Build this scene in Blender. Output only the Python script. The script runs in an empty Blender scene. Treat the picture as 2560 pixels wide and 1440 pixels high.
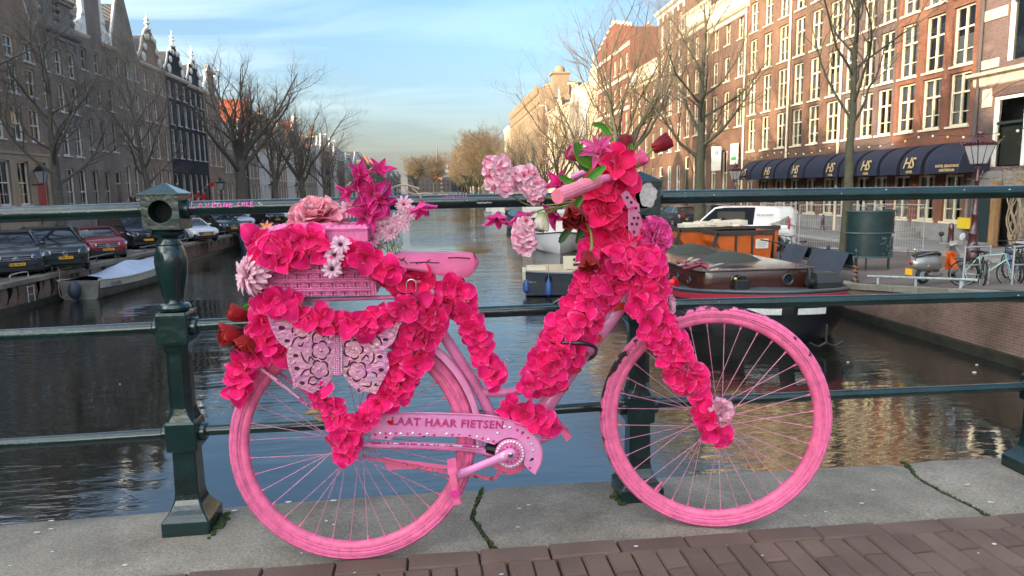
import bpy, bmesh, math, random
import numpy as np
from mathutils import Vector, Matrix, noise as mnoise
S = bpy.context.scene
C = S.collection
PI = math.pi
rad = math.radians
# ---------------------------------------------------------------- camera
F_PX, PITCH, ROLL, YAW, EYE = 1763.0, .1403, .0176, .1031, Vector((0, 0, 1.03))
def _axes():
 cy, sy = math.cos(YAW), math.sin(YAW)
 fwd = Vector((sy*math.cos(PITCH), cy*math.cos(PITCH), -math.sin(PITCH)))
 rt = Vector((cy, -sy, 0)); dn = fwd.cross(rt)
 c, s = math.cos(ROLL), math.sin(ROLL)
 return c*rt + s*dn, -s*rt + c*dn, fwd
RT, DN, FW = _axes()
cam_d = bpy.data.cameras.new('camera'); cam = bpy.data.objects.new('camera', cam_d); C.objects.link(cam)
cam_d.sensor_width = 36; cam_d.lens = 36*F_PX/2560; cam_d.clip_start = .05; cam_d.clip_end = 6000
m = Matrix((( RT.x, -DN.x, -FW.x, EYE.x), (RT.y, -DN.y, -FW.y, EYE.y), (RT.z, -DN.z, -FW.z, EYE.z), (0, 0, 0, 1)))
cam.matrix_world = m
S.camera = cam
# ---------------------------------------------------------------- sky, sun, exposure
SUN_AZ, SUN_EL = math.atan2(-.80, -.60), rad(11.5) # low sun behind the left-hand houses
SKY_STRENGTH, SUN_STRENGTH, EXPOSURE = .10, 2.0, 2.55
CLOUD_FILL, CLOUD_BACK = 80.0, .60
SKY_TINT, HORIZON = (.80, .85, .82), .80
world = bpy.data.worlds.new('World'); S.world = world; world.use_nodes = True
wn, wl = world.node_tree.nodes, world.node_tree.links
bg = wn['Background']; bg.inputs['Strength'].default_value = SKY_STRENGTH
sky = wn.new('ShaderNodeTexSky'); sky.sky_type = 'NISHITA'; sky.sun_disc = False
sky.sun_elevation = SUN_EL; sky.sun_rotation = SUN_AZ % (2*PI); sky.air_density = 1.0; sky.dust_density = 5.6; sky.ozone_density = 3.4
# thin cirrus drawn on a plane high above (part of the sky)
tc = wn.new('ShaderNodeTexCoord'); sp = wn.new('ShaderNodeSeparateXYZ'); wl.new(tc.outputs['Generated'], sp.inputs[0])
def wmath(op, a, b=None):
 n = wn.new('ShaderNodeMath'); n.operation = op
 for i, v in enumerate((a, b)):
  if v is None: continue
  if isinstance(v, (int, float)): n.inputs[i].default_value = v
  else: wl.new(v, n.inputs[i])
 return n.outputs[0]
zc = wmath('ADD', wmath('MAXIMUM', sp.outputs[2], 0.0), .10)
cb = wn.new('ShaderNodeCombineXYZ')
wl.new(wmath('DIVIDE', sp.outputs[0], zc), cb.inputs[0]); wl.new(wmath('MULTIPLY', wmath('DIVIDE', sp.outputs[1], zc), 2.4), cb.inputs[1])
nz = wn.new('ShaderNodeTexNoise'); nz.inputs['Scale'].default_value = .62; nz.inputs['Detail'].default_value = 7; nz.inputs['Roughness'].default_value = .55
nz.inputs['Distortion'].default_value = .6
wl.new(cb.outputs[0], nz.inputs['Vector'])
cr = wn.new('ShaderNodeValToRGB'); cr.color_ramp.elements[0].position = .44; cr.color_ramp.elements[1].position = .78
cr.color_ramp.elements[0].color = (0, 0, 0, 1); cr.color_ramp.elements[1].color = (.55, .55, .55, 1)
wl.new(nz.outputs[0], cr.inputs[0])
# wisps faint opposite the sun, whiter towards it: unseen side boosted as foreground fill
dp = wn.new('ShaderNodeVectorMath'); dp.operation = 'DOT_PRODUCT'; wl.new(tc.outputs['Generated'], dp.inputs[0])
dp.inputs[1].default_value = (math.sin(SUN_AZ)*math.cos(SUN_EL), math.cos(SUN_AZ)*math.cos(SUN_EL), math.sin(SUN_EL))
fs = wmath('ADD', wmath('MULTIPLY', wmath('POWER', wmath('MAXIMUM', wmath('ADD', wmath('MULTIPLY', dp.outputs['Value'], .5), .5), 0.0), 4.0), CLOUD_FILL), CLOUD_BACK)
fade = wmath('MINIMUM', wmath('MULTIPLY', wmath('MAXIMUM', sp.outputs[2], 0.0), 7.0), 1.0)
mulc = wn.new('ShaderNodeMix'); mulc.data_type = 'RGBA'; mulc.blend_type = 'ADD'; mulc.clamp_result = False
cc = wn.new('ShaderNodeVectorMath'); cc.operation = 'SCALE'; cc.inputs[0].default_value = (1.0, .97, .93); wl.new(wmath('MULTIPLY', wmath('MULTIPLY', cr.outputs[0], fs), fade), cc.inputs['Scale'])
tint = wn.new('ShaderNodeVectorMath'); tint.operation = 'MULTIPLY_ADD'; tint.inputs[1].default_value = SKY_TINT; wl.new(sky.outputs[0], tint.inputs[0])
gl_ = wn.new('ShaderNodeVectorMath'); gl_.operation = 'SCALE'; gl_.inputs[0].default_value = (1.0, .93, .85) # pale warm haze all round the horizon
wl.new(wmath('MULTIPLY', wmath('POWER', 2.718, wmath('MULTIPLY', wmath('MAXIMUM', sp.outputs[2], 0.0), -9.0)), HORIZON), gl_.inputs['Scale']); wl.new(gl_.outputs[0], tint.inputs[2])
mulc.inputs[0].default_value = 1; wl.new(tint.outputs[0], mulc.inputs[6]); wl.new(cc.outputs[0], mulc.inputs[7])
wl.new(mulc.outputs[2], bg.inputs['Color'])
sun_d = bpy.data.lights.new('sun', 'SUN'); sun_d.energy = SUN_STRENGTH; sun_d.angle = rad(.5); sun_d.color = (1, .78, .52)
sun = bpy.data.objects.new('sun', sun_d); C.objects.link(sun)
sdir = Vector((math.sin(SUN_AZ)*math.cos(SUN_EL), math.cos(SUN_AZ)*math.cos(SUN_EL), math.sin(SUN_EL)))
sun.rotation_euler = sdir.to_track_quat('Z', 'Y').to_euler()
sun.location = (0, 0, 60)
vs = S.view_settings
vs.view_transform = 'Standard'; vs.look = 'None'; vs.gamma = 1; vs.use_curve_mapping = False; vs.exposure = EXPOSURE
S.cycles.max_bounces = 6; S.cycles.diffuse_bounces = 3; S.cycles.glossy_bounces = 4; S.cycles.transparent_max_bounces = 12
S.cycles.caustics_reflective = False; S.cycles.caustics_refractive = False
# ---------------------------------------------------------------- where a photo pixel (2560 wide) meets a plane of the place
def ray(px, py): return RT*((px-1280)/F_PX) + DN*((py-720)/F_PX) + FW
def hit(px, py, axis, v):
 d = ray(px, py); t = (v-EYE[axis])/d[axis]; return EYE + d*t
def gz(x): # the gentle hump of the bridge deck
 x = max(-2.5, min(3.2, x)); return .0081*x - .0052*x*x
# ---------------------------------------------------------------- mesh helper
class MB:
 def __init__(s): s.v, s.f = [], []
 def add(s, vs, fs):
  o = len(s.v); s.v += [tuple(q) for q in vs]; s.f += [tuple(i+o for i in q) for q in fs]; return s
 def box(s, x0, x1, y0, y1, z0, z1, M=None):
  p = [Vector((x, y, z)) for x in (x0, x1) for y in (y0, y1) for z in (z0, z1)]
  if M: p = [M @ q for q in p]
  return s.add(p, [(0, 1, 3, 2), (4, 6, 7, 5), (0, 4, 5, 1), (2, 3, 7, 6), (0, 2, 6, 4), (1, 5, 7, 3)])
 def bar(s, a, b, w, h=None, up=(0, 0, 1)): # square bar from a to b
  a, b = Vector(a), Vector(b); d = (b-a); L = d.length
  if L < 1e-6: return s
  d /= L; u = Vector(up); x = d.cross(u)
  if x.length < 1e-4: x = d.cross(Vector((1, 0, 0)))
  x.normalize(); y = x.cross(d); h = h or w
  p = [q + x*(i*w/2) + y*(j*h/2) for q in (a, b) for i, j in ((-1, -1), (1, -1), (1, 1), (-1, 1))]
  return s.add(p, [(3, 2, 1, 0), (4, 5, 6, 7), (0, 1, 5, 4), (1, 2, 6, 5), (2, 3, 7, 6), (3, 0, 4, 7)])
 def tube(s, pts, r, n=8, cap=True, closed=False):
  pts = [Vector(p) for p in pts]; k = len(pts)
  if not hasattr(r, '__len__'): r = [r]*k
  rings = []; ref = None
  for i, p in enumerate(pts):
   if closed: t = pts[(i+1) % k] - pts[i-1]
   else: t = pts[min(i+1, k-1)] - pts[max(i-1, 0)]
   if t.length < 1e-9: t = Vector((0, 0, 1))
   t.normalize()
   if ref is None:
    ref = Vector((0, 0, 1)) if abs(t.z) < .9 else Vector((1, 0, 0))
   x = t.cross(ref)
   if x.length < 1e-4: x = t.cross(Vector((0, 1, 0)))
   x.normalize(); y = x.cross(t); ref = y
   rings.append([p + x*(r[i]*math.cos(2*PI*j/n)) + y*(r[i]*math.sin(2*PI*j/n)) for j in range(n)])
  return s.loft(rings, cap and not closed, closed)
 def loft(s, rings, cap=True, closed=False, open_ring=False):
  n = len(rings[0]); k = len(rings); vs = [q for r in rings for q in r]; fs = []
  for i in range(k if closed else k-1):
   a, b = i*n, ((i+1) % k)*n
   for j in range(n-1 if open_ring else n):
    j2 = (j+1) % n; fs.append((a+j, a+j2, b+j2, b+j))
  if cap and not closed: fs.append(tuple(range(n-1, -1, -1))); fs.append(tuple((k-1)*n+j for j in range(n)))
  return s.add(vs, fs)
 def lathe(s, prof, n=16, M=None, cap=True): # prof: (r, z)
  M = M or Matrix()
  rings = [[M @ Vector((max(r, 1e-4)*math.cos(2*PI*j/n), max(r, 1e-4)*math.sin(2*PI*j/n), z)) for j in range(n)] for r, z in prof]
  return s.loft(rings, cap)
 def prism(s, poly, M, d): # polygon in local XZ, thickness d along +Y
  n = len(poly); vs = [M @ Vector((x, 0, z)) for x, z in poly] + [M @ Vector((x, d, z)) for x, z in poly]
  fs = [tuple(range(n)), tuple(range(2*n-1, n-1, -1))] + [(i, i+n, (i+1) % n+n, (i+1) % n) for i in range(n)]
  return s.add(vs, fs)
 def quad(s, a, b, c, d): return s.add([a, b, c, d], [(0, 1, 2, 3)])
 def grid(s, P): # P[i][j] points
  k, n = len(P), len(P[0]); vs = [q for r in P for q in r]
  return s.add(vs, [(i*n+j, i*n+j+1, (i+1)*n+j+1, (i+1)*n+j) for i in range(k-1) for j in range(n-1)])
 def ball(s, c, r, nu=10, nv=6, sc=(1, 1, 1), M=None):
  prof = [(math.sin(PI*i/nv), -math.cos(PI*i/nv)) for i in range(nv+1)]
  T = Matrix.Translation(Vector(c)) @ (M or Matrix()) @ Matrix.Diagonal((r*sc[0], r*sc[1], r*sc[2], 1))
  return s.lathe(prof, nu, T)
 def mesh(s, name, mat=None, smooth=None, bevel=0, recalc=True):
  me = bpy.data.meshes.new(name); me.from_pydata(s.v, [], s.f); me.update()
  if recalc or bevel:
   bm = bmesh.new(); bm.from_mesh(me)
   if bevel:
    bmesh.ops.remove_doubles(bm, verts=bm.verts, dist=1e-5)
    es = [e for e in bm.edges if len(e.link_faces) == 2 and e.calc_face_angle(0) > .5]
    bmesh.ops.bevel(bm, geom=es, offset=bevel, segments=2, profile=.6, affect='EDGES', clamp_overlap=True)
   if recalc: bmesh.ops.recalc_face_normals(bm, faces=bm.faces)
   bm.to_mesh(me); bm.free()
  if mat: me.materials.append(mat)
  if smooth is not None:
   me.shade_smooth()
   if smooth < 179: me.set_sharp_from_angle(angle=rad(smooth))
  return me
 def build(s, name, mat, parent=None, smooth=None, bevel=0, world=False, recalc=True):
  if world and parent:
   o = parent; off = Vector((0, 0, 0))
   while o: off += o.location; o = o.parent
   s.v = [(x-off.x, y-off.y, z-off.z) for x, y, z in s.v]
  return put(name, s.mesh(name, mat, smooth, bevel, recalc), parent)
CHILD = {}
def put(name, data, parent=None, loc=None, rot=None, M=None, scale=None):
 o = bpy.data.objects.new(name, data); C.objects.link(o)
 if parent: o.parent = parent; CHILD.setdefault(parent.name, []).append(o)
 if M is not None: o.matrix_basis = M
 if loc is not None: o.location = loc
 if rot is not None: o.rotation_euler = rot
 if scale is not None: o.scale = scale if hasattr(scale, '__len__') else (scale,)*3
 return o
def tag(o, label, cat, group=None, kind=None):
 o['label'] = label; o['category'] = cat
 if group: o['group'] = group
 if kind: o['kind'] = kind
 return o
def thing(name, label, cat, loc=(0, 0, 0), rotz=0, group=None):
 o = bpy.data.objects.new(name, None); C.objects.link(o); o.empty_display_size = .1
 o.location = loc; o.rotation_euler = (0, 0, rotz)
 return tag(o, label, cat, group)
def struct(o, kind='structure'): o['kind'] = kind; return o
def copy_tree(o, parent=None):
 c = o.copy(); C.objects.link(c); c.parent = parent
 if parent: CHILD.setdefault(parent.name, []).append(c)
 for ch in list(CHILD.get(o.name, ())): copy_tree(ch, c)
 return c
def text(name, body, mat, size, M, parent=None, extrude=.001, bold=0, align='CENTER', spacing=1, shear=0):
 cu = bpy.data.curves.new(name, 'FONT'); cu.body = body; cu.size = size; cu.extrude = extrude; cu.offset = bold
 cu.align_x = align; cu.align_y = 'CENTER'; cu.resolution_u = 2; cu.space_character = spacing
 ob = bpy.data.objects.new(name, cu); me = bpy.data.meshes.new_from_object(ob); bpy.data.objects.remove(ob); me.materials.clear(); me.materials.append(mat)
 if shear: me.transform(Matrix(((1, shear, 0, 0), (0, 1, 0, 0), (0, 0, 1, 0), (0, 0, 0, 1))))
 return put(name, me, parent, M=M)
def frame(o, x, z): # matrix from origin, local x and local z (normal)
 x = Vector(x).normalized(); z = Vector(z).normalized(); y = z.cross(x).normalized(); x = y.cross(z)
 return Matrix(((x.x, y.x, z.x, o[0]), (x.y, y.y, z.y, o[1]), (x.z, y.z, z.z, o[2]), (0, 0, 0, 1)))
# ---------------------------------------------------------------- materials
def lin(r, g=None, b=None): # sRGB 0-255 -> linear
 if g is None: r, g, b = r
 return tuple(((c/255)/12.92 if c/255 <= .04045 else ((c/255+.055)/1.055)**2.4) for c in (r, g, b))
MATS = {}
def mat(name, col, rough=.6, metal=0, var=0, vscale=3, col2=None, bump=0, bscale=40, rnd=0, coat=0, spec=.5, detail=4, emit=0, coords='pos', stretch=None, thr=None, trans=0):
 if name in MATS: return MATS[name]
 ma = bpy.data.materials.new(name); MATS[name] = ma; ma.use_nodes = True
 N, L = ma.node_tree.nodes, ma.node_tree.links; P = N['Principled BSDF']
 P.inputs['Base Color'].default_value = (*col, 1); P.inputs['Roughness'].default_value = rough; P.inputs['Metallic'].default_value = metal
 P.inputs['Specular IOR Level'].default_value = spec
 if coat: P.inputs['Coat Weight'].default_value = coat; P.inputs['Coat Roughness'].default_value = .08
 src = None
 if var or bump or col2:
  if coords == 'pos': src = N.new('ShaderNodeNewGeometry').outputs['Position']
  else: src = N.new('ShaderNodeTexCoord').outputs['Object']
  if stretch:
   mp = N.new('ShaderNodeMapping'); mp.inputs['Scale'].default_value = stretch; L.new(src, mp.inputs[0]); src = mp.outputs[0]
 colout = None
 if var or col2:
  nz = N.new('ShaderNodeTexNoise'); nz.inputs['Scale'].default_value = vscale; nz.inputs['Detail'].default_value = detail; nz.inputs['Roughness'].default_value = .6
  L.new(src, nz.inputs['Vector'])
  mx = N.new('ShaderNodeMix'); mx.data_type = 'RGBA'
  c2 = col2 or tuple(max(0, c*(1-var)) for c in col)
  c1 = col if col2 else tuple(min(1, c*(1+var)) for c in col)
  mx.inputs[6].default_value = (*c1, 1); mx.inputs[7].default_value = (*c2, 1)
  rp = N.new('ShaderNodeMapRange'); lo, hi = thr or (.3, .7); rp.inputs[1].default_value = lo; rp.inputs[2].default_value = hi
  L.new(nz.outputs[0], rp.inputs[0]); L.new(rp.outputs[0], mx.inputs[0]); colout = mx.outputs[2]
  L.new(colout, P.inputs['Base Color'])
 if rnd:
  oi = N.new('ShaderNodeObjectInfo'); hs = N.new('ShaderNodeHueSaturation')
  mr = N.new('ShaderNodeMapRange'); mr.inputs[3].default_value = 1-rnd; mr.inputs[4].default_value = 1+rnd
  L.new(oi.outputs['Random'], mr.inputs[0]); L.new(mr.outputs[0], hs.inputs['Value'])
  if colout: L.new(colout, hs.inputs['Color'])
  else: hs.inputs['Color'].default_value = (*col, 1)
  L.new(hs.outputs[0], P.inputs['Base Color']); colout = hs.outputs[0]
 if bump:
  n2 = N.new('ShaderNodeTexNoise'); n2.inputs['Scale'].default_value = bscale; n2.inputs['Detail'].default_value = 5
  L.new(src, n2.inputs['Vector'])
  bp = N.new('ShaderNodeBump'); bp.inputs['Strength'].default_value = bump; bp.inputs['Distance'].default_value = .6/bscale
  L.new(n2.outputs[0], bp.inputs['Height']); L.new(bp.outputs[0], P.inputs['Normal'])
 if emit: P.inputs['Emission Color'].default_value = (*col, 1); P.inputs['Emission Strength'].default_value = emit
 if trans:
  tr = N.new('ShaderNodeBsdfTranslucent'); ms = N.new('ShaderNodeMixShader'); ms.inputs[0].default_value = trans
  if colout: L.new(colout, tr.inputs[0])
  else: tr.inputs[0].default_value = (*col, 1)
  L.new(P.outputs[0], ms.inputs[1]); L.new(tr.outputs[0], ms.inputs[2]); L.new(ms.outputs[0], N['Material Output'].inputs[0])
 return ma
def brick_mat(name, c1, c2, mortar, bw=.21, bh=.063, stain=.35, mort=.010, bump=.5):
 if name in MATS: return MATS[name]
 ma = bpy.data.materials.new(name); MATS[name] = ma; ma.use_nodes = True
 N, L = ma.node_tree.nodes, ma.node_tree.links; P = N['Principled BSDF']; P.inputs['Roughness'].default_value = .85; P.inputs['Specular IOR Level'].default_value = .25
 g = N.new('ShaderNodeNewGeometry'); sx = N.new('ShaderNodeSeparateXYZ'); L.new(g.outputs['Position'], sx.inputs[0])
 ad = N.new('ShaderNodeMath'); L.new(sx.outputs[0], ad.inputs[0]); L.new(sx.outputs[1], ad.inputs[1])
 cb = N.new('ShaderNodeCombineXYZ'); L.new(ad.outputs[0], cb.inputs[0]); L.new(sx.outputs[2], cb.inputs[1])
 bt = N.new('ShaderNodeTexBrick'); L.new(cb.outputs[0], bt.inputs['Vector'])
 bt.inputs['Color1'].default_value = (*c1, 1); bt.inputs['Color2'].default_value = (*c2, 1); bt.inputs['Mortar'].default_value = (*mortar, 1)
 bt.inputs['Scale'].default_value = 1; bt.inputs['Brick Width'].default_value = bw; bt.inputs['Row Height'].default_value = bh; bt.inputs['Mortar Size'].default_value = mort*.5
 bt.inputs['Bias'].default_value = -.1
 nz = N.new('ShaderNodeTexNoise'); nz.inputs['Scale'].default_value = .55; nz.inputs['Detail'].default_value = 7; nz.inputs['Roughness'].default_value = .65; L.new(g.outputs['Position'], nz.inputs['Vector'])
 mr = N.new('ShaderNodeMapRange'); mr.inputs[1].default_value = .3; mr.inputs[2].default_value = .7; mr.inputs[3].default_value = 1-stain; mr.inputs[4].default_value = 1+stain*.5; L.new(nz.outputs[0], mr.inputs[0])
 hs = N.new('ShaderNodeHueSaturation'); L.new(bt.outputs[0], hs.inputs['Color']); L.new(mr.outputs[0], hs.inputs['Value']); L.new(hs.outputs[0], P.inputs['Base Color'])
 bp = N.new('ShaderNodeBump'); bp.inputs['Strength'].default_value = bump; bp.inputs['Distance'].default_value = .008; bp.invert = True
 L.new(bt.outputs['Fac'], bp.inputs['Height']); L.new(bp.outputs[0], P.inputs['Normal'])
 return ma
# ================================================================ materials of the bridge
M_STONE = mat('granite', (.34, .30, .245), .9, var=.25, vscale=120, bump=.7, bscale=190, col2=(.175, .155, .12), thr=(.28, .72), spec=.2, detail=8)
def stain(ma, scale, lo, hi, strength=1.0, cname='NOISE'):
 N, L = ma.node_tree.nodes, ma.node_tree.links; P = N['Principled BSDF']; src = P.inputs['Base Color'].links[0].from_socket
 g = N.new('ShaderNodeNewGeometry'); n = N.new('ShaderNodeTexNoise'); n.inputs['Scale'].default_value = scale; n.inputs['Detail'].default_value = 6; n.inputs['Roughness'].default_value = .7; L.new(g.outputs['Position'], n.inputs['Vector'])
 r_ = N.new('ShaderNodeMapRange'); r_.inputs[1].default_value = .3; r_.inputs[2].default_value = .7; r_.inputs[3].default_value = lo; r_.inputs[4].default_value = hi; L.new(n.outputs[0], r_.inputs[0])
 h = N.new('ShaderNodeHueSaturation'); L.new(src, h.inputs['Color']); L.new(r_.outputs[0], h.inputs['Value']); L.new(h.outputs[0], P.inputs['Base Color'])
stain(M_STONE, 3.2, .62, 1.22)
M_MOSS = mat('moss', (.035, .055, .012), 1, var=.5, vscale=60, bump=1, bscale=200)
M_PAVER = mat('paver_brick', (.175, .115, .09), .85, col2=(.115, .08, .064), vscale=14, bump=.5, bscale=120, rnd=.13, spec=.25, detail=7)
stain(M_PAVER, 7, .7, 1.25)
M_JOINT = mat('joint_sand', (.022, .02, .016), 1, col2=(.022, .032, .009), vscale=9, bump=.6, bscale=150)
M_GREEN = mat('green_enamel', (.0055, .024, .022), .22, var=.4, vscale=9, bump=.15, bscale=40, coat=.5, spec=.5)
M_PINKPAINT = mat('pink_marker', lin(235, 110, 180), .6)
M_CHIP = mat('bare_chip', (.62, .62, .6), .7, var=.2)
# ================================================================ bridge deck
DXS = [-9, -6, -4] + [-2.5+.25*i for i in range(23)] + [4.5, 6, 9, 14]
def deck_sheet(mb, y0, y1, dz):
 mb.grid([[(x, y, gz(x)+dz) for x in DXS] for y in (y0, y1)]); return mb
bridge = thing('canal_bridge', 'low humped canal bridge carrying the brick pavement in front', 'bridge', (0, 0, 0))
arch = MB()
arch.grid([[(x, y, gz(x)-.02) for x in DXS] for y in (-9, 2.3)])
for y in (2.3, -9): arch.grid([[(x, y, z) for x in DXS] for z in (-1.0, -.6)] if False else [[(x, y, gz(x)-.02-d) for x in DXS] for d in (0, 1.1)])
arch.grid([[(x, y, gz(x)-1.12) for x in DXS] for y in (2.3, -9)])
arch.build('deck', mat('bridge_brick', (.16, .09, .07), .9, var=.3), bridge)
pave = struct(deck_sheet(MB(), -8.9, 1.915, -.016).build('pavement', M_JOINT))
# ---- pavers: a course along the kerb, then headers in half bond
rnd = random.Random(3)
def brick_mesh(L, W, seed):
 r = random.Random(seed); mb = MB(); e = .0042
 j = lambda: r.uniform(-.0015, .0015)
 T = [(-L/2+e+j(), -W/2+e+j(), .0), (L/2-e+j(), -W/2+e+j(), .0), (L/2-e+j(), W/2-e+j(), .0), (-L/2+e+j(), W/2-e+j(), .0)]
 B = [(-L/2, -W/2, -.007), (L/2, -W/2, -.007), (L/2, W/2, -.007), (-L/2, W/2, -.007)]
 D = [(x, y, -.06) for x, y, z in B]
 return mb.loft([D, B, T]).mesh('paver_brick', M_PAVER)
br_a = [brick_mesh(.1965, .074, i) for i in range(4)]; br_b = [brick_mesh(.0668, .2025, i+9) for i in range(5)]
x = -1.62
while x < 2.75:
 put('brick', rnd.choice(br_a), pave, loc=(x, 1.870+.0035*math.sin(x*7)+rnd.uniform(-.002, .002), gz(x)+rnd.uniform(-.002, .002)), rot=(rnd.uniform(-.012, .012), rnd.uniform(-.012, .012), rnd.uniform(-.012, .012)))
 x += .201
k = 0; x = -1.0
while x < 2.4:
 y = 1.728 - (.104 if k % 2 else 0) + .008*math.sin(x*2.3)
 if k % 2: put('brick', br_b[k % 5], pave, loc=(x, y+.155, gz(x)+rnd.uniform(-.002, .002)), scale=(1, .47, 1))
 for r in range(3):
  put('brick', br_b[(k*3+r) % 5], pave, loc=(x+rnd.uniform(-.002, .002), y-.207*r, gz(x)+rnd.uniform(-.003, .002)), rot=(rnd.uniform(-.02, .02), rnd.uniform(-.02, .02), rnd.uniform(-.018, .018)))
 x += .0705; k += 1
# ---- granite kerb stones with wandering joints
kerb = struct(deck_sheet(MB(), 1.913, 2.345, -.03).build('kerb', M_MOSS))
J0 = [(-2.6, 1.908), (-2.6, 2.35)]
J1 = [hit(a, b, 2, 0) for a, b in ((1236, 1367), (1205, 1326), (1179, 1290), (1193, 1252), (1205, 1221))]
J2 = [hit(a, b, 2, 0) for a, b in ((2484, 1288), (2425, 1257), (2350, 1222), (2295, 1190), (2268, 1156))]
def joint(J, n=9):
 out = []
 for i in range(n):
  y = 1.909 + (2.347-1.909)*i/(n-1); 
  P = sorted([(p[1], p[0]) for p in J]); ys = [p[0] for p in P]; xs_ = [p[1] for p in P]
  out.append((float(np.interp(y, ys, xs_)) + .006*mnoise.noise((y*30, xs_[0], 0)), y))
 return out
J3 = [(3.7, 1.908), (3.75, 2.35)]
def slab(Ja, Jb, seed, back=0):
 A, B = joint(Ja), joint(Jb); g = .007; nx = 24; rows = []
 for i in range(9):
  (xa, y), (xb, _) = A[i], B[i]; xa += g*(1+.6*mnoise.noise((y*14, seed, 1))); xb -= g*(1+.6*mnoise.noise((y*14, seed, 2)))
  if i == 8: y += back
  rows.append([(xa+(xb-xa)*t/nx, y, gz(xa+(xb-xa)*t/nx)+.002*mnoise.noise((xa+(xb-xa)*t/nx*6, y*6, seed)) - (.012 if i in (0, 8) else 0) - (.008 if t in (0, nx) else 0)) for t in range(nx+1)])
 mb = MB(); mb.grid(rows); e = rows[0]+[r[-1] for r in rows[1:]]+rows[-1][::-1][1:]+[r[0] for r in rows[::-1]][1:-1]
 mb.loft([e, [(x, y, z-.28) for x, y, z in e]], cap=False)
 return mb.build('stone', M_STONE, kerb, smooth=40)
slab(J0, J1, 1); slab(J1, J2, 2); slab(J2, J3, 3, .012)
lm = MB(); r = random.Random(5)
for (cx, cy, n, sx, sy) in ((-.715, 2.20, 40, .010, .05), (.57, 2.16, 26, .010, .04), (2.06, 2.16, 16, .010, .04)):
 for i in range(n):
  lm.ball((cx+r.gauss(0, sx*.6), cy+r.gauss(0, sy*.6), .002+gz(cx)), r.uniform(.005, .011), 6, 4, (1, 1, .7))
for J in (J1, J2):
 for (jx, jy) in joint(J, 30):
  for q in range(3): lm.ball((jx+r.gauss(0, .003), jy+r.uniform(-.008, .008), gz(jx)-.008), r.uniform(.003, .007), 5, 4)
struct(lm.build('moss', M_MOSS, smooth=180), 'stuff'); bpy.data.objects['moss']['label'] = 'dark green moss in the joints and round the post feet'
# small white droppings and litter flecks on the stones
fl = MB()
for i in range(46):
 x = r.uniform(-1.3, 2.2); y = r.choice((r.uniform(1.95, 2.32), r.uniform(1.6, 1.9))); a = r.uniform(0, 6); w = r.uniform(.002, .006); L = w*r.uniform(1, 2.6)
 fl.add([(x+math.cos(a+t)*L*math.cos(.0)+0, y+math.sin(a+t)*w, gz(x)+.006) for t in np.linspace(0, 5.4, 7)], [tuple(range(7))])
fo = struct(fl.build('litter_flecks', M_CHIP, recalc=False), 'stuff'); fo['label'] = 'tiny pale flecks of litter on the kerb stones'
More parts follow.
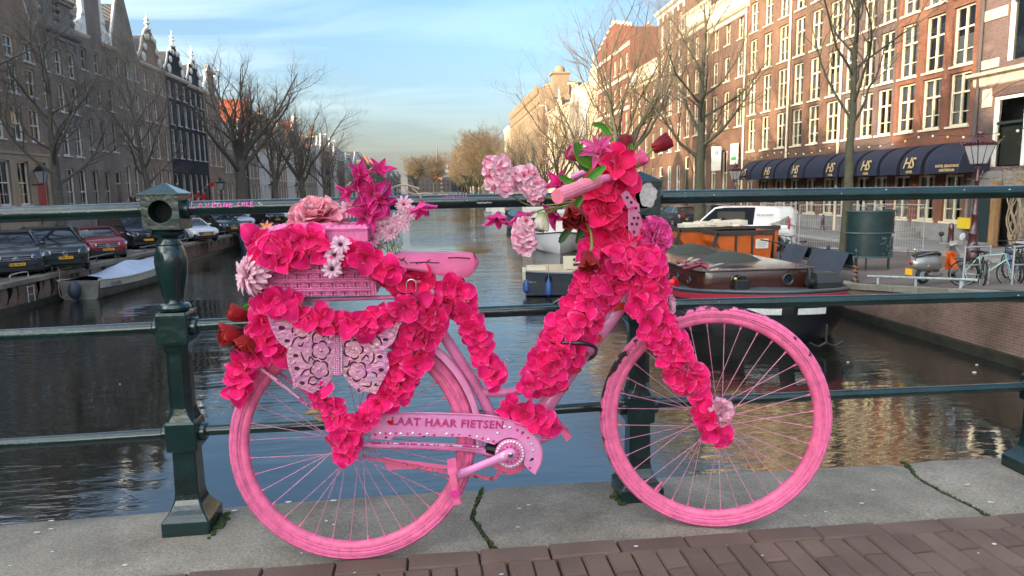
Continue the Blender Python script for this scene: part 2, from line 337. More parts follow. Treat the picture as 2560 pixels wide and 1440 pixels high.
# ================================================================ railing
RY = 2.205
def rail_z(px, py): return hit(px, py, 1, RY)
railing = thing('bridge_railing', 'dark green iron bridge railing with three rails behind the pink bicycle', 'railing', (0, RY, 0))
POSTX = [-.80, .64, 2.10]
def post(x, first=False):
 z0 = gz(x); w = .0715
 def sq(h, z, ch=0):
  if not ch: ch = .004
  return [(a, b, z) for a, b in ((-h+ch, -h), (h-ch, -h), (h, -h+ch), (h, h-ch), (h-ch, h), (-h+ch, h), (-h, h-ch), (-h, -h+ch))]
 mb = MB()
 fl_ = [(w, -.03), (w, .038)]+[(.036+(w-.036)*((1-t)**2.2), .042+.085*t) for t in (0, .1, .22, .36, .52, .7, .88, 1)]+[(.034, .262)]
 mb.loft([sq(h, z) for h, z in fl_])
 mb.loft([sq(.043, .258), sq(.046, .262), sq(.046, .345), sq(.043, .352)])
 mb.loft([sq(.041, .350, .006), sq(.037, .372, .014), sq(.034, .392, .017), sq(.033, .56, .017), sq(.037, .582, .012), sq(.041, .594, .006)])
 mb.loft([sq(.043, .592), sq(.046, .597), sq(.046, .682), sq(.043, .690)])
 p = mb.build('post', M_GREEN, railing, bevel=.0018)
 p.location = (x, 0, z0)
 prof = [(.030, .688), (.044, .694), (.047, .703), (.042, .712), (.031, .716), (.029, .722), (.030, .735), (.036, .765), (.043, .805), (.0465, .84), (.044, .865), (.037, .884), (.034, .889), (.035, .893), (.032, .899), (.030, .908), (.034, .915), (.046, .921), (.048, .930), (.043, .938)]
 MB().lathe(prof, 28).build('baluster', M_GREEN, p, smooth=35)
 c = MB()
 hw = .053; cz = .99; hr = .033
# cube with a round bore on its front face
 ring = [(hr*math.cos(2*PI*i/24), hr*math.sin(2*PI*i/24)) for i in range(24)]
 def sqp(i):
  a = 2*PI*i/24; s_ = hw/max(abs(math.cos(a)), abs(math.sin(a))); return (s_*math.cos(a), s_*math.sin(a))
 out = [sqp(i) for i in range(24)]
 c.loft([[(x_, -hw+.045, cz+z_) for x_, z_ in ring], [(x_, -hw, cz+z_) for x_, z_ in ring], [(x_, -hw, cz+z_) for x_, z_ in out], [(x_, hw, cz+z_) for x_, z_ in out]])
 q = .058
 c.loft([[(a*q, b*q, 1.038) for a, b in ((-1, -1), (1, -1), (1, 1), (-1, 1))], [(a*q, b*q, 1.043) for a, b in ((-1, -1), (1, -1), (1, 1), (-1, 1))], [(a*.004, b*.004, 1.073) for a, b in ((-1, -1), (1, -1), (1, 1), (-1, 1))]])
 c.build('cap', M_GREEN, p, bevel=.0012)
 d = MB().lathe([(hr-.0005, 0), (hr-.0005, .002)], 24, Matrix.Translation((0, -hw+.046, cz)) @ Matrix.Rotation(PI/2, 4, 'X'))
 d.build('bore', mat('bore_black', (.004, .004, .004), .9), p)
 col = MB()
 for zz in (.996, .641, .308):
  for sx in (-1, 1): col.lathe([(.027, 0), (.029, .002), (.029, .016), (.025, .02)], 16, Matrix.Translation((sx*(.045 if zz < .9 else .05), 0, zz)) @ Matrix.Rotation(sx*PI/2, 4, 'Y'))
 col.build('collar', M_GREEN, p, smooth=35)
 return p
for x_ in POSTX: post(x_)
RT_PX = {'top': [(0, 538), (350, 525), (450, 521), (1000, 507), (1640, 493), (2560, 479)], 'middle': [(0, 840), (375, 821), (480, 813.6), (900, 793), (1600, 764), (2560, 739.4)], 'lower': [(0, 1110.7), (405, 1086), (500, 1076), (850, 1060), (1600, 1009), (2560, 966.6)]}
RAIL_R = {'top': .0215, 'middle': .0185, 'lower': .0165}
RAILS = {}
for nm, pts in RT_PX.items():
 P = [hit(a, b, 1, RY) for a, b in pts]
 P = [P[0]+(P[0]-P[1])*3] + P + [P[-1]+(P[-1]-P[-2])*2]
 RAILS[nm] = P; rr = RAIL_R[nm]
 segs = [(P[0], P[1], POSTX[0]-.04), (POSTX[0]+.04, POSTX[1]-.04), (POSTX[1]+.04, POSTX[2]-.04), (POSTX[2]+.04, 5)]
 xs_ = [p.x for p in P]; zs_ = [p.z for p in P]
 lim = [(-3.4, POSTX[0]-.04), (POSTX[0]+.04, POSTX[1]-.04), (POSTX[1]+.04, POSTX[2]-.04), (POSTX[2]+.04, 4.2)]
 for a, b in lim:
  pts3 = [(t, 0, float(np.interp(t, xs_, zs_))) for t in np.linspace(a, b, 9)]
  MB().tube(pts3, rr*(1.06 if a < -1 else 1), 20).build('rail', M_GREEN, railing, smooth=60)
def on_rail(x, nm='top', ang=0, lift=.0006): # a point on the rail's skin; ang from the camera side upwards
 P = RAILS[nm]; z = float(np.interp(x, [p.x for p in P], [p.z for p in P])); rr = RAIL_R[nm]+lift
 return Vector((x, RY-rr*math.cos(ang), z+rr*math.sin(ang)))
def rail_strokes(name, strokes, x0, size, ang0, matl, label, cat, w=.0022):
 mb = MB()
 for st in strokes:
  pts = [on_rail(x0+u*size, 'top', ang0+v*size/RAIL_R['top'], .0008) for u, v in st]
  mb.tube(pts, w, 5)
 return tag(mb.build(name, matl), label, cat)
GL = {'L': [[(0, 1), (.0, 0), (.6, 0)]], 'O': [[(.3, .9), (.05, .5), (.3, .1), (.6, .5), (.3, .9)]], 'V': [[(0, .9), (.3, .1), (.6, .95)]], 'E': [[(.55, .9), (0, .9), (0, 0), (.6, 0)], [(0, .5), (.5, .5)]], 'I': [[(.2, .9), (.2, .1)]], 'S': [[(.55, .85), (.1, .8), (.1, .55), (.5, .45), (.5, .1), (0, .1)]],
 'T': [[(0, .85), (.6, .9)], [(.3, .85), (.3, .05)]], 'H': [[(0, .9), (0, .05)], [(0, .5), (.5, .5)], [(.5, .9), (.5, .05)]], 'C': [[(.55, .85), (.1, .7), (.05, .3), (.55, .1)]], 'U': [[(0, .9), (.05, .15), (.5, .15), (.55, .9)]], 'R': [[(0, 0), (0, .9), (.5, .7), (.05, .45), (.55, 0)]]}
gx = hit(484, 513, 1, RY).x; strokes = []; cur = 0
for ch, w_, h_ in [('L', 1.25, 1.15), ('O', 1.2, .8), ('V', 1.25, .85), ('E', .85, .95), ('I', .45, .75), ('S', .6, .7), ('T', .55, .7), ('H', .55, .7), ('E', .95, .75), (' ', .5, 1), ('C', .8, .95), ('U', .75, .9), ('R', .75, .9), ('E', .8, .95)]:
 for st in GL.get(ch, ()): strokes.append([(cur+u*w_*.85, v*h_) for u, v in st])
 cur += w_*.95
rail_strokes('graffiti_lettering', strokes, gx, .0172, .02, M_PINKPAINT, 'pink marker lettering LOVE IS THE CURE on the top rail', 'graffiti', .0019)
wx = hit(1192, 514, 1, RY).x; rr_ = random.Random(8); st = []
for i in range(9): st.append([(i*.45+rr_.uniform(0, .1)+t*.12, .35+.3*math.sin(t*2.2+i)*rr_.uniform(.2, 1)) for t in range(4)])
rail_strokes('white_scribble', st, wx, .011, -.42, M_CHIP, 'small white scribble on the top rail beyond the saddle', 'graffiti', .0011)
px_ = hit(1108, 487, 1, RY).x; st = []
for i in range(8): st.append([(i*.8+t*.16, .3*math.sin(t*2+i*1.7)) for t in range(4)])
rail_strokes('faded_scribble', st, px_, .012, .75, M_PINKPAINT, 'faded thin pink writing along the crown of the top rail', 'graffiti', .0007)
cm = MB(); r = random.Random(12)
for i in range(26):
 xx = r.choice((r.uniform(-.72, -.3), r.uniform(-.6, .45), r.uniform(.75, 2.0))); a = r.uniform(.05, .7); p = on_rail(xx, r.choice(('top', 'top', 'middle')), a, .0004); s = r.uniform(.0008, .0028)
 cm.ball(p, s, 5, 3, (r.uniform(1, 2.6), .3, .7))
co = cm.build('paint_chips', M_CHIP, railing); co.location = (0, 0, 0)
co.location = (0, -RY, 0)
stk = MB(); r = random.Random(4); pts = []
for i in range(22):
 a = 2*PI*i/22; q = .03*(1+.35*mnoise.noise((math.cos(a)*2, math.sin(a)*2, 3))); pts.append((.012+q*math.cos(a)*.9, q*math.sin(a)*1.25))
stk.prism(pts, Matrix.Translation((POSTX[1], RY-.0545, 1.0+gz(POSTX[1]))), .0012)
tag(stk.build('sticker_remnant', mat('old_sticker', (.5, .46, .43), .8, var=.3, vscale=60)), 'torn pale sticker remnant on the post cap behind the handlebar', 'sticker')
# ================================================================ the pink bicycle
M_PINK = mat('bike_pink', lin(240, 112, 155), .42, var=.12, vscale=9, bump=.12, bscale=140, spec=.4)
M_ROSE = mat('rose_frame', lin(226, 130, 178), .3, col2=(.03, .02, .022), vscale=34, thr=(.70, .72), bump=.25, bscale=260, coat=.3, detail=5)
stain(M_ROSE, 22, .72, 1.12); stain(M_PINK, 30, .66, 1.12)
M_WORN = mat('worn_pink', lin(238, 108, 160), .55, col2=(.006, .006, .006), vscale=38, thr=(.66, .68), bump=.4, bscale=220, stretch=(1, 1, 1), detail=6)
M_RUBBER = mat('rubber', (.008, .008, .008), .7, bump=.3, bscale=200)
M_CHROME = mat('chrome', (.6, .6, .6), .2, 1)
M_BLACK = mat('black_plastic', (.008, .008, .009), .35)
M_GEMW = mat('gem_clear', (.75, .75, .8), .1, .6); M_GEMP = mat('gem_pink', lin(205, 50, 130), .15, .3)
M_CARD = mat('carmine_letter', lin(190, 60, 120), .35, var=.4, vscale=120, coat=.3)
def tyre_mat(name, thr, extra):
 ma = mat(name, lin(240, 112, 160), .6, col2=(.006, .006, .007), vscale=26, thr=(thr, thr+.03), bump=.55, bscale=230, detail=8, coords='obj')
 N, L = ma.node_tree.nodes, ma.node_tree.links
# paint has worn off the crown of the tread, most at the top: bare rubber shows in torn patches
 tcn = N.new('ShaderNodeTexCoord'); sx = N.new('ShaderNodeSeparateXYZ'); L.new(tcn.outputs['Object'], sx.inputs[0])
 def mth(op, a, b=0):
  n = N.new('ShaderNodeMath'); n.operation = op
  for i, v in enumerate((a, b)):
   if isinstance(v, (int, float)): n.inputs[i].default_value = v
   else: L.new(v, n.inputs[i])
  return n.outputs[0]
 r_ = mth('SQRT', mth('ADD', mth('MULTIPLY', sx.outputs[0], sx.outputs[0]), mth('MULTIPLY', sx.outputs[2], sx.outputs[2])))
 crown = mth('MULTIPLY', mth('SUBTRACT', r_, .326), 9.5)
 top = mth('MULTIPLY', sx.outputs[2], extra); leftish = mth('MULTIPLY', sx.outputs[0], -.14*(1 if extra else 0))
 mr = [n for n in N if n.type == 'MAP_RANGE'][0]; src = mr.inputs[0].links[0].from_socket
 L.new(mth('ADD', src, mth('ADD', crown, mth('ADD', top, leftish))), mr.inputs[0])
 return ma
M_TYREF = tyre_mat('front_tyre_paint', .685, .36); M_TYRER = tyre_mat('rear_tyre_paint', .755, 0)
stain(M_TYREF, 34, .68, 1.12); stain(M_TYRER, 34, .60, 1.10)
XB0, YB0, SL, LEAN = -.25, 1.926, .026, .03
def bp(px, py, off=0): # photo pixel -> point on the plane of the leaning bicycle, moved by off along -Y (towards us)
 d = ray(px, py); n = Vector((SL, -1, LEAN)); o = Vector((XB0, YB0-off, 0)); t = (o-EYE).dot(n)/d.dot(n)
 return EYE + d*t
def bps(pts, off=0): return [bp(a, b, off) for a, b in pts]
def smooth_path(P, k=6):
 P = [Vector(p) for p in P]; out = []
 for i in range(len(P)-1):
  p0, p1, p2, p3 = P[max(i-1, 0)], P[i], P[i+1], P[min(i+2, len(P)-1)]
  for j in range(k):
   t = j/k; out.append(.5*((2*p1)+(p2-p0)*t+(2*p0-5*p1+4*p2-p3)*t*t+(3*p1-p0-3*p2+p3)*t*t*t))
 out.append(P[-1]); return out
BO = Vector((XB0, YB0, 0))
bike = thing('pink_bicycle', 'pink painted step-through bicycle covered in flowers leaning on the railing', 'bicycle', BO)
def part(mb, name, m, parent=bike, **k): return mb.build(name, m, parent, world=True, **k)
# ---- wheels
def wheel(cx, cy, R, z0, steer, tm, hubflower):
 M = Matrix.Translation((cx-BO.x, cy+LEAN*R-BO.y, z0+R)) @ Matrix.Rotation(steer, 4, 'Z') @ Matrix.Rotation(-LEAN, 4, 'X')
 ax = Matrix.Rotation(PI/2, 4, 'X')
 rim = MB(); ri = R-.033
 prof = [(ri+.004, -.0125), (ri+.005, .0125), (ri-.004, .0135), (ri-.012, .012), (ri-.017, .007), (ri-.0185, 0), (ri-.017, -.007), (ri-.012, -.012), (ri-.004, -.0135)]
 def ringloft(mb, prof, n=96):
  rings = [[ax @ Vector((r*math.cos(2*PI*i/n), r*math.sin(2*PI*i/n), z)) for r, z in prof] for i in range(n)]
  mb.loft(rings, cap=False, closed=True)
 ringloft(rim, prof)
 w = put('wheel', rim.mesh('wheel_rim', M_PINK, 50), bike, M=M)
 ty = MB(); rt = .0185; rc = R-rt; tp = []
 for j in range(32):
  a = 2*PI*j/32; k = 1+(.05 if j in (0, 1, 2, 3, 4, 5, 27, 28, 29, 30, 31) else 0)-(.13 if j in (6, 26, 10, 22) else 0)-(.08 if j in (2, 30) else 0); tp.append((rc+rt*1.04*math.cos(a)*k, rt*.98*math.sin(a)*k))
 n = 200; rings = []
 for i in range(n):
  rings.append([ax @ Vector(((r + (.0014 if (j in (3, 4, 28, 29) and i % 2) else 0))*math.cos(2*PI*i/n), (r)*math.sin(2*PI*i/n), z)) for j, (r, z) in enumerate(tp)])
 ty.loft(rings, cap=False, closed=True); put('tyre', ty.mesh('tyre', tm, 38), w)
 sm = MB()
 for s_ in (-1, 1): ringloft(sm, [(ri+.0052+.0013*math.cos(a), s_*.0138+.0013*math.sin(a)) for a in np.linspace(0, 2*PI, 6)[:-1]])
 put('bead_seam', sm.mesh('bead_seam', mat('seam_dark', lin(110, 35, 65), .8), 60), w)
 hb = MB(); hb.lathe([(.012, -.034), (.021, -.032), (.021, -.029), (.012, -.027), (.011, 0), (.012, .027), (.021, .029), (.021, .032), (.012, .034), (.006, .045)], 14, ax)
 put('hub', hb.mesh('hub', M_PINK, 40), w)
 sp = MB().tube([(0, 0, 0), (0, 0, 1)], .0011, 5); spm = sp.mesh('spoke', mat('spoke_pink', lin(222, 150, 180), .35, .3)); 
 nip = MB().tube([(0, 0, -.002), (0, 0, .012)], [.0034, .0022], 6).mesh('nipple', M_PINK)
 for i in range(36):
  a = 2*PI*(i+.5)/36; side = 1 if i % 2 else -1; tw = .95*(1 if (i//2) % 2 else -1)
  p0 = Vector((.020*math.cos(a+tw), side*.030, .020*math.sin(a+tw))); p1 = Vector(((ri-.018)*math.cos(a), side*.002, (ri-.018)*math.sin(a)))
  d = p1-p0; q = d.to_track_quat('Z', 'Y').to_matrix().to_4x4()
  put('spoke', spm, w, M=Matrix.Translation(p0) @ q @ Matrix.Diagonal((1, 1, d.length, 1)))
  put('spoke_nipple', nip, w, M=Matrix.Translation(p1) @ (-d).to_track_quat('Z', 'Y').to_matrix().to_4x4())
 return w
RW = (-.25, 1.915, .336, -.003); FWH = (.803, 1.950, .338, .002)
wr = wheel(*RW, 0, M_TYRER, 0); wf = wheel(*FWH, -.20, M_TYREF, 0)
vp = Vector((0, 0, .336-.07)); 
va = 4.07; 
vm = MB().tube([(0, 0, 0), (0, 0, .02), (0, 0, .021), (0, 0, .036)], [.0045, .0045, .003, .0028], 8)
put('valve', vm.mesh('valve', M_PINK), wf, M=Matrix.Translation((.287*math.cos(va), 0, .287*math.sin(va))) @ Vector((-math.cos(va), 0, -math.sin(va))).to_track_quat('Z', 'Y').to_matrix().to_4x4())
WR, WF = bp(876, 1112), bp(1792, 1042)
# ---- frame
fr = MB()
bb = bp(1277, 1134); seat_top = bp(1046, 742); head_lo = bp(1588, 742); head_hi = bp(1556, 596)
down = smooth_path([bp(1594, 690), bp(1540, 775), bp(1440, 905), bp(1348, 1040), bp(1287, 1130)], 5)
fr.tube(down, .0245, 16)
fr.tube([seat_top, bp(1190, 962), bb], .0155, 12)
fr.tube(smooth_path([bp(1196, 978), bp(1255, 982), bp(1318, 968), bp(1375, 915), bp(1450, 815), bp(1540, 690)], 5), .0125, 12)
fr.tube([bp(1597, 770), bp(1575, 690), bp(1552, 585)], .021, 14)
fr.lathe([(.024, -.036), (.026, -.034), (.026, .034), (.024, .036)], 16, Matrix.Translation(bb) @ Matrix.Rotation(PI/2, 4, 'X'))
for o_ in (.052, -.052):
 fr.tube([bb+Vector((-.02, -o_*.5, 0)), bp(1180, 1121, o_*.9), bp(1040, 1114, o_*1.1), bp(880, 1112, o_*1.1)], [.011, .0115, .0105, .009], 10)
 fr.tube([bp(1068, 775, o_*.35), bp(1000, 900, o_), bp(880, 1110, o_*1.1)], .0085, 10)
part(fr, 'frame', M_ROSE, smooth=60)
fk = MB()
ks = []
for o_ in (.05, -.05):
 P = smooth_path([bp(1606, 770, o_*.4), bp(1618, 800, o_), bp(1700, 915, o_*1.05), bp(1760, 1000, o_*1.05), bp(1794, 1042, o_*1.05)], 4)
 fk.tube(P, [.0145-.006*i/(len(P)-1) for i in range(len(P))], 10)
fk.tube([bp(1606, 772, .05), bp(1606, 766, 0), bp(1606, 772, -.05)], .015, 8)
part(fk, 'front_fork', M_ROSE, smooth=60)
ax_ = MB(); ax_.tube([WF+Vector((0, -.075, 0)), WF+Vector((0, .075, 0))], .006, 8); ax_.tube([bp(876, 1112)+Vector((0, -.075, 0)), bp(876, 1112)+Vector((0, .075, 0))], .006, 8)
part(ax_, 'axle', M_CHROME)
# ---- rear mudguard
def guard(px_c, R, a0, a1, w, n=40):
 c = Vector((RW[0], RW[1]+LEAN*RW[2], RW[3]+RW[2])); mb = MB(); out = []; inn = []
 for i in range(n+1):
  a = a0+(a1-a0)*i/n; o = []; q = []
  for t in np.linspace(-1, 1, 7):
   rr = R+.006*(1-t*t)-.010*max(0, abs(t)-.8)*5
   o.append(c+Vector((rr*math.cos(a), w*t+LEAN*rr*math.sin(a), rr*math.sin(a)))); q.append(c+Vector(((rr-.0025)*math.cos(a), w*t*.97+LEAN*rr*math.sin(a), (rr-.0025)*math.sin(a))))
  out.append(o+q[::-1])
 mb.loft(out); return mb
part(guard(0, .352, rad(-3), rad(152), .027), 'mudguard', mat('mudguard_paint', lin(236, 150, 190), .3, var=.2, vscale=20, coat=.4), smooth=40)
st = MB(); st.tube([bp(640, 912, .035), bp(780, 1020, .05), bp(870, 1108, .06)], .0055, 8); st.tube([bp(662, 905, -.035), bp(800, 1005, -.05), bp(880, 1108, -.06)], .0055, 8)
st.bar(bp(628, 905, .036), bp(652, 925, .036), .016, .006)
stay = part(st, 'mudguard_stay', M_ROSE)
bead = MB().ball((0, 0, 0), .0028, 8, 5).mesh('bead', M_GEMP, 180); beadw = MB().ball((0, 0, 0), .0024, 8, 5).mesh('bead_white', M_GEMW, 180)
def beads(a, b, n, parent, off, meshes=(bead, beadw), r=random.Random(2), jit=.0):
 for i in range(n):
  p = Vector(a).lerp(Vector(b), (i+.5)/n)
  put('bead', r.choice(meshes), parent, loc=p-BO+Vector((r.uniform(-jit, jit), -off, r.uniform(-jit, jit))))
beads(bp(665, 925, .045), bp(775, 1016, .056), 34, stay, .004)
# ---- rack and basket support
rk = MB()
for o_ in (.06, -.06): rk.tube([bp(1020, 742, o_), bp(660, 752, o_), bp(640, 770, o_)], .006, 8); rk.tube([bp(690, 752, o_), bp(868, 1100, o_)], .0055, 8)
for px_ in (660, 760, 860, 960): rk.tube([bp(px_, 750, .06), bp(px_, 750, -.06)], .005, 8)
part(rk, 'rack', M_ROSE, smooth=60)
# ---- chain guard
CG = .062
cg_o = [(925, 1036), (973, 1033), (1081, 1033), (1197, 1037), (1245, 1043), (1285, 1054), (1318, 1071), (1342, 1097), (1354, 1126), (1351, 1158), (1336, 1186), (1322, 1175), (1309, 1161)]
cg_i = [(1313, 1134), (1305, 1111), (1291, 1098), (1275, 1094), (1258, 1098), (1244, 1106), (1236, 1112), (1197, 1101), (1168, 1093), (1052, 1091), (986, 1091), (975, 1101), (925, 1097)]
def plate(poly, off, th, rnd_=0):
 n = len(poly); mb = MB(); A = bps(poly, off); B = bps(poly, off-th)
 return mb.add(A+B, [tuple(range(n)), tuple(range(2*n-1, n-1, -1))]+[(i, i+n, (i+1) % n+n, (i+1) % n) for i in range(n)])
def densify(poly, k=3):
 out = []
 for i in range(len(poly)-1):
  for j in range(k): t = j/k; out.append((poly[i][0]*(1-t)+poly[i+1][0]*t, poly[i][1]*(1-t)+poly[i+1][1]*t))
 return out+[poly[-1]]
def smooth2(poly, k=3): return [(p.x, p.y) for p in smooth_path([Vector((a, b, 0)) for a, b in poly], k)]
guard_poly = smooth2(cg_o[:11], 3)+cg_o[11:]+cg_i
cgm = part(plate(guard_poly, CG, .010), 'chain_guard', mat('chain_guard_paint', lin(228, 130, 185), .32, var=.18, vscale=18, bump=.35, bscale=160, coat=.3, col2=lin(222, 150, 190)), bevel=.0015)
lip = MB().tube(bps(smooth2(cg_o[:11], 3), CG+.001), .0028, 6); part(lip, 'chain_guard_lip', M_ROSE, cgm)
B0 = BO
def on_guard(px, py, lift=.001): return bp(px, py, CG+lift)-BO
def gmat(px, py, lift=.0012):
 p = on_guard(px, py, lift); x = (bp(px+20, py+.012*20*3, CG)-bp(px, py, CG)); return frame(p, x, (SL, -1, LEAN))
text('guard_lettering', 'LAAT HAAR FIETSEN', M_CARD, .0305, gmat(1120, 1058.5), cgm, .0006, .0011, spacing=1.12)
hm = MB(); hp = [(16*math.sin(t)**3, 13*math.cos(t)-5*math.cos(2*t)-2*math.cos(3*t)-math.cos(4*t)) for t in np.linspace(0, 2*PI, 25)[:-1]]
hm.prism([(a*.00055, b*.00055) for a, b in hp], Matrix(), -.004); heart_mesh = hm.mesh('heart', mat('ruby', lin(200, 15, 30), .12, coat=.6), bevel=.001)
hg = put('heart_gem', heart_mesh, cgm, loc=on_guard(976, 1055, .001))
gw = MB().ball((0, 0, 0), .0042, 8, 4, (1, .5, 1)).mesh('rhinestone_clear', M_GEMW); gp = MB().ball((0, 0, 0), .0040, 8, 4, (1, .5, 1)).mesh('rhinestone_pink', M_GEMP)
r = random.Random(6)
for i, (a, b) in enumerate([(938, 1086), (951, 1083), (964, 1084), (977, 1084), (989, 1083), (1002, 1084), (1018, 1084), (1032, 1083), (1049, 1085), (1068, 1085), (1085, 1087), (1117, 1085), (1131, 1087), (1193, 1092), (1207, 1096), (1221, 1099), (1234, 1103), (1261, 1067), (1293, 1075), (1244, 1083), (1320, 1094), (1332, 1126), (1324, 1170), (1275, 1069), (1305, 1083), (1329, 1110)]):
 put('rhinestone', gw if i % 2 else gp, cgm, loc=on_guard(a, b, .001))
chips = MB()
for (a, b, s) in ((1307, 1081, .006), (1331, 1148, .007), (1060, 1091, .004), (1147, 1087, .004), (1174, 1089, .005), (965, 1094, .006), (1327, 1151, .005)):
 p = bp(a, b, CG+.0012); chips.add([p+Vector((s*math.cos(t)*r.uniform(.4, 1), 0, s*.7*math.sin(t)*r.uniform(.4, 1))) for t in np.linspace(0, 5.6, 8)], [tuple(range(8))])
part(chips, 'paint_chip', M_BLACK, cgm, recalc=False)
# ---- chainring, crank, pedals, chain
cr_c = bp(1275, 1134, CG); AX = Matrix.Rotation(PI/2, 4, 'X')
ring = MB(); ring.lathe([(.030, -.002), (.060, -.003), (.0665, -.0015), (.0665, .0015), (.060, .003), (.030, .002)], 44, Matrix.Translation(cr_c+Vector((0, .028, 0))) @ AX)
crk = part(ring, 'chainring', M_PINK, smooth=30)
disc = MB(); disc.lathe([(.0415, .0), (.043, .001), (.043, .004), (.040, .0055), (.031, .0055), (.030, .0035), (.026, .0035), (.025, .006), (.0, .006)], 40, Matrix.Translation(cr_c+Vector((0, .001, 0))) @ AX)
dk = part(disc, 'chainring_cover', M_ROSE, smooth=30)
for i in range(26):
 a = 2*PI*i/26; put('rhinestone', gw, dk, loc=cr_c-BO+Vector((.0365*math.cos(a), -.0045, .0365*math.sin(a))))
for i in range(13):
 a = 2*PI*i/13; put('rhinestone', gp, dk, loc=cr_c-BO+Vector((.0235*math.cos(a), -.006, .0235*math.sin(a))), scale=.85)
cm_ = MB(); a, b = bp(1275, 1134, CG+.022), bp(1142, 1189, CG+.026)
d = (b-a).normalized(); L = (b-a).length; u = Vector((0, -1, 0)); v = d.cross(u)
rings = []
for t, w_, h_ in ((-.10, .005, .006), (-.07, .0125, .008), (0, .0165, .009), (.10, .0155, .009), (.25, .0125, .008), (.75, .0115, .008), (.9, .0145, .009), (1.02, .0145, .009), (1.08, .010, .007)):
 c_ = a+d*(L*t); rings.append([c_+v*(w_*math.cos(q))*1.0+u*(h_*math.sin(q)) for q in np.linspace(0, 2*PI, 13)[:-1]])
cm_.loft(rings); ck = part(cm_, 'crank', mat('crank_paint', lin(230, 140, 190), .3, col2=(.62, .6, .6), vscale=60, thr=(.62, .66), coat=.3), smooth=50)
MB().lathe([(.008, 0), (.008, .004), (.004, .005)], 6, Matrix.Translation(a-BO+Vector((0, -.009, 0))) @ AX).build('crank_bolt', M_CHROME, ck)
a2 = bp(1275, 1134, -.06); b2 = a2-(b-a)
ck2 = MB().tube([a2, a2.lerp(b2, .5), b2], [.011, .009, .010], 8); part(ck2, 'crank', M_ROSE, smooth=50)
def pedal(c, gem, ang):
 M = Matrix.Translation(c) @ Matrix.Rotation(ang, 4, 'Y'); mb = MB()
 for s_ in (-1, 1):
  mb.box(s_*.043-.004, s_*.043+.004, -.045, .045, -.012, .012, M)
 for yy in (-.045, -.02, .02, .045): mb.box(-.045, .045, yy-.003, yy+.003, -.009, .009, M)
 for xx in (-.027, -.009, .009, .027): mb.box(xx-.003, xx+.003, -.045, .045, -.006, .006, M)
 mb.tube([M @ Vector((0, -.05, 0)), M @ Vector((0, .06, 0))], .006, 8)
 p = part(mb, 'pedal', M_PINK, bike)
 if gem: put('heart_gem', heart2, p, loc=c-BO+Vector((.0, -.050, -.012)))
hm = MB(); hm.prism([(x*.00085, z*.00085) for x, z in hp], Matrix(), -.006); heart2 = hm.mesh('heart_pink', mat('pink_gem', lin(225, 60, 150), .08, coat=.8), bevel=.0015)
pedal(bp(1136, 1203, CG+.06), True, 1.45); pedal(bp(1393, 1058, -.12), False, .9)
ch = MB(); P1 = [bp(905, 1140, .035), bp(985, 1157, .036), bp(1060, 1170, .036), bp(1130, 1182, .036), bp(1197, 1191, .036), bp(1235, 1197, .036)]
arc = [cr_c+Vector((.068*math.cos(t), .028, .068*math.sin(t))) for t in np.linspace(-2.0, -.55, 9)]
path = smooth_path(P1+arc, 14)
link = MB(); link.box(-.0065, .0065, -.004, .004, -.0034, .0034); 
dist = 0; last = path[0]; k = 0
for i in range(1, len(path)):
 dd = (path[i]-last).length
 if dd >= .0127:
  M = Matrix.Translation((path[i]+last)/2) @ (path[i]-last).to_track_quat('X', 'Z').to_matrix().to_4x4()
  h_ = .0042 if k % 2 else .0033
  ch.box(-.0072, .0072, -.0045 if k % 2 else -.003, .0045 if k % 2 else .003, -h_, h_, M); last = path[i]; k += 1
part(ch, 'chain', mat('chain_paint', lin(215, 95, 125), .5, col2=(.05, .045, .04), vscale=30, thr=(.58, .7)))
fin = plate([(961, 1142), (975, 1146), (1127, 1164), (1127, 1171), (985, 1174), (972, 1178), (961, 1164)], .03, .006); part(fin, 'chain_guide', mat('fin_paint', lin(222, 110, 150), .5, col2=(.02, .02, .02), vscale=20, thr=(.64, .68)))
bbx = MB(); bbx.tube([bp(1215, 1118, .035), bp(1240, 1124, .035)], .018, 12); part(bbx, 'bracket', M_BLACK)
r = random.Random(21)
cs = part(MB().tube([bp(925, 1109, .064), bp(1206, 1122, .058)], .0035, 6), 'bead_strip', M_ROSE)
beads(bp(928, 1106, .07), bp(1205, 1117, .064), 66, cs, .001)
# ---- saddle
sd = MB(); top_px = [(984, 640), (992, 629), (1010, 627), (1061, 629), (1120, 630), (1165, 631), (1184, 633), (1196, 645)]
bot_px = [(984, 652), (1000, 660), (1020, 664), (1045, 672), (1085, 686), (1135, 686), (1180, 670), (1196, 651)]
hw = [.070, .088, .094, .088, .060, .042, .032, .010]
tp = smooth2(top_px, 3); bt = smooth2(bot_px, 3); hs = np.interp(np.linspace(0, 7, len(tp)), range(8), hw); rings = []
for (ta, tb), (ba, bb_), h in zip(tp, bt, hs):
 c = bp(ta, tb, 0); e = bp(ba, bb_, h*.95); rr_ = []
 zt, zb = c.z, e.z
 for q in np.linspace(-1, 1, 9):
  ed = abs(q)**3; rr_.append(Vector((c.x, c.y-q*h, zt-.004*q*q-(zt-zb)*ed*.98)))
 inner = [Vector((p.x, p.y*.96+c.y*.04, p.z-.006)) for p in rr_[::-1]]
 rings.append(rr_+inner)
sd.loft(rings); sad = part(sd, 'saddle', mat('saddle_leather', lin(214, 98, 138), .38, var=.12, vscale=12, bump=.25, bscale=90, coat=.15), smooth=60)
ck_ = MB(); r = random.Random(3)
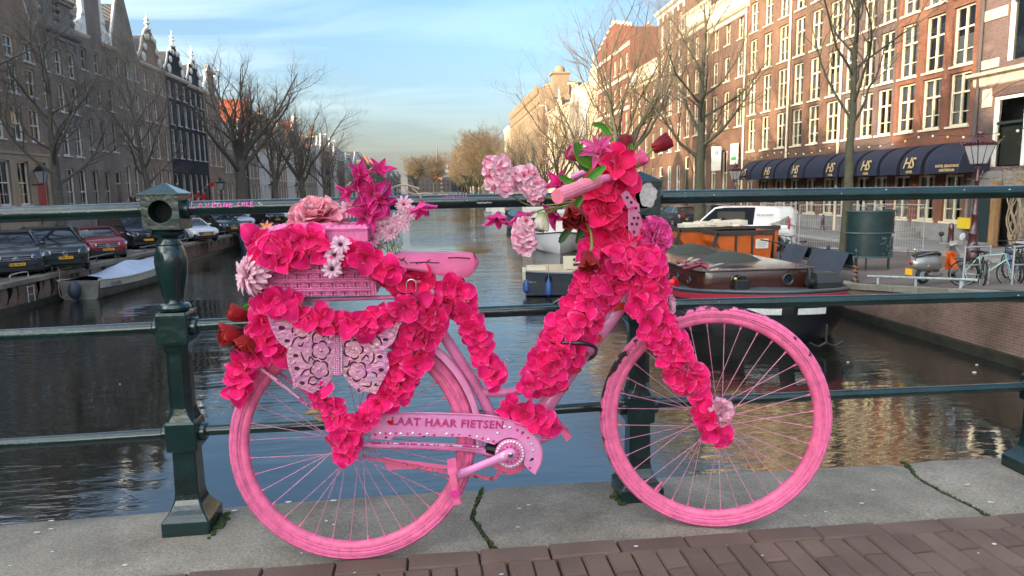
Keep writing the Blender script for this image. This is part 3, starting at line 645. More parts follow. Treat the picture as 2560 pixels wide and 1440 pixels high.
for pts in ([(992, 645), (1003, 650), (1012, 652), (1018, 660)], [(1024, 657), (1045, 656), (1066, 655), (1083, 657), (1098, 657)], [(1066, 655), (1076, 649)], [(1045, 656), (1040, 660)], [(1003, 650), (1012, 645)], [(1120, 645), (1145, 644), (1175, 646)], [(1184, 633), (1189, 645), (1188, 652)]):
 P = []
 for a, b in pts:
  t = (a-984)/209; h = float(np.interp(t*7, range(8), hw)); P.append(bp(a, b, h*.97+.004))
 ck_.tube(P, .0016, 4)
part(ck_, 'crack', M_BLACK, sad)
spr = MB()
for px0, o_ in ((1048, .045), (1048, -.045)):
 P = [bp(px0-9, 680, o_)+Vector((.021*math.cos(t), .021*math.sin(t), -t*.0021)) for t in np.linspace(0, 2*PI*4.2, 90)]
 spr.tube(P, .0042, 6)
part(spr, 'saddle_spring', M_PINK, smooth=60)
sp_ = MB().tube([bp(1046, 745), bp(1034, 690), bp(1033, 672)], .0135, 10); part(sp_, 'seat_post', M_ROSE, smooth=60)
# ---- handlebar and grips
hb0 = bp(1547, 560); hb1 = bp(1534, 440)
hbm = MB(); hbm.tube([hb0, bp(1540, 500), hb1], .0125, 10)
gripA, gripB = hit(1400, 489, 1, 1.70), hit(1492, 452, 1, 1.84)
dirg = (gripA-gripB).normalized(); far = [hb1+Vector((.02, .10, .01)), hb1+Vector((-.02, .2, .02)), hb1+Vector((-.07, .25, .0))]
hbm.tube(smooth_path([gripA, gripB, gripB-dirg*.05+Vector((.02, .0, .0)), hb1+Vector((.012, -.02, .0)), far[0], far[1], far[2]], 5), .0112, 10)
hbp = part(hbm, 'handlebar', M_ROSE, smooth=60)
gr = MB(); q = (gripA-gripB).to_track_quat('Z', 'Y').to_matrix().to_4x4(); Lg = (gripA-gripB).length+.012
rings = []
for z_ in np.linspace(0, Lg, 7):
 rings.append([Matrix.Translation(gripB) @ q @ Vector(((.0172+(.0011 if i % 2 else 0))*math.cos(2*PI*i/28), (.0172+(.0011 if i % 2 else 0))*math.sin(2*PI*i/28), z_)) for i in range(28)])
gr.loft(rings); part(gr, 'grip', mat('grip_paint', lin(240, 130, 150), .45, var=.12, vscale=40), hbp, smooth=35)
# ---- glitter hearts and rhinestone letters on the down tube
M_GLIT = mat('orange_glitter', lin(225, 75, 15), .25, .35, col2=lin(120, 25, 5), vscale=420, bump=1, bscale=420, detail=1)
hgm = MB(); hgm.prism([(x*.00135, z*.00135) for x, z in hp], Matrix(), -.004); hgl = hgm.mesh('glitter_heart', M_GLIT, bevel=.001)
fo_ = [o for o in CHILD[bike.name] if o.name == 'frame'][0]
for (a, b, rt_, s) in ((1546, 763, .6, 1), (1486, 843, .7, 1), (1455, 884, .5, .85), (1434, 921, .7, 1), (1402, 968, .6, 1)):
 o = put('glitter_heart', hgl, fo_, loc=bp(a, b, .0265)-BO, rot=(0, rt_, 0), scale=s)
DT = (bp(1560, 750)-bp(1400, 970)).normalized()
for k, st_ in enumerate([[[(0, 1), (0, 0), (.6, 0)]], [[(.2, 1), (.2, 0)]], [[(.6, 1), (0, .9), (0, .5), (.6, .45), (.6, 0), (0, 0)]], [[(0, 0), (.3, 1), (.6, 0)], [(.12, .4), (.48, .4)]]]):
 base = Vector(bp(1498, 826, .0262)).lerp(bp(1535, 778, .0262), k/3.2)
 for s_ in st_:
  for i in range(len(s_)-1):
   for t in np.linspace(0, 1, 5):
    u_, v_ = s_[i][0]*(1-t)+s_[i+1][0]*t, s_[i][1]*(1-t)+s_[i+1][1]*t
    put('rhinestone', beadw, fo_, loc=base-BO+DT*(u_*.016)+Vector((-DT.z, 0, DT.x))*((v_-.5)*.03), scale=.75)
# ================================================================ cable lock, padlock, pearls
ML = mat('cable_black', (.006, .006, .007), .25, coat=.4)
cl = thing('cable_lock', 'black cable lock looped round the frame and the railing', 'lock', bp(1430, 860, .05))
lk = MB(); lk.tube(smooth_path([bp(1400, 748, -.24), bp(1376, 768, -.24), bp(1367, 800, -.2), bp(1368, 835, -.05), bp(1378, 854, .06), bp(1420, 857, .10), bp(1460, 859, .11), bp(1487, 868, .09), bp(1489, 884, .05), bp(1474, 897, .0), bp(1462, 900, -.04)], 6), .0055, 8)
part(lk, 'cable', ML, cl, smooth=60)
pk = thing('padlock', 'small brass padlock with steel shackle hanging below the saddle', 'padlock', bp(1030, 750, .09))
sh = MB().tube(smooth_path([bp(1016, 745, .09), bp(1016, 712, .09), bp(1020, 702, .09), bp(1030, 699, .09), bp(1038, 704, .09), bp(1040, 716, .09), bp(1039, 745, .09)], 4), .0028, 8); part(sh, 'shackle', M_CHROME, pk, smooth=60)
bd = MB(); c = bp(1028, 748, .09); bd.box(c.x-.019, c.x+.019, c.y-.008, c.y+.008, c.z-.014, c.z+.010); part(bd, 'body', mat('lock_blue', (.03, .05, .2), .35, col2=(.5, .5, .45), vscale=60, thr=(.5, .52)), pk, bevel=.002)
pl = thing('pearl_string', 'short string of white pearls over the petals by the seat tube', 'pearl string', bp(1088, 770, .09))
pm = MB().ball((0, 0, 0), .0045, 10, 6).mesh('pearl', mat('pearl', (.75, .68, .66), .15, coat=.6), 180)
for i in range(9): put('pearl', pm, pl, loc=bp(1091-i*.6, 742+i*6.2, .098)-bp(1088, 770, .09))
# ================================================================ wicker basket
M_WICK = mat('wicker_paint', lin(222, 120, 168), .55, var=.15, vscale=50, bump=.3, bscale=200)
bo = bp(800, 735, 0)
bk = thing('wicker_basket', 'pink painted wicker basket with a closed lid on the rear carrier', 'basket', bo)
def bpt(px, py, off): return bp(px, py, off)
W_OFF, W_DEP = .105, .20
bl, brr, tl, tr = bp(672, 742, W_OFF), bp(934, 738, W_OFF), bp(662, 606, W_OFF), bp(922, 604, W_OFF)
ins = MB(); rg = lambda o_, k: [p+Vector((0, o_, 0)) for p in k]
near = [bl, brr, tr, tl]
ins.loft([[p+Vector((0, .006, 0)) for p in near], [p+Vector((0, W_DEP, 0)) for p in near]]); part(ins, 'gap_shade', mat('gap_shade_paint', lin(70, 22, 45), .8), bk)  # dark sheet behind the weave paints shade into its gaps
wv = MB(); nrow, ncol = 24, 9
for i in range(nrow):
 t = (i+.5)/nrow; a, b = bl.lerp(tl, t), brr.lerp(tr, t); P = []
 for j in range(ncol*2+1):
  s_ = j/(ncol*2); ph = 1 if (i//2+j//1) % 2 else -1
  P.append(a.lerp(b, s_)+Vector((0, (.0085*ph if j % 2 else 0), 0)))
 wv.tube(smooth_path(P, 2), .0033, 5)
 c1, c2 = b+Vector((.003, .0, 0)), b+Vector((.003, W_DEP, 0)); wv.tube([c1.lerp(c2, q)+Vector((.003*((-1)**k_), 0, 0)) for k_, q in enumerate(np.linspace(0, 1, 7))], .0033, 5)
 c1, c2 = a+Vector((-.003, .0, 0)), a+Vector((-.003, W_DEP, 0)); wv.tube([c1.lerp(c2, q) for q in np.linspace(0, 1, 3)], .0033, 5)
for j in range(ncol):
 s_ = (j+.5)/ncol
 for e in (-.004, .004): wv.tube([bl.lerp(brr, s_)+Vector((e, .001, 0)), tl.lerp(tr, s_)+Vector((e, .001, 0))], .0028, 5)
for s_ in np.linspace(0, 1, 5):
 for P, Q in ((bl, tl), (brr, tr)): wv.tube([P.lerp(Q, 0)+Vector((0, W_DEP*s_, 0)), Q+Vector((0, W_DEP*s_, 0))], .004, 5)
struct(part(wv, 'weave', M_WICK, bk, smooth=60), 'stuff')
lb, lt = [bp(658, 606, W_OFF+.012), bp(920, 604, W_OFF+.012)], [bp(660, 577, W_OFF+.012), bp(918, 572, W_OFF+.012)]
lid = MB(); dz = Vector((0, W_DEP+.022, 0)); lid.loft([[lb[0], lb[1], lb[1]+dz, lb[0]+dz], [lt[0], lt[1], lt[1]+dz, lt[0]+dz]])
ldp = part(lid, 'lid', M_WICK, bk, bevel=.004)
wr_ = MB()
for i in range(74):
 s_ = (i+.5)/74; a, b = lb[0].lerp(lb[1], s_), lt[0].lerp(lt[1], s_); wr_.tube([a+Vector((0, -.002, 0)), b+Vector((0, -.002, 0))], .0021, 5)
for k_ in range(9):
 o_ = Vector((0, (W_DEP+.02)*(k_+.5)/9, .001)); P = [lt[0].lerp(lt[1], q)+o_+Vector((0, 0, .0035*((-1)**(i+k_)))) for i, q in enumerate(np.linspace(0, 1, 27))]
 wr_.tube(smooth_path(P, 2), .007, 6)
for k_, o_ in ((0, -.004), (1, -.002)): wr_.tube([lt[0]+Vector((0, o_, .001-.004*k_)), lt[1]+Vector((0, o_, .001-.004*k_))], .0035, 6)
struct(part(wr_, 'rim_weave', M_WICK, ldp, smooth=60), 'stuff')
hr = MB(); c = bp(790, 566, .06); P = [c+Vector((.053*math.cos(t), .045*math.sin(t), 0)) for t in np.linspace(0, 2*PI, 41)[:-1]]
hr.tube(P, .0085, 8, closed=True)
hh = part(hr, 'handle_ring', M_WICK, bk, smooth=60)
tw = MB()
for i in range(56):
 t = 2*PI*i/56; e = c+Vector((.053*math.cos(t), .045*math.sin(t), 0)); rad_ = Vector((math.cos(t), math.sin(t), 0))
 tw.tube([e+rad_*(.0095*math.cos(q))+Vector((0, 0, .0095*math.sin(q))) for q in np.linspace(0, 2*PI, 8)], .0015, 4)
struct(part(tw, 'binding', M_WICK, hh), 'stuff')
# ================================================================ flowers
def petal_mat(name, base, edge, heart, rndv=.14, trans=.28, vein=.25, rough=.6):
 ma = bpy.data.materials.new(name); ma.use_nodes = True; N, L = ma.node_tree.nodes, ma.node_tree.links; P = N['Principled BSDF']
 P.inputs['Roughness'].default_value = rough; P.inputs['Specular IOR Level'].default_value = .25; P.inputs['Sheen Weight'].default_value = .15
 at = N.new('ShaderNodeAttribute'); at.attribute_name = 'rim'; ay = N.new('ShaderNodeAttribute'); ay.attribute_name = 'along'
 m1 = N.new('ShaderNodeMix'); m1.data_type = 'RGBA'; m1.inputs[6].default_value = (*heart, 1); m1.inputs[7].default_value = (*base, 1)
 mr = N.new('ShaderNodeMapRange'); mr.inputs[1].default_value = .05; mr.inputs[2].default_value = .55; L.new(ay.outputs['Fac'], mr.inputs[0]); L.new(mr.outputs[0], m1.inputs[0])
 tcn = N.new('ShaderNodeTexCoord'); mp = N.new('ShaderNodeMapping'); mp.inputs['Scale'].default_value = (420, 26, 1); L.new(tcn.outputs['Object'], mp.inputs[0])
 nz = N.new('ShaderNodeTexNoise'); nz.inputs['Scale'].default_value = 1; nz.inputs['Detail'].default_value = 2; L.new(mp.outputs[0], nz.inputs['Vector'])
 vr = N.new('ShaderNodeMapRange'); vr.inputs[1].default_value = .3; vr.inputs[2].default_value = .7; vr.inputs[3].default_value = 1-vein*.5; vr.inputs[4].default_value = 1+vein*.5; L.new(nz.outputs[0], vr.inputs[0])
 m2 = N.new('ShaderNodeMix'); m2.data_type = 'RGBA'; m2.inputs[7].default_value = (*edge, 1); L.new(m1.outputs[2], m2.inputs[6])
 pw = N.new('ShaderNodeMath'); pw.operation = 'POWER'; pw.inputs[1].default_value = 1.6; L.new(at.outputs['Fac'], pw.inputs[0]); L.new(pw.outputs[0], m2.inputs[0])
 oi = N.new('ShaderNodeObjectInfo'); rr = N.new('ShaderNodeMapRange'); rr.inputs[3].default_value = 1-rndv; rr.inputs[4].default_value = 1+rndv; L.new(oi.outputs['Random'], rr.inputs[0])
 ml = N.new('ShaderNodeMath'); ml.operation = 'MULTIPLY'; L.new(rr.outputs[0], ml.inputs[0]); L.new(vr.outputs[0], ml.inputs[1])
 hs = N.new('ShaderNodeHueSaturation'); L.new(m2.outputs[2], hs.inputs['Color']); L.new(ml.outputs[0], hs.inputs['Value']); L.new(hs.outputs[0], P.inputs['Base Color'])
 tr = N.new('ShaderNodeBsdfTranslucent'); ms = N.new('ShaderNodeMixShader'); ms.inputs[0].default_value = trans
 L.new(hs.outputs[0], tr.inputs[0]); L.new(P.outputs[0], ms.inputs[1]); L.new(tr.outputs[0], ms.inputs[2]); L.new(ms.outputs[0], N['Material Output'].inputs[0])
 bp_ = N.new('ShaderNodeBump'); bp_.inputs['Strength'].default_value = .25; bp_.inputs['Distance'].default_value = .001; L.new(nz.outputs[0], bp_.inputs['Height']); L.new(bp_.outputs[0], P.inputs['Normal'])
 return ma
def petal(name, m, L=.058, W=.062, cup=.012, curl=.010, tip=1.0, base=.25, seed=0, wave=.004, nu=8, nv=7):
 """a petal rooted at the origin along +Y, facing +Z; tip>1 pointed, <1 blunt"""
 mb = MB(); P = []; rim = []; al = []
 for i in range(nv+1):
  v = (i/nv)**.8
  if tip < 1.3: w = W/2*(base+(1-base)*math.sin(PI/2*min(1, v/.56))) if v < .56 else W/2*math.sqrt(max(0, 1-((v-.56)/.465)**2))
  else: w = W/2*(base+(1-base)*math.sin(PI/2*min(1, v/.42))) if v < .42 else W/2*max(.02, 1-((v-.42)/.59)**1.6)
  row = []
  for j in range(nu+1):
   u = (-1+2*j/nu); u = u if 0 < j < nu else u
   if j == 1: u = -.90
   if j == nu-1: u = .90
   edge = abs(u)
   drop = .0 if v < 1 else 0
   y = L*v
   z = cup*(u*u)*math.sin(PI*v*.8) + curl*(-(v**3)*.9+.9*v*(1-v)*1.6) + wave*mnoise.noise((u*1.6+seed*7.1, v*2.4+seed, seed*3.3))*(.3+v)
   row.append((w*u, y, z)); rim.append(1.0 if (j in (0, nu) and i > 1) or i == nv else 0.0); al.append(v)
  P.append(row)
 mb.grid(P); me = mb.mesh(name, m, 180, recalc=False)
 for nm, dat in (('rim', rim), ('along', al)):
  a = me.attributes.new(nm, 'FLOAT', 'POINT'); a.data.foreach_set('value', dat)
 return me
HOT = petal_mat('petal_hot_pink', lin(250, 26, 124), lin(255, 128, 180), lin(222, 8, 92), .16, .34)
DEEP = petal_mat('petal_deep_pink', lin(244, 22, 100), lin(252, 105, 158), lin(205, 6, 66), .18, .34)
VIOL = petal_mat('petal_violet_pink', lin(240, 66, 158), lin(246, 130, 195), lin(226, 40, 120), .12)
PALE = petal_mat('petal_pale_pink', lin(246, 196, 212), lin(248, 224, 232), lin(232, 130, 162), .1)
BLUSH = petal_mat('petal_blush', lin(240, 150, 170), lin(240, 196, 190), lin(226, 70, 110), .12)
CARN = petal_mat('petal_carnation', lin(240, 188, 205), lin(236, 120, 165), lin(238, 200, 205), .1)
MAGN = petal_mat('petal_magnolia', lin(232, 60, 150), lin(242, 110, 185), lin(205, 20, 110), .12, vein=.5)
LILY = petal_mat('petal_lily', lin(226, 92, 160), lin(214, 50, 130), lin(238, 160, 195), .1, vein=.5)
TULR = petal_mat('petal_tulip_red', lin(150, 16, 26), lin(185, 50, 40), lin(90, 8, 18), .15, vein=.6)
TULD = petal_mat('petal_tulip_dark', lin(120, 14, 34), lin(150, 25, 40), lin(170, 40, 40), .15, vein=.6)
TULP = petal_mat('petal_tulip_pink', lin(222, 80, 135), lin(235, 130, 170), lin(190, 200, 100), .12, vein=.4)
TULW = petal_mat('petal_tulip_white', lin(222, 216, 190), lin(236, 232, 214), lin(170, 180, 110), .08, vein=.3)
LEAF = petal_mat('leaf_green', lin(72, 130, 30), lin(110, 160, 50), lin(60, 105, 25), .15, .2, .5, .4)
LEAFD = petal_mat('leaf_dark', lin(44, 84, 40), lin(70, 110, 50), lin(40, 70, 30), .15, .15, .4, .4)
M_STEM = mat('stem_green', lin(120, 140, 60), .55, var=.2); M_TWIG = mat('twig_pale', lin(178, 158, 130), .7, var=.25, vscale=60)
M_CENTRE = mat('stamen', lin(170, 20, 60), .7); M_DARKC = mat('daisy_centre', lin(45, 28, 20), .8, var=.4, vscale=200); M_YEL = mat('stamen_yellow', lin(200, 160, 60), .7)
HP = [petal("petal", HOT, .034+.005*(i % 3), .036+.005*((i*2) % 3), .008+.006*(i % 2), .006+.009*((i+1) % 3), .8, .2, i+1, .006) for i in range(6)]
DP = [petal("petal", DEEP, .054+.004*(i % 3), .054, .014, .012, .8, .25, i+11, .007) for i in range(4)]
button = MB().ball((0, 0, .003), .004, 6, 4).mesh('blossom_heart', M_CENTRE, 180)
NB = Vector((-.0, -1, .12)).normalized() # towards the street
def place_petal(me, parent, normal, ang, tilt, sc=1, lift=.0):
 return put('petal', me, parent, M=normal.to_track_quat('Z', 'Y').to_matrix().to_4x4() @ Matrix.Rotation(ang, 4, 'Z') @ Matrix.Translation((0, .003, lift)) @ Matrix.Rotation(tilt, 4, 'X') @ Matrix.Scale(sc, 4))
def blossom(parent, p, normal, meshes, r, n=4, sc=1.0, base=(0, 0, 0)):
 b = put('blossom', button, parent, loc=Vector(p)-Vector(base))
 a0 = r.uniform(0, 6)
 for i in range(n):
  place_petal(r.choice(meshes), b, normal, a0+2*PI*i/n+r.uniform(-.25, .25), r.uniform(.12, .75), sc*r.uniform(.85, 1.12), .0015*i)
 return b
def garland(label, path, hw, seed, meshes, step=40, off=(.03, .07), sc=1.0, n=4, group='fabric petal garlands tied to the bicycle', depth=0):
 r = random.Random(seed); pts = [Vector((a, b, 0)) for a, b in path]; base = bp(*path[len(path)//2], .03)
 g = thing('petal_garland', label, 'flower garland', base, 0, group)
 L = sum((pts[i+1]-pts[i]).length for i in range(len(pts)-1)); k = max(1, int(L/(step*.88))); hws = hw if hasattr(hw, '__len__') else [hw]*len(pts)
 vine = MB().tube(smooth_path([bp(a, b, off[0]*.5-depth) for a, b in path], 3), .003, 5); part(vine, 'vine', M_STEM, g)
 for i in range(k+1):
  s_ = L*i/max(1, k); acc = 0
  for j in range(len(pts)-1):
   d = (pts[j+1]-pts[j]).length
   if acc+d >= s_ or j == len(pts)-2: break
   acc += d
  t = min(1, (s_-acc)/d); c = pts[j].lerp(pts[j+1], t); dr = (pts[j+1]-pts[j]).normalized(); pr = Vector((-dr.y, dr.x, 0)); h = max(5, (hws[j]*(1-t)+hws[j+1]*t)*1.0-22)
  m_ = max(1, round(2*h/26))
  for q in range(m_):
   u = (0 if m_ == 1 else -1+2*q/(m_-1))*.72+r.uniform(-.18, .18); pc = c+pr*(u*h)+dr*r.uniform(-9, 9)
   o = off[0]+(off[1]-off[0])*(1-u*u)+r.uniform(-.008, .012)-depth
   nrm = (NB + Vector((pr.x*u, 0, -pr.y*u))*.75 + Vector((r.uniform(-.45, .45), 0, r.uniform(-.45, .45)))).normalized()
   blossom(g, bp(pc.x, pc.y, o), nrm, meshes, r, n, sc, base)
 return g
garland('hot pink petals draped along the front of the wicker lid', [(652, 606), (688, 618), (742, 598), (798, 600), (812, 622)], 26, 1, HP, 22, (.118, .13))
garland('hot pink petals hanging on the right front of the basket', [(872, 628), (915, 645), (955, 676), (985, 668)], 28, 2, HP, 22, (.112, .128))
garland('hot pink petals at the left edge of the basket lid', [(648, 602), (668, 632), (700, 650), (725, 645)], 22, 31, HP, 22, (.118, .13))
garland('long hot pink petal garland along the carrier under the basket', [(672, 752), (712, 752), (762, 786), (832, 806), (905, 812), (972, 788), (1040, 758)], [34, 36, 36, 38, 38, 40, 36], 3, HP, 27, (.085, .115))
garland('hot pink petals down the left edge behind the metal butterfly', [(662, 770), (650, 815), (668, 850), (700, 880)], 34, 4, HP, 25, (.03, .06))
garland('hot pink petals at the very back of the rear mudguard', [(640, 880), (600, 915), (596, 950), (588, 975)], 20, 5, HP, 22, (.02, .05))
garland('hot pink petal garland falling from the carrier to the rear hub', [(1085, 745), (1070, 800), (1040, 860), (1015, 915), (985, 975), (928, 1025), (884, 1062), (868, 1110), (864, 1135)], [40, 44, 44, 42, 42, 40, 38, 38, 24], 6, HP, 26, (.06, .09))
garland('hot pink petals from the butterfly tail to the rear hub', [(800, 985), (830, 1010), (850, 1060), (850, 1095)], [26, 34, 40, 40], 7, HP, 26, (.06, .085))
garland('hot pink petal garland down the seat tube', [(1110, 712), (1145, 745), (1170, 800), (1195, 850), (1215, 900), (1238, 948)], [40, 44, 40, 36, 32, 20], 8, HP, 25, (.03, .055))
garland('deep pink petals massed under the saddle', [(985, 690), (1010, 720), (1060, 700)], [36, 40, 34], 9, DP, 26, (.02, .05), .85)
garland('wide hot pink petal garland up the big down tube', [(1322, 965), (1365, 940), (1398, 880), (1430, 820), (1475, 750), (1510, 690), (1545, 650)], [34, 58, 58, 58, 60, 64, 66], 10, HP, 25, (.04, .075))
garland('mass of hot pink petals round the head tube', [(1470, 660), (1540, 640), (1610, 660), (1640, 690), (1610, 735)], [44, 58, 58, 44, 40], 11, HP, 25, (.06, .10))
garland('hot pink petal garland down the front fork to the hub', [(1612, 745), (1635, 800), (1672, 858), (1702, 915), (1735, 968), (1752, 1015), (1765, 1050), (1802, 1090)], [44, 46, 44, 44, 42, 38, 32, 20], 12, HP, 25, (.07, .095))
garland('hot pink petals around the bottom bracket', [(1268, 1020), (1300, 1024), (1338, 1046), (1372, 1064)], [28, 34, 36, 26], 13, HP, 25, (.02, .045))
garland('large deep pink petals up the handlebar stem', [(1535, 400), (1540, 445), (1505, 500), (1520, 545), (1545, 590)], [34, 40, 54, 56, 50], 14, DP, 28, (.04, .085), 1.0, 5)
# ---- single blooms
def bloom(name, label, cat, px, py, off, meshes, layers, normal=(0, -1, .1), seed=1, group=None, heart=None, base_p=None):
 """layers: (count, tilt, scale) from outside in"""
 r = random.Random(seed); p = base_p or bp(px, py, off); t = thing(name, label, cat, p, 0, group); nrm = Vector(normal).normalized()
 for k, (n, tilt, sc) in enumerate(layers):
  a0 = r.uniform(0, 6)
  for i in range(n): place_petal(r.choice(meshes), t, nrm, a0+2*PI*i/n+r.uniform(-.15, .15), tilt+r.uniform(-.12, .12), sc*r.uniform(.9, 1.1), .0012*k)
 if heart: put('centre', heart, t, M=nrm.to_track_quat('Z', 'Y').to_matrix().to_4x4())
 return t
BL = [petal('petal', BLUSH, .075, .07, .02, .012, .75, .3, 41+i, .012) for i in range(3)]
bloom('silk_peony', 'large blush pink peony lying on the basket lid', 'flower', 793, 556, .03, BL, [(7, .10, 1.0), (7, .45, .95), (6, .85, .88), (5, 1.15, .8), (5, 1.4, .7)], (.02, -.52, .85), 3)
VP = [petal('petal', VIOL, .052, .05, .018, .012, .75, .3, 51+i, .01) for i in range(3)]
bloom('silk_peony', 'violet pink peony beside the head tube on the handlebar', 'flower', 1632, 590, .05, VP, [(8, -.25, 1.0), (8, .1, 1.05), (8, .45, 1.0), (7, .8, .9), (6, 1.1, .8), (5, 1.35, .7)], (.45, -.85, .12), 4)
PP = [petal('petal', CARN, .042, .036, .012, .010, .7, .3, 61+i, .012) for i in range(3)]
bloom('silk_carnation', 'ruffled pink and white carnation covering the front hub', 'flower', 1797, 1030, .10, PP, [(9, .05, 1.0), (9, .35, .95), (9, .7, .85), (8, 1.0, .75), (6, 1.3, .62)], (.12, -1, .12), 5)
bloom('silk_carnation', 'small pale carnation tucked beside the fork above the front tyre', 'flower', 1664, 760, .03, PP, [(8, .1, .8), (8, .5, .75), (7, .9, .65)], (.7, -.6, .2), 6)
SP = [petal('petal', PALE, .052, .017, .004, .012, 1.0, .3, 71+i, .003, 4, 6) for i in range(3)]; SW = [petal('petal', petal_mat('petal_cream', lin(226, 205, 196), lin(236, 220, 214), lin(200, 170, 150)), .05, .015, .004, .012, 1.0, .3, 75, .003, 4, 6)]
bloom('silk_chrysanthemum', 'pale pink pompon chrysanthemum on the left end of the basket', 'flower', 630, 688, .13, SP, [(18, -.35, 1.0), (18, .0, 1.0), (17, .3, .95), (15, .6, .85), (12, .95, .7), (8, 1.25, .55)], (-.75, -.6, .15), 7)
bloom('silk_chrysanthemum', 'cream chrysanthemum half seen against the wicker side', 'flower', 660, 690, .09, SW, [(16, .05, .8), (14, .45, .7)], (.1, -.9, .1), 8)
DY = [petal('petal', petal_mat('petal_daisy', lin(238, 198, 214), lin(240, 214, 224), lin(200, 110, 150)), .023, .009, .002, .003, 1.0, .35, 81, .001, 4, 5)]
dc = MB().ball((0, 0, .002), .006, 10, 5, (1, 1, .6)).mesh('centre', M_DARKC, 180)
for (a, b, lab, nn) in ((851, 612, 'uppermost of the three pale pink daisies on the basket', (.2, -.9, .45)), (836, 638, 'middle one of the three pale pink daisies on the basket', (-.15, -1, .25)), (830, 672, 'lowest of the three pale pink daisies, on the bare wicker', (0, -1, .0))):
 bloom('silk_daisy', lab, 'flower', a, b, .155, DY, [(13, .12, 1.0), (9, .3, .9)], nn, 9+a, 'pale daisies on the basket', dc)
ML_ = [petal('petal', MAGN, .052, .024, .010, .006, 2.0, .35, 91+i, .003, 6, 7) for i in range(3)]
def magnolia(label, px, py, off, nrm, n=6, sc=1, tilt=.6, seed=1, group='magenta magnolias on pale twigs', p=None):
 return bloom('silk_magnolia', label, 'flower', px, py, off, ML_, [(n, tilt, sc), (max(3, n-2), tilt+.35, sc*.85)], nrm, seed, group, base_p=p)
MG = [(880, 478, 'leftmost magenta magnolia bud on the pale twigs', (-.5, -.6, -.1), 4, .8, .9), (897, 440, 'topmost left magenta magnolia on the pale twigs', (.4, -.7, .4), 5, .8, .7), (945, 437, 'magenta magnolia at the upper right of the twigs', (.3, -.6, .6), 5, .9, .8), (892, 468, 'magenta magnolia facing left in the middle of the twigs', (.6, -.7, .2), 5, .9, .5), (932, 488, 'widest magenta magnolia in front of the top rail', (-.1, -1, .1), 6, 1.1, .35), (950, 500, 'magenta magnolia drooping right over the top rail', (.6, -.8, -.3), 5, 1.0, .5), (918, 540, 'magenta magnolia low beside the peony', (.2, -.9, .35), 6, 1.15, .45), (1053, 503, 'single magenta magnolia hanging at the end of a curly twig', (.15, -.55, -.85), 5, .95, .75)]
for i, (a, b, lab, nn, n, sc, ti) in enumerate(MG): magnolia(lab, a, b, .05, nn, n, sc, ti, 20+i)
tb = thing('twig_spray', 'pale curly twigs rising from the basket behind the magnolias', 'twig', bp(950, 600, 0))
tw = MB()
for pts in ([(958, 620), (935, 570), (905, 530), (875, 500), (862, 480), (878, 455)], [(950, 600), (940, 550), (935, 500), (930, 450), (918, 440), (905, 412), (898, 405)], [(955, 590), (945, 530), (960, 490), (985, 468), (1010, 462), (1030, 466), (1048, 472)], [(1010, 462), (1020, 480), (1040, 486), (1062, 483), (1082, 485)], [(930, 450), (922, 436), (925, 424), (938, 418), (945, 410)], [(1030, 470), (1046, 484), (1053, 496)], [(950, 600), (925, 560), (900, 520), (893, 475)]):
 tw.tube(smooth_path([bp(a, b, .035) for a, b in pts], 4), .0024, 6)
part(tw, 'twig', M_TWIG, tb, smooth=60)
AS = [petal('petal', PALE, .020, .007, .002, .003, 1.0, .4, 95, .001, 4, 5)]
for i, (a, b, nn) in enumerate([(1010, 512, (-.2, -.9, .3)), (1022, 532, (.3, -.9, -.1)), (890, 522, (-.2, -.8, .6)), (872, 522, (.1, -.9, .3)), (1000, 560, (.2, -.9, .4)), (958, 568, (-.2, -.9, .3)), (975, 582, (.2, -.9, .1)), (930, 598, (0, -1, .2)), (988, 555, (-.3, -.9, .2)), (948, 545, (.1, -.9, .2))]):
 bloom('silk_aster', ['small pale aster on the tallest stem right of the magnolias', 'small pale aster just under the tallest one', 'small pale aster between the peony and the twigs', 'small pale aster touching the peony', 'wide pale aster on the green stem above the saddle', 'pale aster left of the green stem', 'pale aster nodding over the wispy leaves', 'lowest pale aster by the basket lid', 'pale aster half hidden behind the wide one', 'pale aster below the drooping magnolia'][i], 'flower', a, b, .045, AS, [(12, .1, 1.15), (10, .5, .95), (8, .9, .7)], nn, 60+i, 'small pale asters beside the basket')
gs = thing('wispy_greenery', 'thin green stems and wispy leaves between basket and saddle', 'greenery', bp(985, 620, 0)); gm = MB(); r = random.Random(5)
for pts in ([(990, 640), (985, 600), (998, 565), (1010, 530), (1012, 515)], [(970, 640), (965, 600), (950, 570)], [(985, 640), (975, 600), (960, 560), (930, 545)]): gm.tube(smooth_path([bp(a, b, .03) for a, b in pts], 4), .0018, 5)
for i in range(70):
 a, b = r.uniform(925, 1005), r.uniform(560, 650); an = r.uniform(-2.6, -.5); l_ = r.uniform(12, 30)
 gm.tube([bp(a, b, r.uniform(.0, .06)), bp(a+l_*.5*math.cos(an), b+l_*.5*math.sin(an), .03), bp(a+l_*math.cos(an+.2), b+l_*math.sin(an+.2), .03)], [.0013, .0012, .0004], 4)
struct(part(gm, 'wisps', mat('wisp_green', lin(120, 132, 84), .7, var=.3, vscale=50), gs), 'stuff')
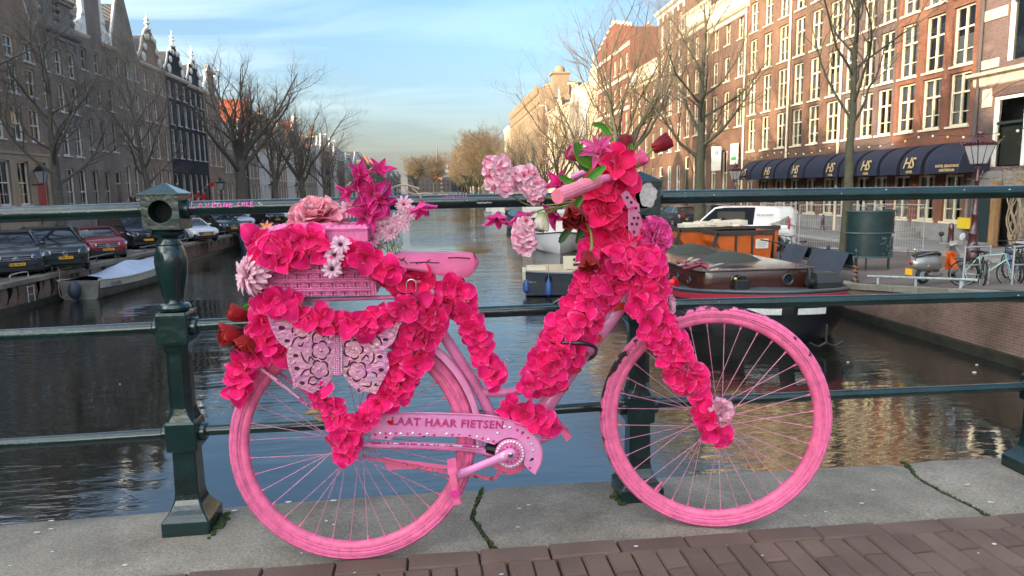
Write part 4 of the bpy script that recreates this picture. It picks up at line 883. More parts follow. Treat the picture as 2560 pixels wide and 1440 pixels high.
# ---- tulips
def tulip_set(m, seed): return [petal('petal', m, .052, .040, .018, -.004, .95, .45, seed+i, .003) for i in range(2)]
TS = {k: tulip_set(m, 100+i*5) for i, (k, m) in enumerate((('red', TULR), ('dark', TULD), ('pink', TULP), ('white', TULW)))}
def tulip(label, px, py, kind, axis, stem=None, sc=1, off=.05, op=1.22, seed=1, rn=None):
 r = random.Random(seed); ax = Vector(axis).normalized(); p = bp(px, py, off) - ax*.024*sc
 t = thing('silk_tulip', label, 'flower', p, 0, 'silk tulips on the bicycle'); ms_ = TS[kind]; base = ax.to_track_quat('Z', 'Y').to_matrix().to_4x4()
 for k, (n, ti, s_, ra) in enumerate(((3, op, 1, .012), (3, op+.12, 1.04, .009), (2, op+.3, .95, .004))):
  for i in range(n):
   a = 2*PI*(i+.5*k)/n+.3
   put('petal', r.choice(ms_), t, M=base @ Matrix.Rotation(a, 4, 'Z') @ Matrix.Translation((0, ra*sc, 0)) @ Matrix.Rotation(ti, 4, 'X') @ Matrix.Scale(sc*s_, 4))
 if stem:
  mb = MB().tube(smooth_path([p]+[bp(a, b, o_) for a, b, o_ in stem], 5), .0034, 6); part(mb, 'stem', M_STEM, t, smooth=60)
 return t
tulip('dark red tulip standing out alone to the upper right', 1652, 362, 'dark', (.85, -.1, .45), [(1610, 392, .05), (1570, 420, .04), (1530, 450, .03)])
tulip('dark purple red tulip behind the top of the bouquet', 1564, 366, 'dark', (.1, .2, .95), [(1556, 410, .0), (1545, 450, .02)], 1.0, .0)
tulip('pink tulip with a green base right of the stem', 1596, 402, 'pink', (.75, -.3, .5), [(1560, 430, .03), (1535, 455, .03)], .92, .04)
tulip('pink tulip with a green base left of the big leaf', 1441, 387, 'pink', (-.85, -.3, .35), [(1480, 410, .04), (1510, 430, .03)], .92, .05)
tulip('open red tulip hanging under the pink grip', 1434, 534, 'red', (-.15, -.75, -.6), [(1450, 500, .1), (1472, 460, .08), (1490, 430, .05)], 1.12, .12, 1.0)
tulip('cream white tulip bud hanging beside the red one', 1354, 552, 'white', (-.25, -.3, -.9), [(1375, 530, .06), (1420, 512, .06), (1480, 505, .05)], .95, .08)
tulip('small red tulip hanging over the head tube petals', 1470, 650, 'red', (-.05, -.6, -.8), [(1479, 620, .15), (1476, 580, .12), (1458, 545, .1)], .9, .15, 1.0)
tulip('uppermost of three red tulips at the back of the carrier', 600, 787, 'red', (-.8, -.3, .25), [(632, 800, .03), (665, 790, .03)], 1.0, .05)
tulip('middle one of three red tulips, furthest to the left', 583, 838, 'red', (-.8, -.5, .0), [(630, 825, .03), (668, 800, .03)], 1.15, .06, 1.1)
tulip('lowest of three red tulips at the back of the carrier', 616, 858, 'red', (-.3, -.7, -.55), [(640, 835, .03), (668, 805, .03)], 1.0, .07, 1.05)
def leaf(label, pts, w, off, m=LEAF, seed=1, tw=.2):
 c = smooth_path([bp(a, b, off) for a, b in pts], 5); n = len(c); t = thing('silk_leaf', label, 'leaf', c[0], 0, 'silk tulip leaves'); P = []; rim = []; al = []
 for i, p in enumerate(c):
  v = i/(n-1); d = (c[min(i+1, n-1)]-c[max(i-1, 0)]).normalized(); s_ = d.cross(Vector((0, -1, tw))).normalized(); h = w*math.sin(PI*min(1, (.12+v*.88)))**.8+.0008
  row = []
  for j in range(7):
   u = -1+2*j/6; q = p-c[0]+s_*(h*u)+Vector((0, -.4*h*(u*u), 0)); row.append(q); rim.append(1. if j in (0, 6) else 0.); al.append(v)
  P.append(row)
 me = MB().grid(P).mesh('leaf_blade', m, 180, recalc=False)
 for nm, dat in (('rim', rim), ('along', al)): a = me.attributes.new(nm, 'FLOAT', 'POINT'); a.data.foreach_set('value', dat)
 put('leaf_blade', me, t); return t
leaf('broad green tulip leaf across the middle of the bouquet', [(1440, 357), (1452, 390), (1480, 412), (1506, 415)], .016, .075)
leaf('slim green leaf arching over the top of the lily', [(1482, 310), (1508, 318), (1525, 345), (1540, 375)], .009, .04)
leaf('green leaf folded over the pink grip', [(1464, 450), (1480, 440), (1500, 425), (1515, 415)], .010, .18)
leaf('green leaf pointing left above the grip', [(1398, 440), (1425, 455), (1450, 458)], .009, .08)
leaf('small upright green leaf by the dark tulip', [(1577, 358), (1572, 385), (1566, 402)], .007, .05)
leaf('dark green leaf hanging left of the red tulip', [(1436, 552), (1420, 575), (1402, 600), (1396, 602)], .009, .06, LEAFD)
leaf('dark green leaf hanging right of the red tulip', [(1462, 510), (1458, 560), (1448, 590), (1440, 610)], .010, .05, LEAFD)
leaf('green leaf curling down from the grip end', [(1456, 490), (1445, 505), (1440, 525)], .008, .14)
leaf('small green leaf behind the grip', [(1455, 418), (1475, 428), (1490, 436)], .008, .06)
leaf('fresh green leaf at the back of the carrier', [(608, 764), (630, 757), (655, 750)], .006, .03)
leaf('second fresh green leaf just below it', [(606, 775), (628, 768), (655, 760)], .006, .035)
LP = [petal('petal', LILY, .062, .022, .008, .010, 2.0, .4, 131+i, .003, 6, 8) for i in range(3)]
bloom('silk_lily', 'magenta lily with pointed petals on top of the bouquet', 'flower', 1497, 388, .07, LP, [(6, .35, 1.05), (5, .8, .95), (4, 1.15, .8)], (-.15, -.75, .55), 12)
bloom('silk_magnolia', 'drooping magenta magnolia below the top rail, right of the saddle', 'flower', 1246, 530, .02, ML_, [(5, .7, 1.0), (3, 1.0, .8)], (-.1, -.5, -.9), 14, 'magenta magnolias on pale twigs')
bloom('silk_magnolia', 'magenta magnolia hanging lower left of the pale blossom spray', 'flower', 1298, 528, .02, ML_, [(5, .7, .9), (3, 1.0, .8)], (.2, -.5, -.9), 15, 'magenta magnolias on pale twigs')
bloom('silk_magnolia', 'magenta magnolia between the pale sprays and the grip', 'flower', 1400, 463, .0, ML_, [(5, .5, .9), (4, .9, .8)], (-.5, -.6, .4), 16, 'magenta magnolias on pale twigs')
bloom('silk_magnolia', 'magenta magnolia behind the hanging red tulip', 'flower', 1390, 535, .0, ML_, [(5, .5, .85), (4, .9, .8)], (-.6, -.6, -.1), 17, 'magenta magnolias on pale twigs')
SB = [petal('petal', m, .017, .018, .006, .004, .75, .3, 141+i, .004, 6, 5) for i, m in enumerate((PALE, PALE, petal_mat('petal_spray_pink', lin(238, 140, 172), lin(242, 186, 206), lin(226, 80, 120)), PALE))]
def spray(label, pts, w, stem, seed, n=40):
 r = random.Random(seed); base = bp(*pts[0], .08); t = thing('blossom_spray', label, 'flower spray', base, 0, 'pale blossom sprays left of the handlebar')
 part(MB().tube(smooth_path([bp(a, b, .075) for a, b in pts]+[bp(a, b, .07) for a, b in stem], 4), .0022, 6), 'stem', M_STEM, t, smooth=60)
 for i in range(n):
  s_ = i/(n-1); k = s_*(len(pts)-1); j = min(int(k), len(pts)-2); f = k-j
  x_ = pts[j][0]*(1-f)+pts[j+1][0]*f; y_ = pts[j][1]*(1-f)+pts[j+1][1]*f; e = w*math.sin(PI*(.18+.7*s_))
  a = r.uniform(0, 6.28); q = r.uniform(.2, 1)
  dx, dy = e*q*math.cos(a), e*q*math.sin(a)*.7
  nrm = (Vector((dx/w, 0, -dy/w))*.9+Vector((0, -1, .1))).normalized()
  blossom(t, bp(x_+dx, y_+dy, .085+.035*(1-q)), nrm, SB, r, 5, r.uniform(.85, 1.2), base)
 return t
spray('pale pink blossom spray furthest left, above the top rail', [(1243, 402), (1252, 440), (1268, 480)], 30, [(1285, 492), (1320, 512), (1380, 512), (1440, 502)], 1)
spray('pale pink blossom spray in front of the top rail near the grip', [(1306, 432), (1325, 462), (1345, 492)], 30, [(1380, 496), (1440, 500)], 2)
spray('pale pink blossom spray hanging below the top rail', [(1312, 620), (1310, 590), (1315, 555)], 26, [(1322, 545), (1350, 526), (1440, 512)], 3)
bud = thing('magnolia_bud', 'brown magnolia buds on a dark twig by the rear hub', 'twig', bp(790, 1035, .1)); mb = MB()
mb.tube(smooth_path([bp(758, 1037, .1), bp(775, 1031, .1), bp(795, 1030, .1), bp(812, 1040, .1)], 4), [.001]+[.006*math.sin(PI*min(1, (i+1)/13))+.0015 for i in range(12)], 7)
mb.tube(smooth_path([bp(785, 1040, .1), bp(800, 1050, .1), bp(815, 1052, .1)], 4), [.001]+[.005*math.sin(PI*min(1, (i+1)/9))+.0015 for i in range(8)], 7); mb.tube(smooth_path([bp(800, 1030, .1), bp(830, 1040, .1), bp(840, 1052, .1), bp(820, 1065, .1)], 4), .002, 5)
part(mb, 'bud', mat('bud_brown', lin(130, 110, 75), .7, var=.4, vscale=80), bud, smooth=60)
# ---- butterflies cut from sheet metal
M_BFLY = mat('butterfly_metal', lin(212, 128, 182), .3, .3, vscale=24, col2=lin(226, 168, 176), bump=.5, bscale=90, coat=.5)
stain(M_BFLY, 40, .75, 1.1)
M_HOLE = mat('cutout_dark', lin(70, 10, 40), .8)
LWp = [(665, 782), (679, 822), (690, 845), (698, 856), (720, 874), (716, 890), (719, 912), (724, 930), (732, 950), (732, 974), (745, 968), (759, 973), (770, 980), (783, 984), (792, 976), (806, 974), (818, 962), (826, 950), (831, 938), (838, 928), (842, 926), (843, 840), (838, 832), (815, 828), (790, 815), (760, 800), (720, 790)]
RWp = [(848, 840), (848, 932), (858, 938), (868, 950), (876, 962), (888, 972), (898, 984), (910, 978), (925, 980), (940, 986), (948, 968), (957, 952), (965, 936), (973, 919), (971, 900), (965, 886), (964, 874), (970, 868), (978, 862), (984, 855), (992, 835), (998, 813), (1006, 795), (1010, 780), (960, 790), (910, 812), (870, 826), (852, 832)]
bf = thing('butterfly_ornament', 'pink metal butterfly with cut-out flowers hung beside the rear wheel', 'butterfly', bp(845, 880, .12))
def BFo(px): return .10+.02*abs(px-845)/165
def bplate(poly, th=.0016):
 n = len(poly); A = [bp(a, b, BFo(a)) for a, b in poly]; B = [bp(a, b, BFo(a)-th) for a, b in poly]; return MB().add(A+B, [tuple(range(n)), tuple(range(2*n-1, n-1, -1))]+[(i, i+n, (i+1) % n+n, (i+1) % n) for i in range(n)])
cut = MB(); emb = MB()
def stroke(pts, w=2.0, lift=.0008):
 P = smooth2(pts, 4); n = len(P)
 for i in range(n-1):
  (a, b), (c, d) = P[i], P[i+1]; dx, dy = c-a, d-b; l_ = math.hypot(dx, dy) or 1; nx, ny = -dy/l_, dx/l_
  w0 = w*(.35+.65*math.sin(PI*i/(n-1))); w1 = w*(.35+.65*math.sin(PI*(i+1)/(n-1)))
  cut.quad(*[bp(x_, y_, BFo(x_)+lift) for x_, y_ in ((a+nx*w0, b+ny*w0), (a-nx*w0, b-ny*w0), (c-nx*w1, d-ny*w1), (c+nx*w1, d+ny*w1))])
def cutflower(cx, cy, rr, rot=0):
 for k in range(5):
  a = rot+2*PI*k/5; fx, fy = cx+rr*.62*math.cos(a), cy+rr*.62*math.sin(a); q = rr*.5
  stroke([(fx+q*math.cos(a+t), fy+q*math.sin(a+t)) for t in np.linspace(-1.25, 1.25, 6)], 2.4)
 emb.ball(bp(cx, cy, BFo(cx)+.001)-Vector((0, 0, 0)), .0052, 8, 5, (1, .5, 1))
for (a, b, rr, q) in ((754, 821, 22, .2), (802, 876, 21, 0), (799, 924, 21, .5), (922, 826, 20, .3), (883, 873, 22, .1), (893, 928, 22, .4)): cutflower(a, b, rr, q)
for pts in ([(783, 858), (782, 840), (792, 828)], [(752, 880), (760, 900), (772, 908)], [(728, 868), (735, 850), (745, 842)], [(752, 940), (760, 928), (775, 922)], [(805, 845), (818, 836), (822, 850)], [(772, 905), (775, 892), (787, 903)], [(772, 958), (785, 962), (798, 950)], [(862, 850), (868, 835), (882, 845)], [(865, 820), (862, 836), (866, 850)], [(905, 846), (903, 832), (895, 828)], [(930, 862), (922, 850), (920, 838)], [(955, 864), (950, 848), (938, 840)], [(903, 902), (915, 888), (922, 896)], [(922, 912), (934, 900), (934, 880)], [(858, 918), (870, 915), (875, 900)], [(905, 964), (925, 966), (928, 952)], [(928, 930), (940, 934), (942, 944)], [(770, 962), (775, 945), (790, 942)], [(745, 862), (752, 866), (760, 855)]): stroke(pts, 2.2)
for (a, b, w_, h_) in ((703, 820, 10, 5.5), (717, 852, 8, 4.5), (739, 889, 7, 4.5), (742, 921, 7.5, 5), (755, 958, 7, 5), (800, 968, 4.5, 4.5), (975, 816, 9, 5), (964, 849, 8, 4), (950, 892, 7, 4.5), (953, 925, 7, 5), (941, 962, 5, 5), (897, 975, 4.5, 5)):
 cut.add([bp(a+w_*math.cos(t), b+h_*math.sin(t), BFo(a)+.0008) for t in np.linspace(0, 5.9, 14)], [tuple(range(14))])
def brd(poly, inset, cx, cy, n):
 P = [(a+(cx-a)*inset, b+(cy-b)*inset) for a, b in poly]; P = densify(P, 5); L = 0; last = P[0]; out = [P[0]]
 for p in P:
  if math.hypot(p[0]-last[0], p[1]-last[1]) >= n: out.append(p); last = p
 return out
wl_ = part(bplate(LWp), 'wing', M_BFLY, bf); wr2 = part(bplate(RWp), 'wing', M_BFLY, bf)
struct(part(cut, 'cutout', M_HOLE, bf, recalc=False), 'stuff')
for (a, b) in brd(LWp[:20], .09, 785, 885, 6.4)+brd(RWp[2:25], .09, 905, 885, 6.4): emb.ball(bp(a, b, BFo(a)+.0005), .0026, 6, 4)
for (a, b) in ((735, 905), (768, 938), (720, 800), (925, 870), (940, 905), (735, 835), (800, 805)): emb.ball(bp(a, b, BFo(a)+.0005), .0045, 8, 4, (1, .6, 1))
struct(part(emb, 'embossing', M_BFLY, bf, smooth=180), 'stuff')
bod = MB()
for k in range(4):
 for i in range(22): bod.ball(bp(837+k*4.6, 838+i*4.7, .108+.003*(k in (1, 2))), .0030, 6, 4)
part(bod, 'body', mat('butterfly_body', lin(225, 150, 185), .3, .2, coat=.4), bf, smooth=180)
bw = MB()
for i in range(20): bw.ball(bp(854, 838+i*4.9, .112), .0024, 6, 4)
part(bw, 'pearl_row', M_GEMW, bf, smooth=180)
tq = MB()
for (a, b) in ((797, 957), (931, 942), (900, 963), (833, 920), (936, 958)): tq.ball(bp(a, b, BFo(a)+.001), .003, 7, 4)
part(tq, 'turquoise_gem', mat('turquoise', lin(90, 200, 200), .15, coat=.5), bf)
b2 = thing('butterfly_ornament', 'pink metal butterfly seen edge-on between the stem and the violet peony', 'butterfly', bp(1590, 540, .06)); w2 = MB(); c2_ = MB()
up = [(1552, 486), (1566, 476), (1575, 484), (1583, 498), (1598, 510), (1600, 530), (1580, 525), (1568, 520), (1562, 508)]
lo = [(1570, 522), (1585, 520), (1600, 535), (1606, 560), (1600, 590), (1590, 615), (1578, 622), (1572, 600), (1570, 560)]
for poly in (up, lo):
 n = len(poly); A = [bp(a, b, .12-.001*(a-1552)) for a, b in poly]; B = [p+Vector((0, .002, 0)) for p in A]; w2.add(A+B, [tuple(range(n)), tuple(range(2*n-1, n-1, -1))]+[(i, i+n, (i+1) % n+n, (i+1) % n) for i in range(n)])
part(w2, 'wing', mat('butterfly_pink', lin(225, 130, 160), .4, .1, var=.15, vscale=40), b2)
for (a, b) in ((1568, 494), (1578, 506), (1590, 520), (1585, 545), (1592, 560), (1585, 580), (1590, 595), (1580, 600), (1595, 545), (1580, 560)):
 c2_.add([bp(a+2.5*math.cos(t)*(1+(b % 3)*.3), b+4*math.sin(t), .1235-.001*(a-1552)) for t in np.linspace(0, 5.5, 9)], [tuple(range(9))])
struct(part(c2_, 'cutout', M_HOLE, b2, recalc=False), 'stuff')
og = thing('orange_flower', 'tiny orange silk flower at the left back corner of the lid', 'flower', bp(668, 570, .05)); OP = [petal('petal', petal_mat('petal_orange', lin(240, 140, 110), lin(245, 170, 150), lin(250, 190, 90)), .02, .008, .002, .004, 1.5, .4, 7, .001, 4, 5)]
for i in range(6): place_petal(OP[0], og, Vector((-.1, -.8, .6)).normalized(), i*1.05, .5, 1)
# ================================================================ canal, quays, streets
XL, XR, XFL, XFR, WZ = -14.8, 12.3, -26.0, 22.0, -2.97
def ramp(y): return 0 if y > 20 else min(1.35, (20-y)*.1)
XR2, YJ = 10.3, 27.4 # beyond YJ the right quay juts out into the canal
def ZL(x, y): return -1.9 + ramp(y-2)
def ZR(x, y): return -2.0 + ramp(y) + .30*max(0, min(1, (x-XR)/(XFR-XR)))
M_WATER = mat('canal_water', (.010, .011, .008), .035, spec=.5)
def water_nodes():
 N, L = M_WATER.node_tree.nodes, M_WATER.node_tree.links; P = N['Principled BSDF']; P.inputs['IOR'].default_value = 2.2
 g = N.new('ShaderNodeNewGeometry'); mp = N.new('ShaderNodeMapping'); mp.inputs['Scale'].default_value = (1.1, 4.6, 1); mp.inputs['Rotation'].default_value = (0, 0, rad(-14)); L.new(g.outputs['Position'], mp.inputs[0])
 n1 = N.new('ShaderNodeTexNoise'); n1.inputs['Scale'].default_value = 1.5; n1.inputs['Detail'].default_value = 3; n1.inputs['Roughness'].default_value = .5; n1.inputs['Distortion'].default_value = .4; L.new(mp.outputs[0], n1.inputs['Vector'])
 m2 = N.new('ShaderNodeMapping'); m2.inputs['Scale'].default_value = (.35, .8, 1); m2.inputs['Rotation'].default_value = (0, 0, rad(22)); L.new(g.outputs['Position'], m2.inputs[0])
 n2 = N.new('ShaderNodeTexNoise'); n2.inputs['Scale'].default_value = 1.0; n2.inputs['Detail'].default_value = 2; L.new(m2.outputs[0], n2.inputs['Vector'])
 n3 = N.new('ShaderNodeTexNoise'); n3.inputs['Scale'].default_value = .12; n3.inputs['Detail'].default_value = 2; L.new(g.outputs['Position'], n3.inputs['Vector'])
 mr = N.new('ShaderNodeMapRange'); mr.inputs[1].default_value = .35; mr.inputs[2].default_value = .65; mr.inputs[3].default_value = .08; mr.inputs[4].default_value = 1.25; L.new(n3.outputs[0], mr.inputs[0])
 ml = N.new('ShaderNodeMath'); ml.operation = 'MULTIPLY'; L.new(n1.outputs[0], ml.inputs[0]); L.new(mr.outputs[0], ml.inputs[1])
 ad = N.new('ShaderNodeMath'); ad.operation = 'MULTIPLY_ADD'; ad.inputs[1].default_value = 1.2; L.new(n2.outputs[0], ad.inputs[0]); L.new(ml.outputs[0], ad.inputs[2])
 b = N.new('ShaderNodeBump'); b.inputs['Strength'].default_value = .55; b.inputs['Distance'].default_value = .038; L.new(ad.outputs[0], b.inputs['Height']); L.new(b.outputs[0], P.inputs['Normal'])
water_nodes()
struct(MB().grid([[(x, y, WZ) for x in (XL-.3, XR+.9)] for y in (-60, 40, 900)]).build('water', M_WATER))
M_EARTH = mat('earth', (.09, .085, .075), .95, var=.3)
struct(MB().grid([[(x, y, -4.6) for x in (-4000, 4000)] for y in (-4000, 4000)]).build('ground', M_EARTH))
M_CLINK = mat('street_clinkers', (.145, .115, .10), .85, col2=(.10, .085, .078), vscale=2.2, bump=.5, bscale=40, detail=9)
M_FLAG = mat('pavement_flags', (.19, .18, .17), .85, var=.2, vscale=1.3, bump=.3, bscale=30, detail=8)
M_COPE = mat('coping_stone', (.25, .235, .195), .9, col2=(.13, .132, .09), vscale=1.1, bump=.7, bscale=25, detail=9, rnd=.12)
YS = [-80, -40, -10, 3, 6, 8, 10, 12, 14, 16, 18, 20, 21, 23, 26, 30, 40, 60, 120, 300, 900]
def street(name, xa, xb, Z, dz, m, nx=3):
 return struct(MB().grid([[(x, y, Z(x, y)+dz) for x in np.linspace(xa, xb, nx)] for y in YS]).build(name, m))
street('road', -23.2, XL-.42, ZL, 0, M_CLINK); street('road', XR+.42, 19.2, ZR, 0, M_CLINK)
struct(MB().grid([[(x, y, ZR(14, 40)-.11) for x in (XR2+.42, XR+.6)] for y in (YJ+.4, 900)]).build('road', M_CLINK))
for nm, xa, xb, Z in (('pavement', XFL-.05, -23.2, ZL), ('pavement', 19.2, XFR+.05, ZR)):
 mb = MB(); mb.grid([[(x, y, Z(x, y)+.12) for x in (xa, xb)] for y in YS]); xe = xb if xa < -20 else xa
 mb.grid([[(xe, y, Z(xe, y)+d) for d in (-.1, .12)] for y in YS]); struct(mb.build(nm, M_FLAG))
M_QUAY = brick_mat('quay_brick', (.23, .125, .09), (.16, .105, .08), (.22, .205, .18), .22, .066, .55, .014, .9)
def quay(label, xf, sgn, Z, y0, y1):
 q = thing('quay_wall', label, 'quay wall', (xf, 0, 0)); mb = MB(); ys = [y for y in YS if y0 <= y <= y1] if y0 < 0 else [YJ]+[y for y in YS if y > 28]
 mb.grid([[(0, y, z) for z in (-4.5, Z(xf, y)-.17)] for y in ys]); mb.build('brickwork', M_QUAY, q)
 lg = MB(); lg.grid([[(-sgn*.10, y, -2.80), (-sgn*.10, y, -2.74), (0, y, -2.73)] for y in (ys[0], ys[-1])]); lg.grid([[(-sgn*.10, y, -4), (-sgn*.10, y, -2.80)] for y in (ys[0], ys[-1])]); lg.build('waterline_beam', mat('wet_timber', (.028, .026, .018), .5, var=.5, vscale=4), q)
 r = random.Random(int(abs(xf)*10)); y = 8.0 if y0 < 0 else YJ; yend = 110 if y1 > 100 else YJ; meshes = [MB().box(-.36*(sgn < 0)-.06*(sgn > 0)*0-(.06 if sgn > 0 else 0), .36 if sgn > 0 else .06, .012, .988, -.17, .0).mesh('coping_stone', M_COPE, bevel=.012) for _ in range(1)]
 while y < yend:
  L = r.uniform(1.0, 1.5); z = Z(xf, y+L/2); sl = (Z(xf, y+L)-Z(xf, y))/L
  put('stone', meshes[0], q, M=Matrix.Translation((r.uniform(-.006, .006), y, z-(sl*L/2)+.005+r.uniform(-.006, .006))) @ Matrix.Rotation(math.atan(sl), 4, 'X') @ Matrix.Diagonal((1, L, 1, 1))); y += L
 if y1 > 100: rest = MB().box(-.06 if sgn > 0 else -.36, .36 if sgn > 0 else .06, y, 900, Z(xf, 100)-.17, Z(xf, 100)); rest.build('coping', M_COPE, q)
 return q
ql = quay('long mossy brick quay wall below the parked cars on the left', XL, -1, ZL, -10, 900)
qr = quay('brick quay wall on the right beneath the scooter and the barge', XR, 1, ZR, -10, 30)
q2 = quay('quay wall jutting out behind the barge, where the skips stand', XR2, 1, ZR, 30, 900)
MB().box(0, XR-XR2+.1, YJ, YJ+.4, -4.5, ZR(XR, 40)-.02).build('return_wall', M_QUAY, q2)
# moss streaks and dirt on the quay faces
ms = MB(); r = random.Random(17)
for i in range(90):
 y = 22+78*r.random()**1.6; w = r.uniform(.05, .35); h = r.uniform(.25, .9); x = XL+.004
 P = [(x, y+w*(math.sin(t*1.7)*.3+(1 if t > 3 else -1)*.5*(1-.15*(t % 3))), -2.08-h*((t % 3)/2.2 if t < 3 else (5-t)/2.2)) for t in range(6)]
 ms.add(P, [tuple(range(6))])
mo = struct(ms.build('moss_streaks', mat('wall_moss', (.035, .04, .012), 1, var=.5, vscale=8), recalc=False), 'stuff'); mo['label'] = 'green moss streaks running down the left quay wall'
# ladder, rails along the quay edge
M_GALV = mat('galvanised', (.42, .43, .43), .45, .6, var=.2, vscale=20); M_RAILG = mat('rail_grey_green', (.10, .13, .13), .5, var=.3)
ld = thing('quay_ladder', 'galvanised ladder fixed to the left quay wall near the white boat', 'ladder', (XL+.06, 27.0, -2.6)); mb = MB()
for dy in (-.2, .2): part(MB().tube([(XL+.06, 27+dy, -3.3), (XL+.06, 27+dy, -2.15)], .022, 6), 'stile', M_GALV, ld)
for k in range(4): part(MB().tube([(XL+.07, 26.8, -3.05+.29*k), (XL+.07, 27.2, -3.05+.29*k)], .016, 6), 'rung', M_GALV, ld)
hp_ = thing('ladder_handle', 'small bent handle bar on the coping above the ladder', 'handle', (XL-.2, 26.9, -1.9)); part(MB().tube(smooth_path([(XL-.25, 26.4, -1.9), (XL-.25, 26.4, -1.72), (XL-.25, 26.7, -1.68), (XL-.25, 27.3, -1.68), (XL-.25, 27.5, -1.72), (XL-.25, 27.5, -1.9)], 3), .025, 6), 'bar', M_GALV, hp_)
def low_rail(label, x, y0, y1, Z, m, n=4, h=.28):
 t = thing('low_rail', label, 'rail', (x, (y0+y1)/2, Z(x, y0)))
 zf = lambda y: Z(x, y)+h
 part(MB().tube([(x, y0, zf(y0)), (x, (y0+y1)/2, zf((y0+y1)/2)), (x, y1, zf(y1))], .035, 8), 'bar', m, t, smooth=60)
 for i in range(n):
  y = y0+(y1-y0)*(i+.3)/(n-.4); part(MB().tube([(x, y, Z(x, y)-.05), (x, y, zf(y))], .03, 6), 'stub', m, t)
 return t
low_rail('low grey guard rail on the quay edge in front of the dark SUV', XL-.25, 28.6, 35.2, ZL, M_RAILG, 4)
low_rail('low grey guard rail on the quay edge below the red hatchback', XL-.25, 37.5, 47.0, ZL, M_RAILG, 5)
low_rail('low grey guard rail by the white coupe further along the left quay', XL-.25, 51.0, 68, ZL, M_RAILG, 6)
low_rail('pale low guard rail on the right quay edge in front of the scooter', XR+.25, 15.2, 19.4, ZR, mat('pale_rail', (.35, .4, .4), .5, var=.3, vscale=9), 3, .22)
# white parking lines, kerb line on the right street
pk = MB()
for y in (33.9, 38.9, 42.5, 46.5, 53, 57): pk.grid([[(-15.6-i*3.6, y+i*3.4+d, ZL(0, 50)+.006) for d in (0, .14)] for i in (0, 1)])
struct(pk.build('parking_lines', mat('road_paint', (.5, .5, .48), .7, var=.3, vscale=6)))
kb = MB(); kb.grid([[(19.05, y, ZR(19.05, y)+d) for d in (0, .125)]+[(19.2, y, ZR(19.2, y)+.126)] for y in YS]); struct(kb.build('kerb', mat('kerb_pale', (.3, .29, .27), .8, var=.2)))
fd = MB(); r = random.Random(23)
for px_, py_ in ((2436, 931), (2442, 912), (1180, 640), (1268, 900), (300, 960), (2120, 905), (960, 700)):
 p = hit(px_, py_, 2, WZ+.01); a = r.uniform(0, 3); w = r.uniform(.02, .05); fd.ball((p.x, p.y, WZ+.01), w, 6, 4, (1, r.uniform(.4, .8), .4))
f_ = struct(fd.build('floating_litter', mat('litter_pale', (.55, .55, .52), .7)), 'stuff'); f_['label'] = 'small pale scraps floating on the canal'
# ================================================================ houses
WHITE = mat('white_paint', (.72, .70, .64), .5, var=.06, vscale=2); CREAM = mat('cream_paint', (.68, .58, .42), .5, var=.08, vscale=2); CREAMW = mat('cream_frame', (.66, .58, .42), .45)
SAND = mat('sandstone', (.40, .31, .21), .85, col2=(.30, .235, .165), vscale=1.5, bump=.3, bscale=12, detail=8); GREYST = mat('grey_stone', (.26, .25, .235), .85, col2=(.16, .155, .15), vscale=1.6, bump=.4, bscale=14, detail=8)
SILLM = mat('sill_stone', (.55, .53, .5), .7, var=.15); DARKFR = mat('dark_frame', (.02, .03, .028), .4)
B = {k: brick_mat('brick_'+k, *v) for k, v in dict(
 brown=((.32, .22, .155), (.26, .18, .13), (.27, .24, .20)), grey=((.31, .25, .195), (.25, .205, .165), (.27, .245, .21)), dark=((.26, .215, .175), (.21, .178, .15), (.235, .215, .19)),
 black=((.03, .032, .042), (.026, .028, .036), (.032, .034, .042)), red=((.225, .085, .05), (.18, .07, .042), (.16, .12, .09)), orange=((.20, .105, .064), (.165, .086, .055), (.18, .14, .105)),
 rust=((.17, .09, .06), (.135, .074, .052), (.16, .125, .095)), maroon=((.20, .065, .045), (.16, .055, .04), (.16, .11, .09)), purple=((.135, .085, .078), (.10, .066, .062), (.19, .165, .145)), white=((.6, .58, .54), (.58, .56, .52), (.56, .54, .5)), tan=((.42, .30, .19), (.38, .27, .17), (.36, .28, .2))).items()}
PLAST = {'white': mat('white_render', (.52, .51, .49), .7, var=.1, vscale=1.2), 'cream': mat('cream_render', (.44, .35, .24), .7, var=.12, vscale=1.2), 'stone': mat('ashlar', (.27, .19, .12), .8, col2=(.21, .15, .095), vscale=.8, bump=.3, bscale=9)}
def tile_mat(name, c, c2):
 ma = mat(name, c, .7, col2=c2, vscale=1.5, detail=8); N, L = ma.node_tree.nodes, ma.node_tree.links; P = N['Principled BSDF']
 g = N.new('ShaderNodeNewGeometry'); w = N.new('ShaderNodeTexWave'); w.bands_direction = 'DIAGONAL'; w.inputs['Scale'].default_value = 1.35; L.new(g.outputs['Position'], w.inputs['Vector'])
 b = N.new('ShaderNodeBump'); b.inputs['Distance'].default_value = .06; b.inputs['Strength'].default_value = .8; L.new(w.outputs[0], b.inputs['Height']); L.new(b.outputs[0], P.inputs['Normal']); return ma
TILE_R = tile_mat('orange_roof_tiles', (.50, .13, .045), (.36, .09, .035)); TILE_D = tile_mat('dark_roof_tiles', (.045, .045, .05), (.03, .03, .034)); SLATE = mat('slate', (.07, .08, .095), .5, var=.2, vscale=2); LEAD = mat('lead_roof', (.2, .22, .25), .5, var=.15)
INTER = mat('room_dark', (.035, .03, .026), .9); CURT = mat('curtain', (.78, .76, .70), .9, var=.1, vscale=8, trans=.3); CURTW = mat('curtain_cream', (.80, .74, .62), .9, var=.1, vscale=8, trans=.3)
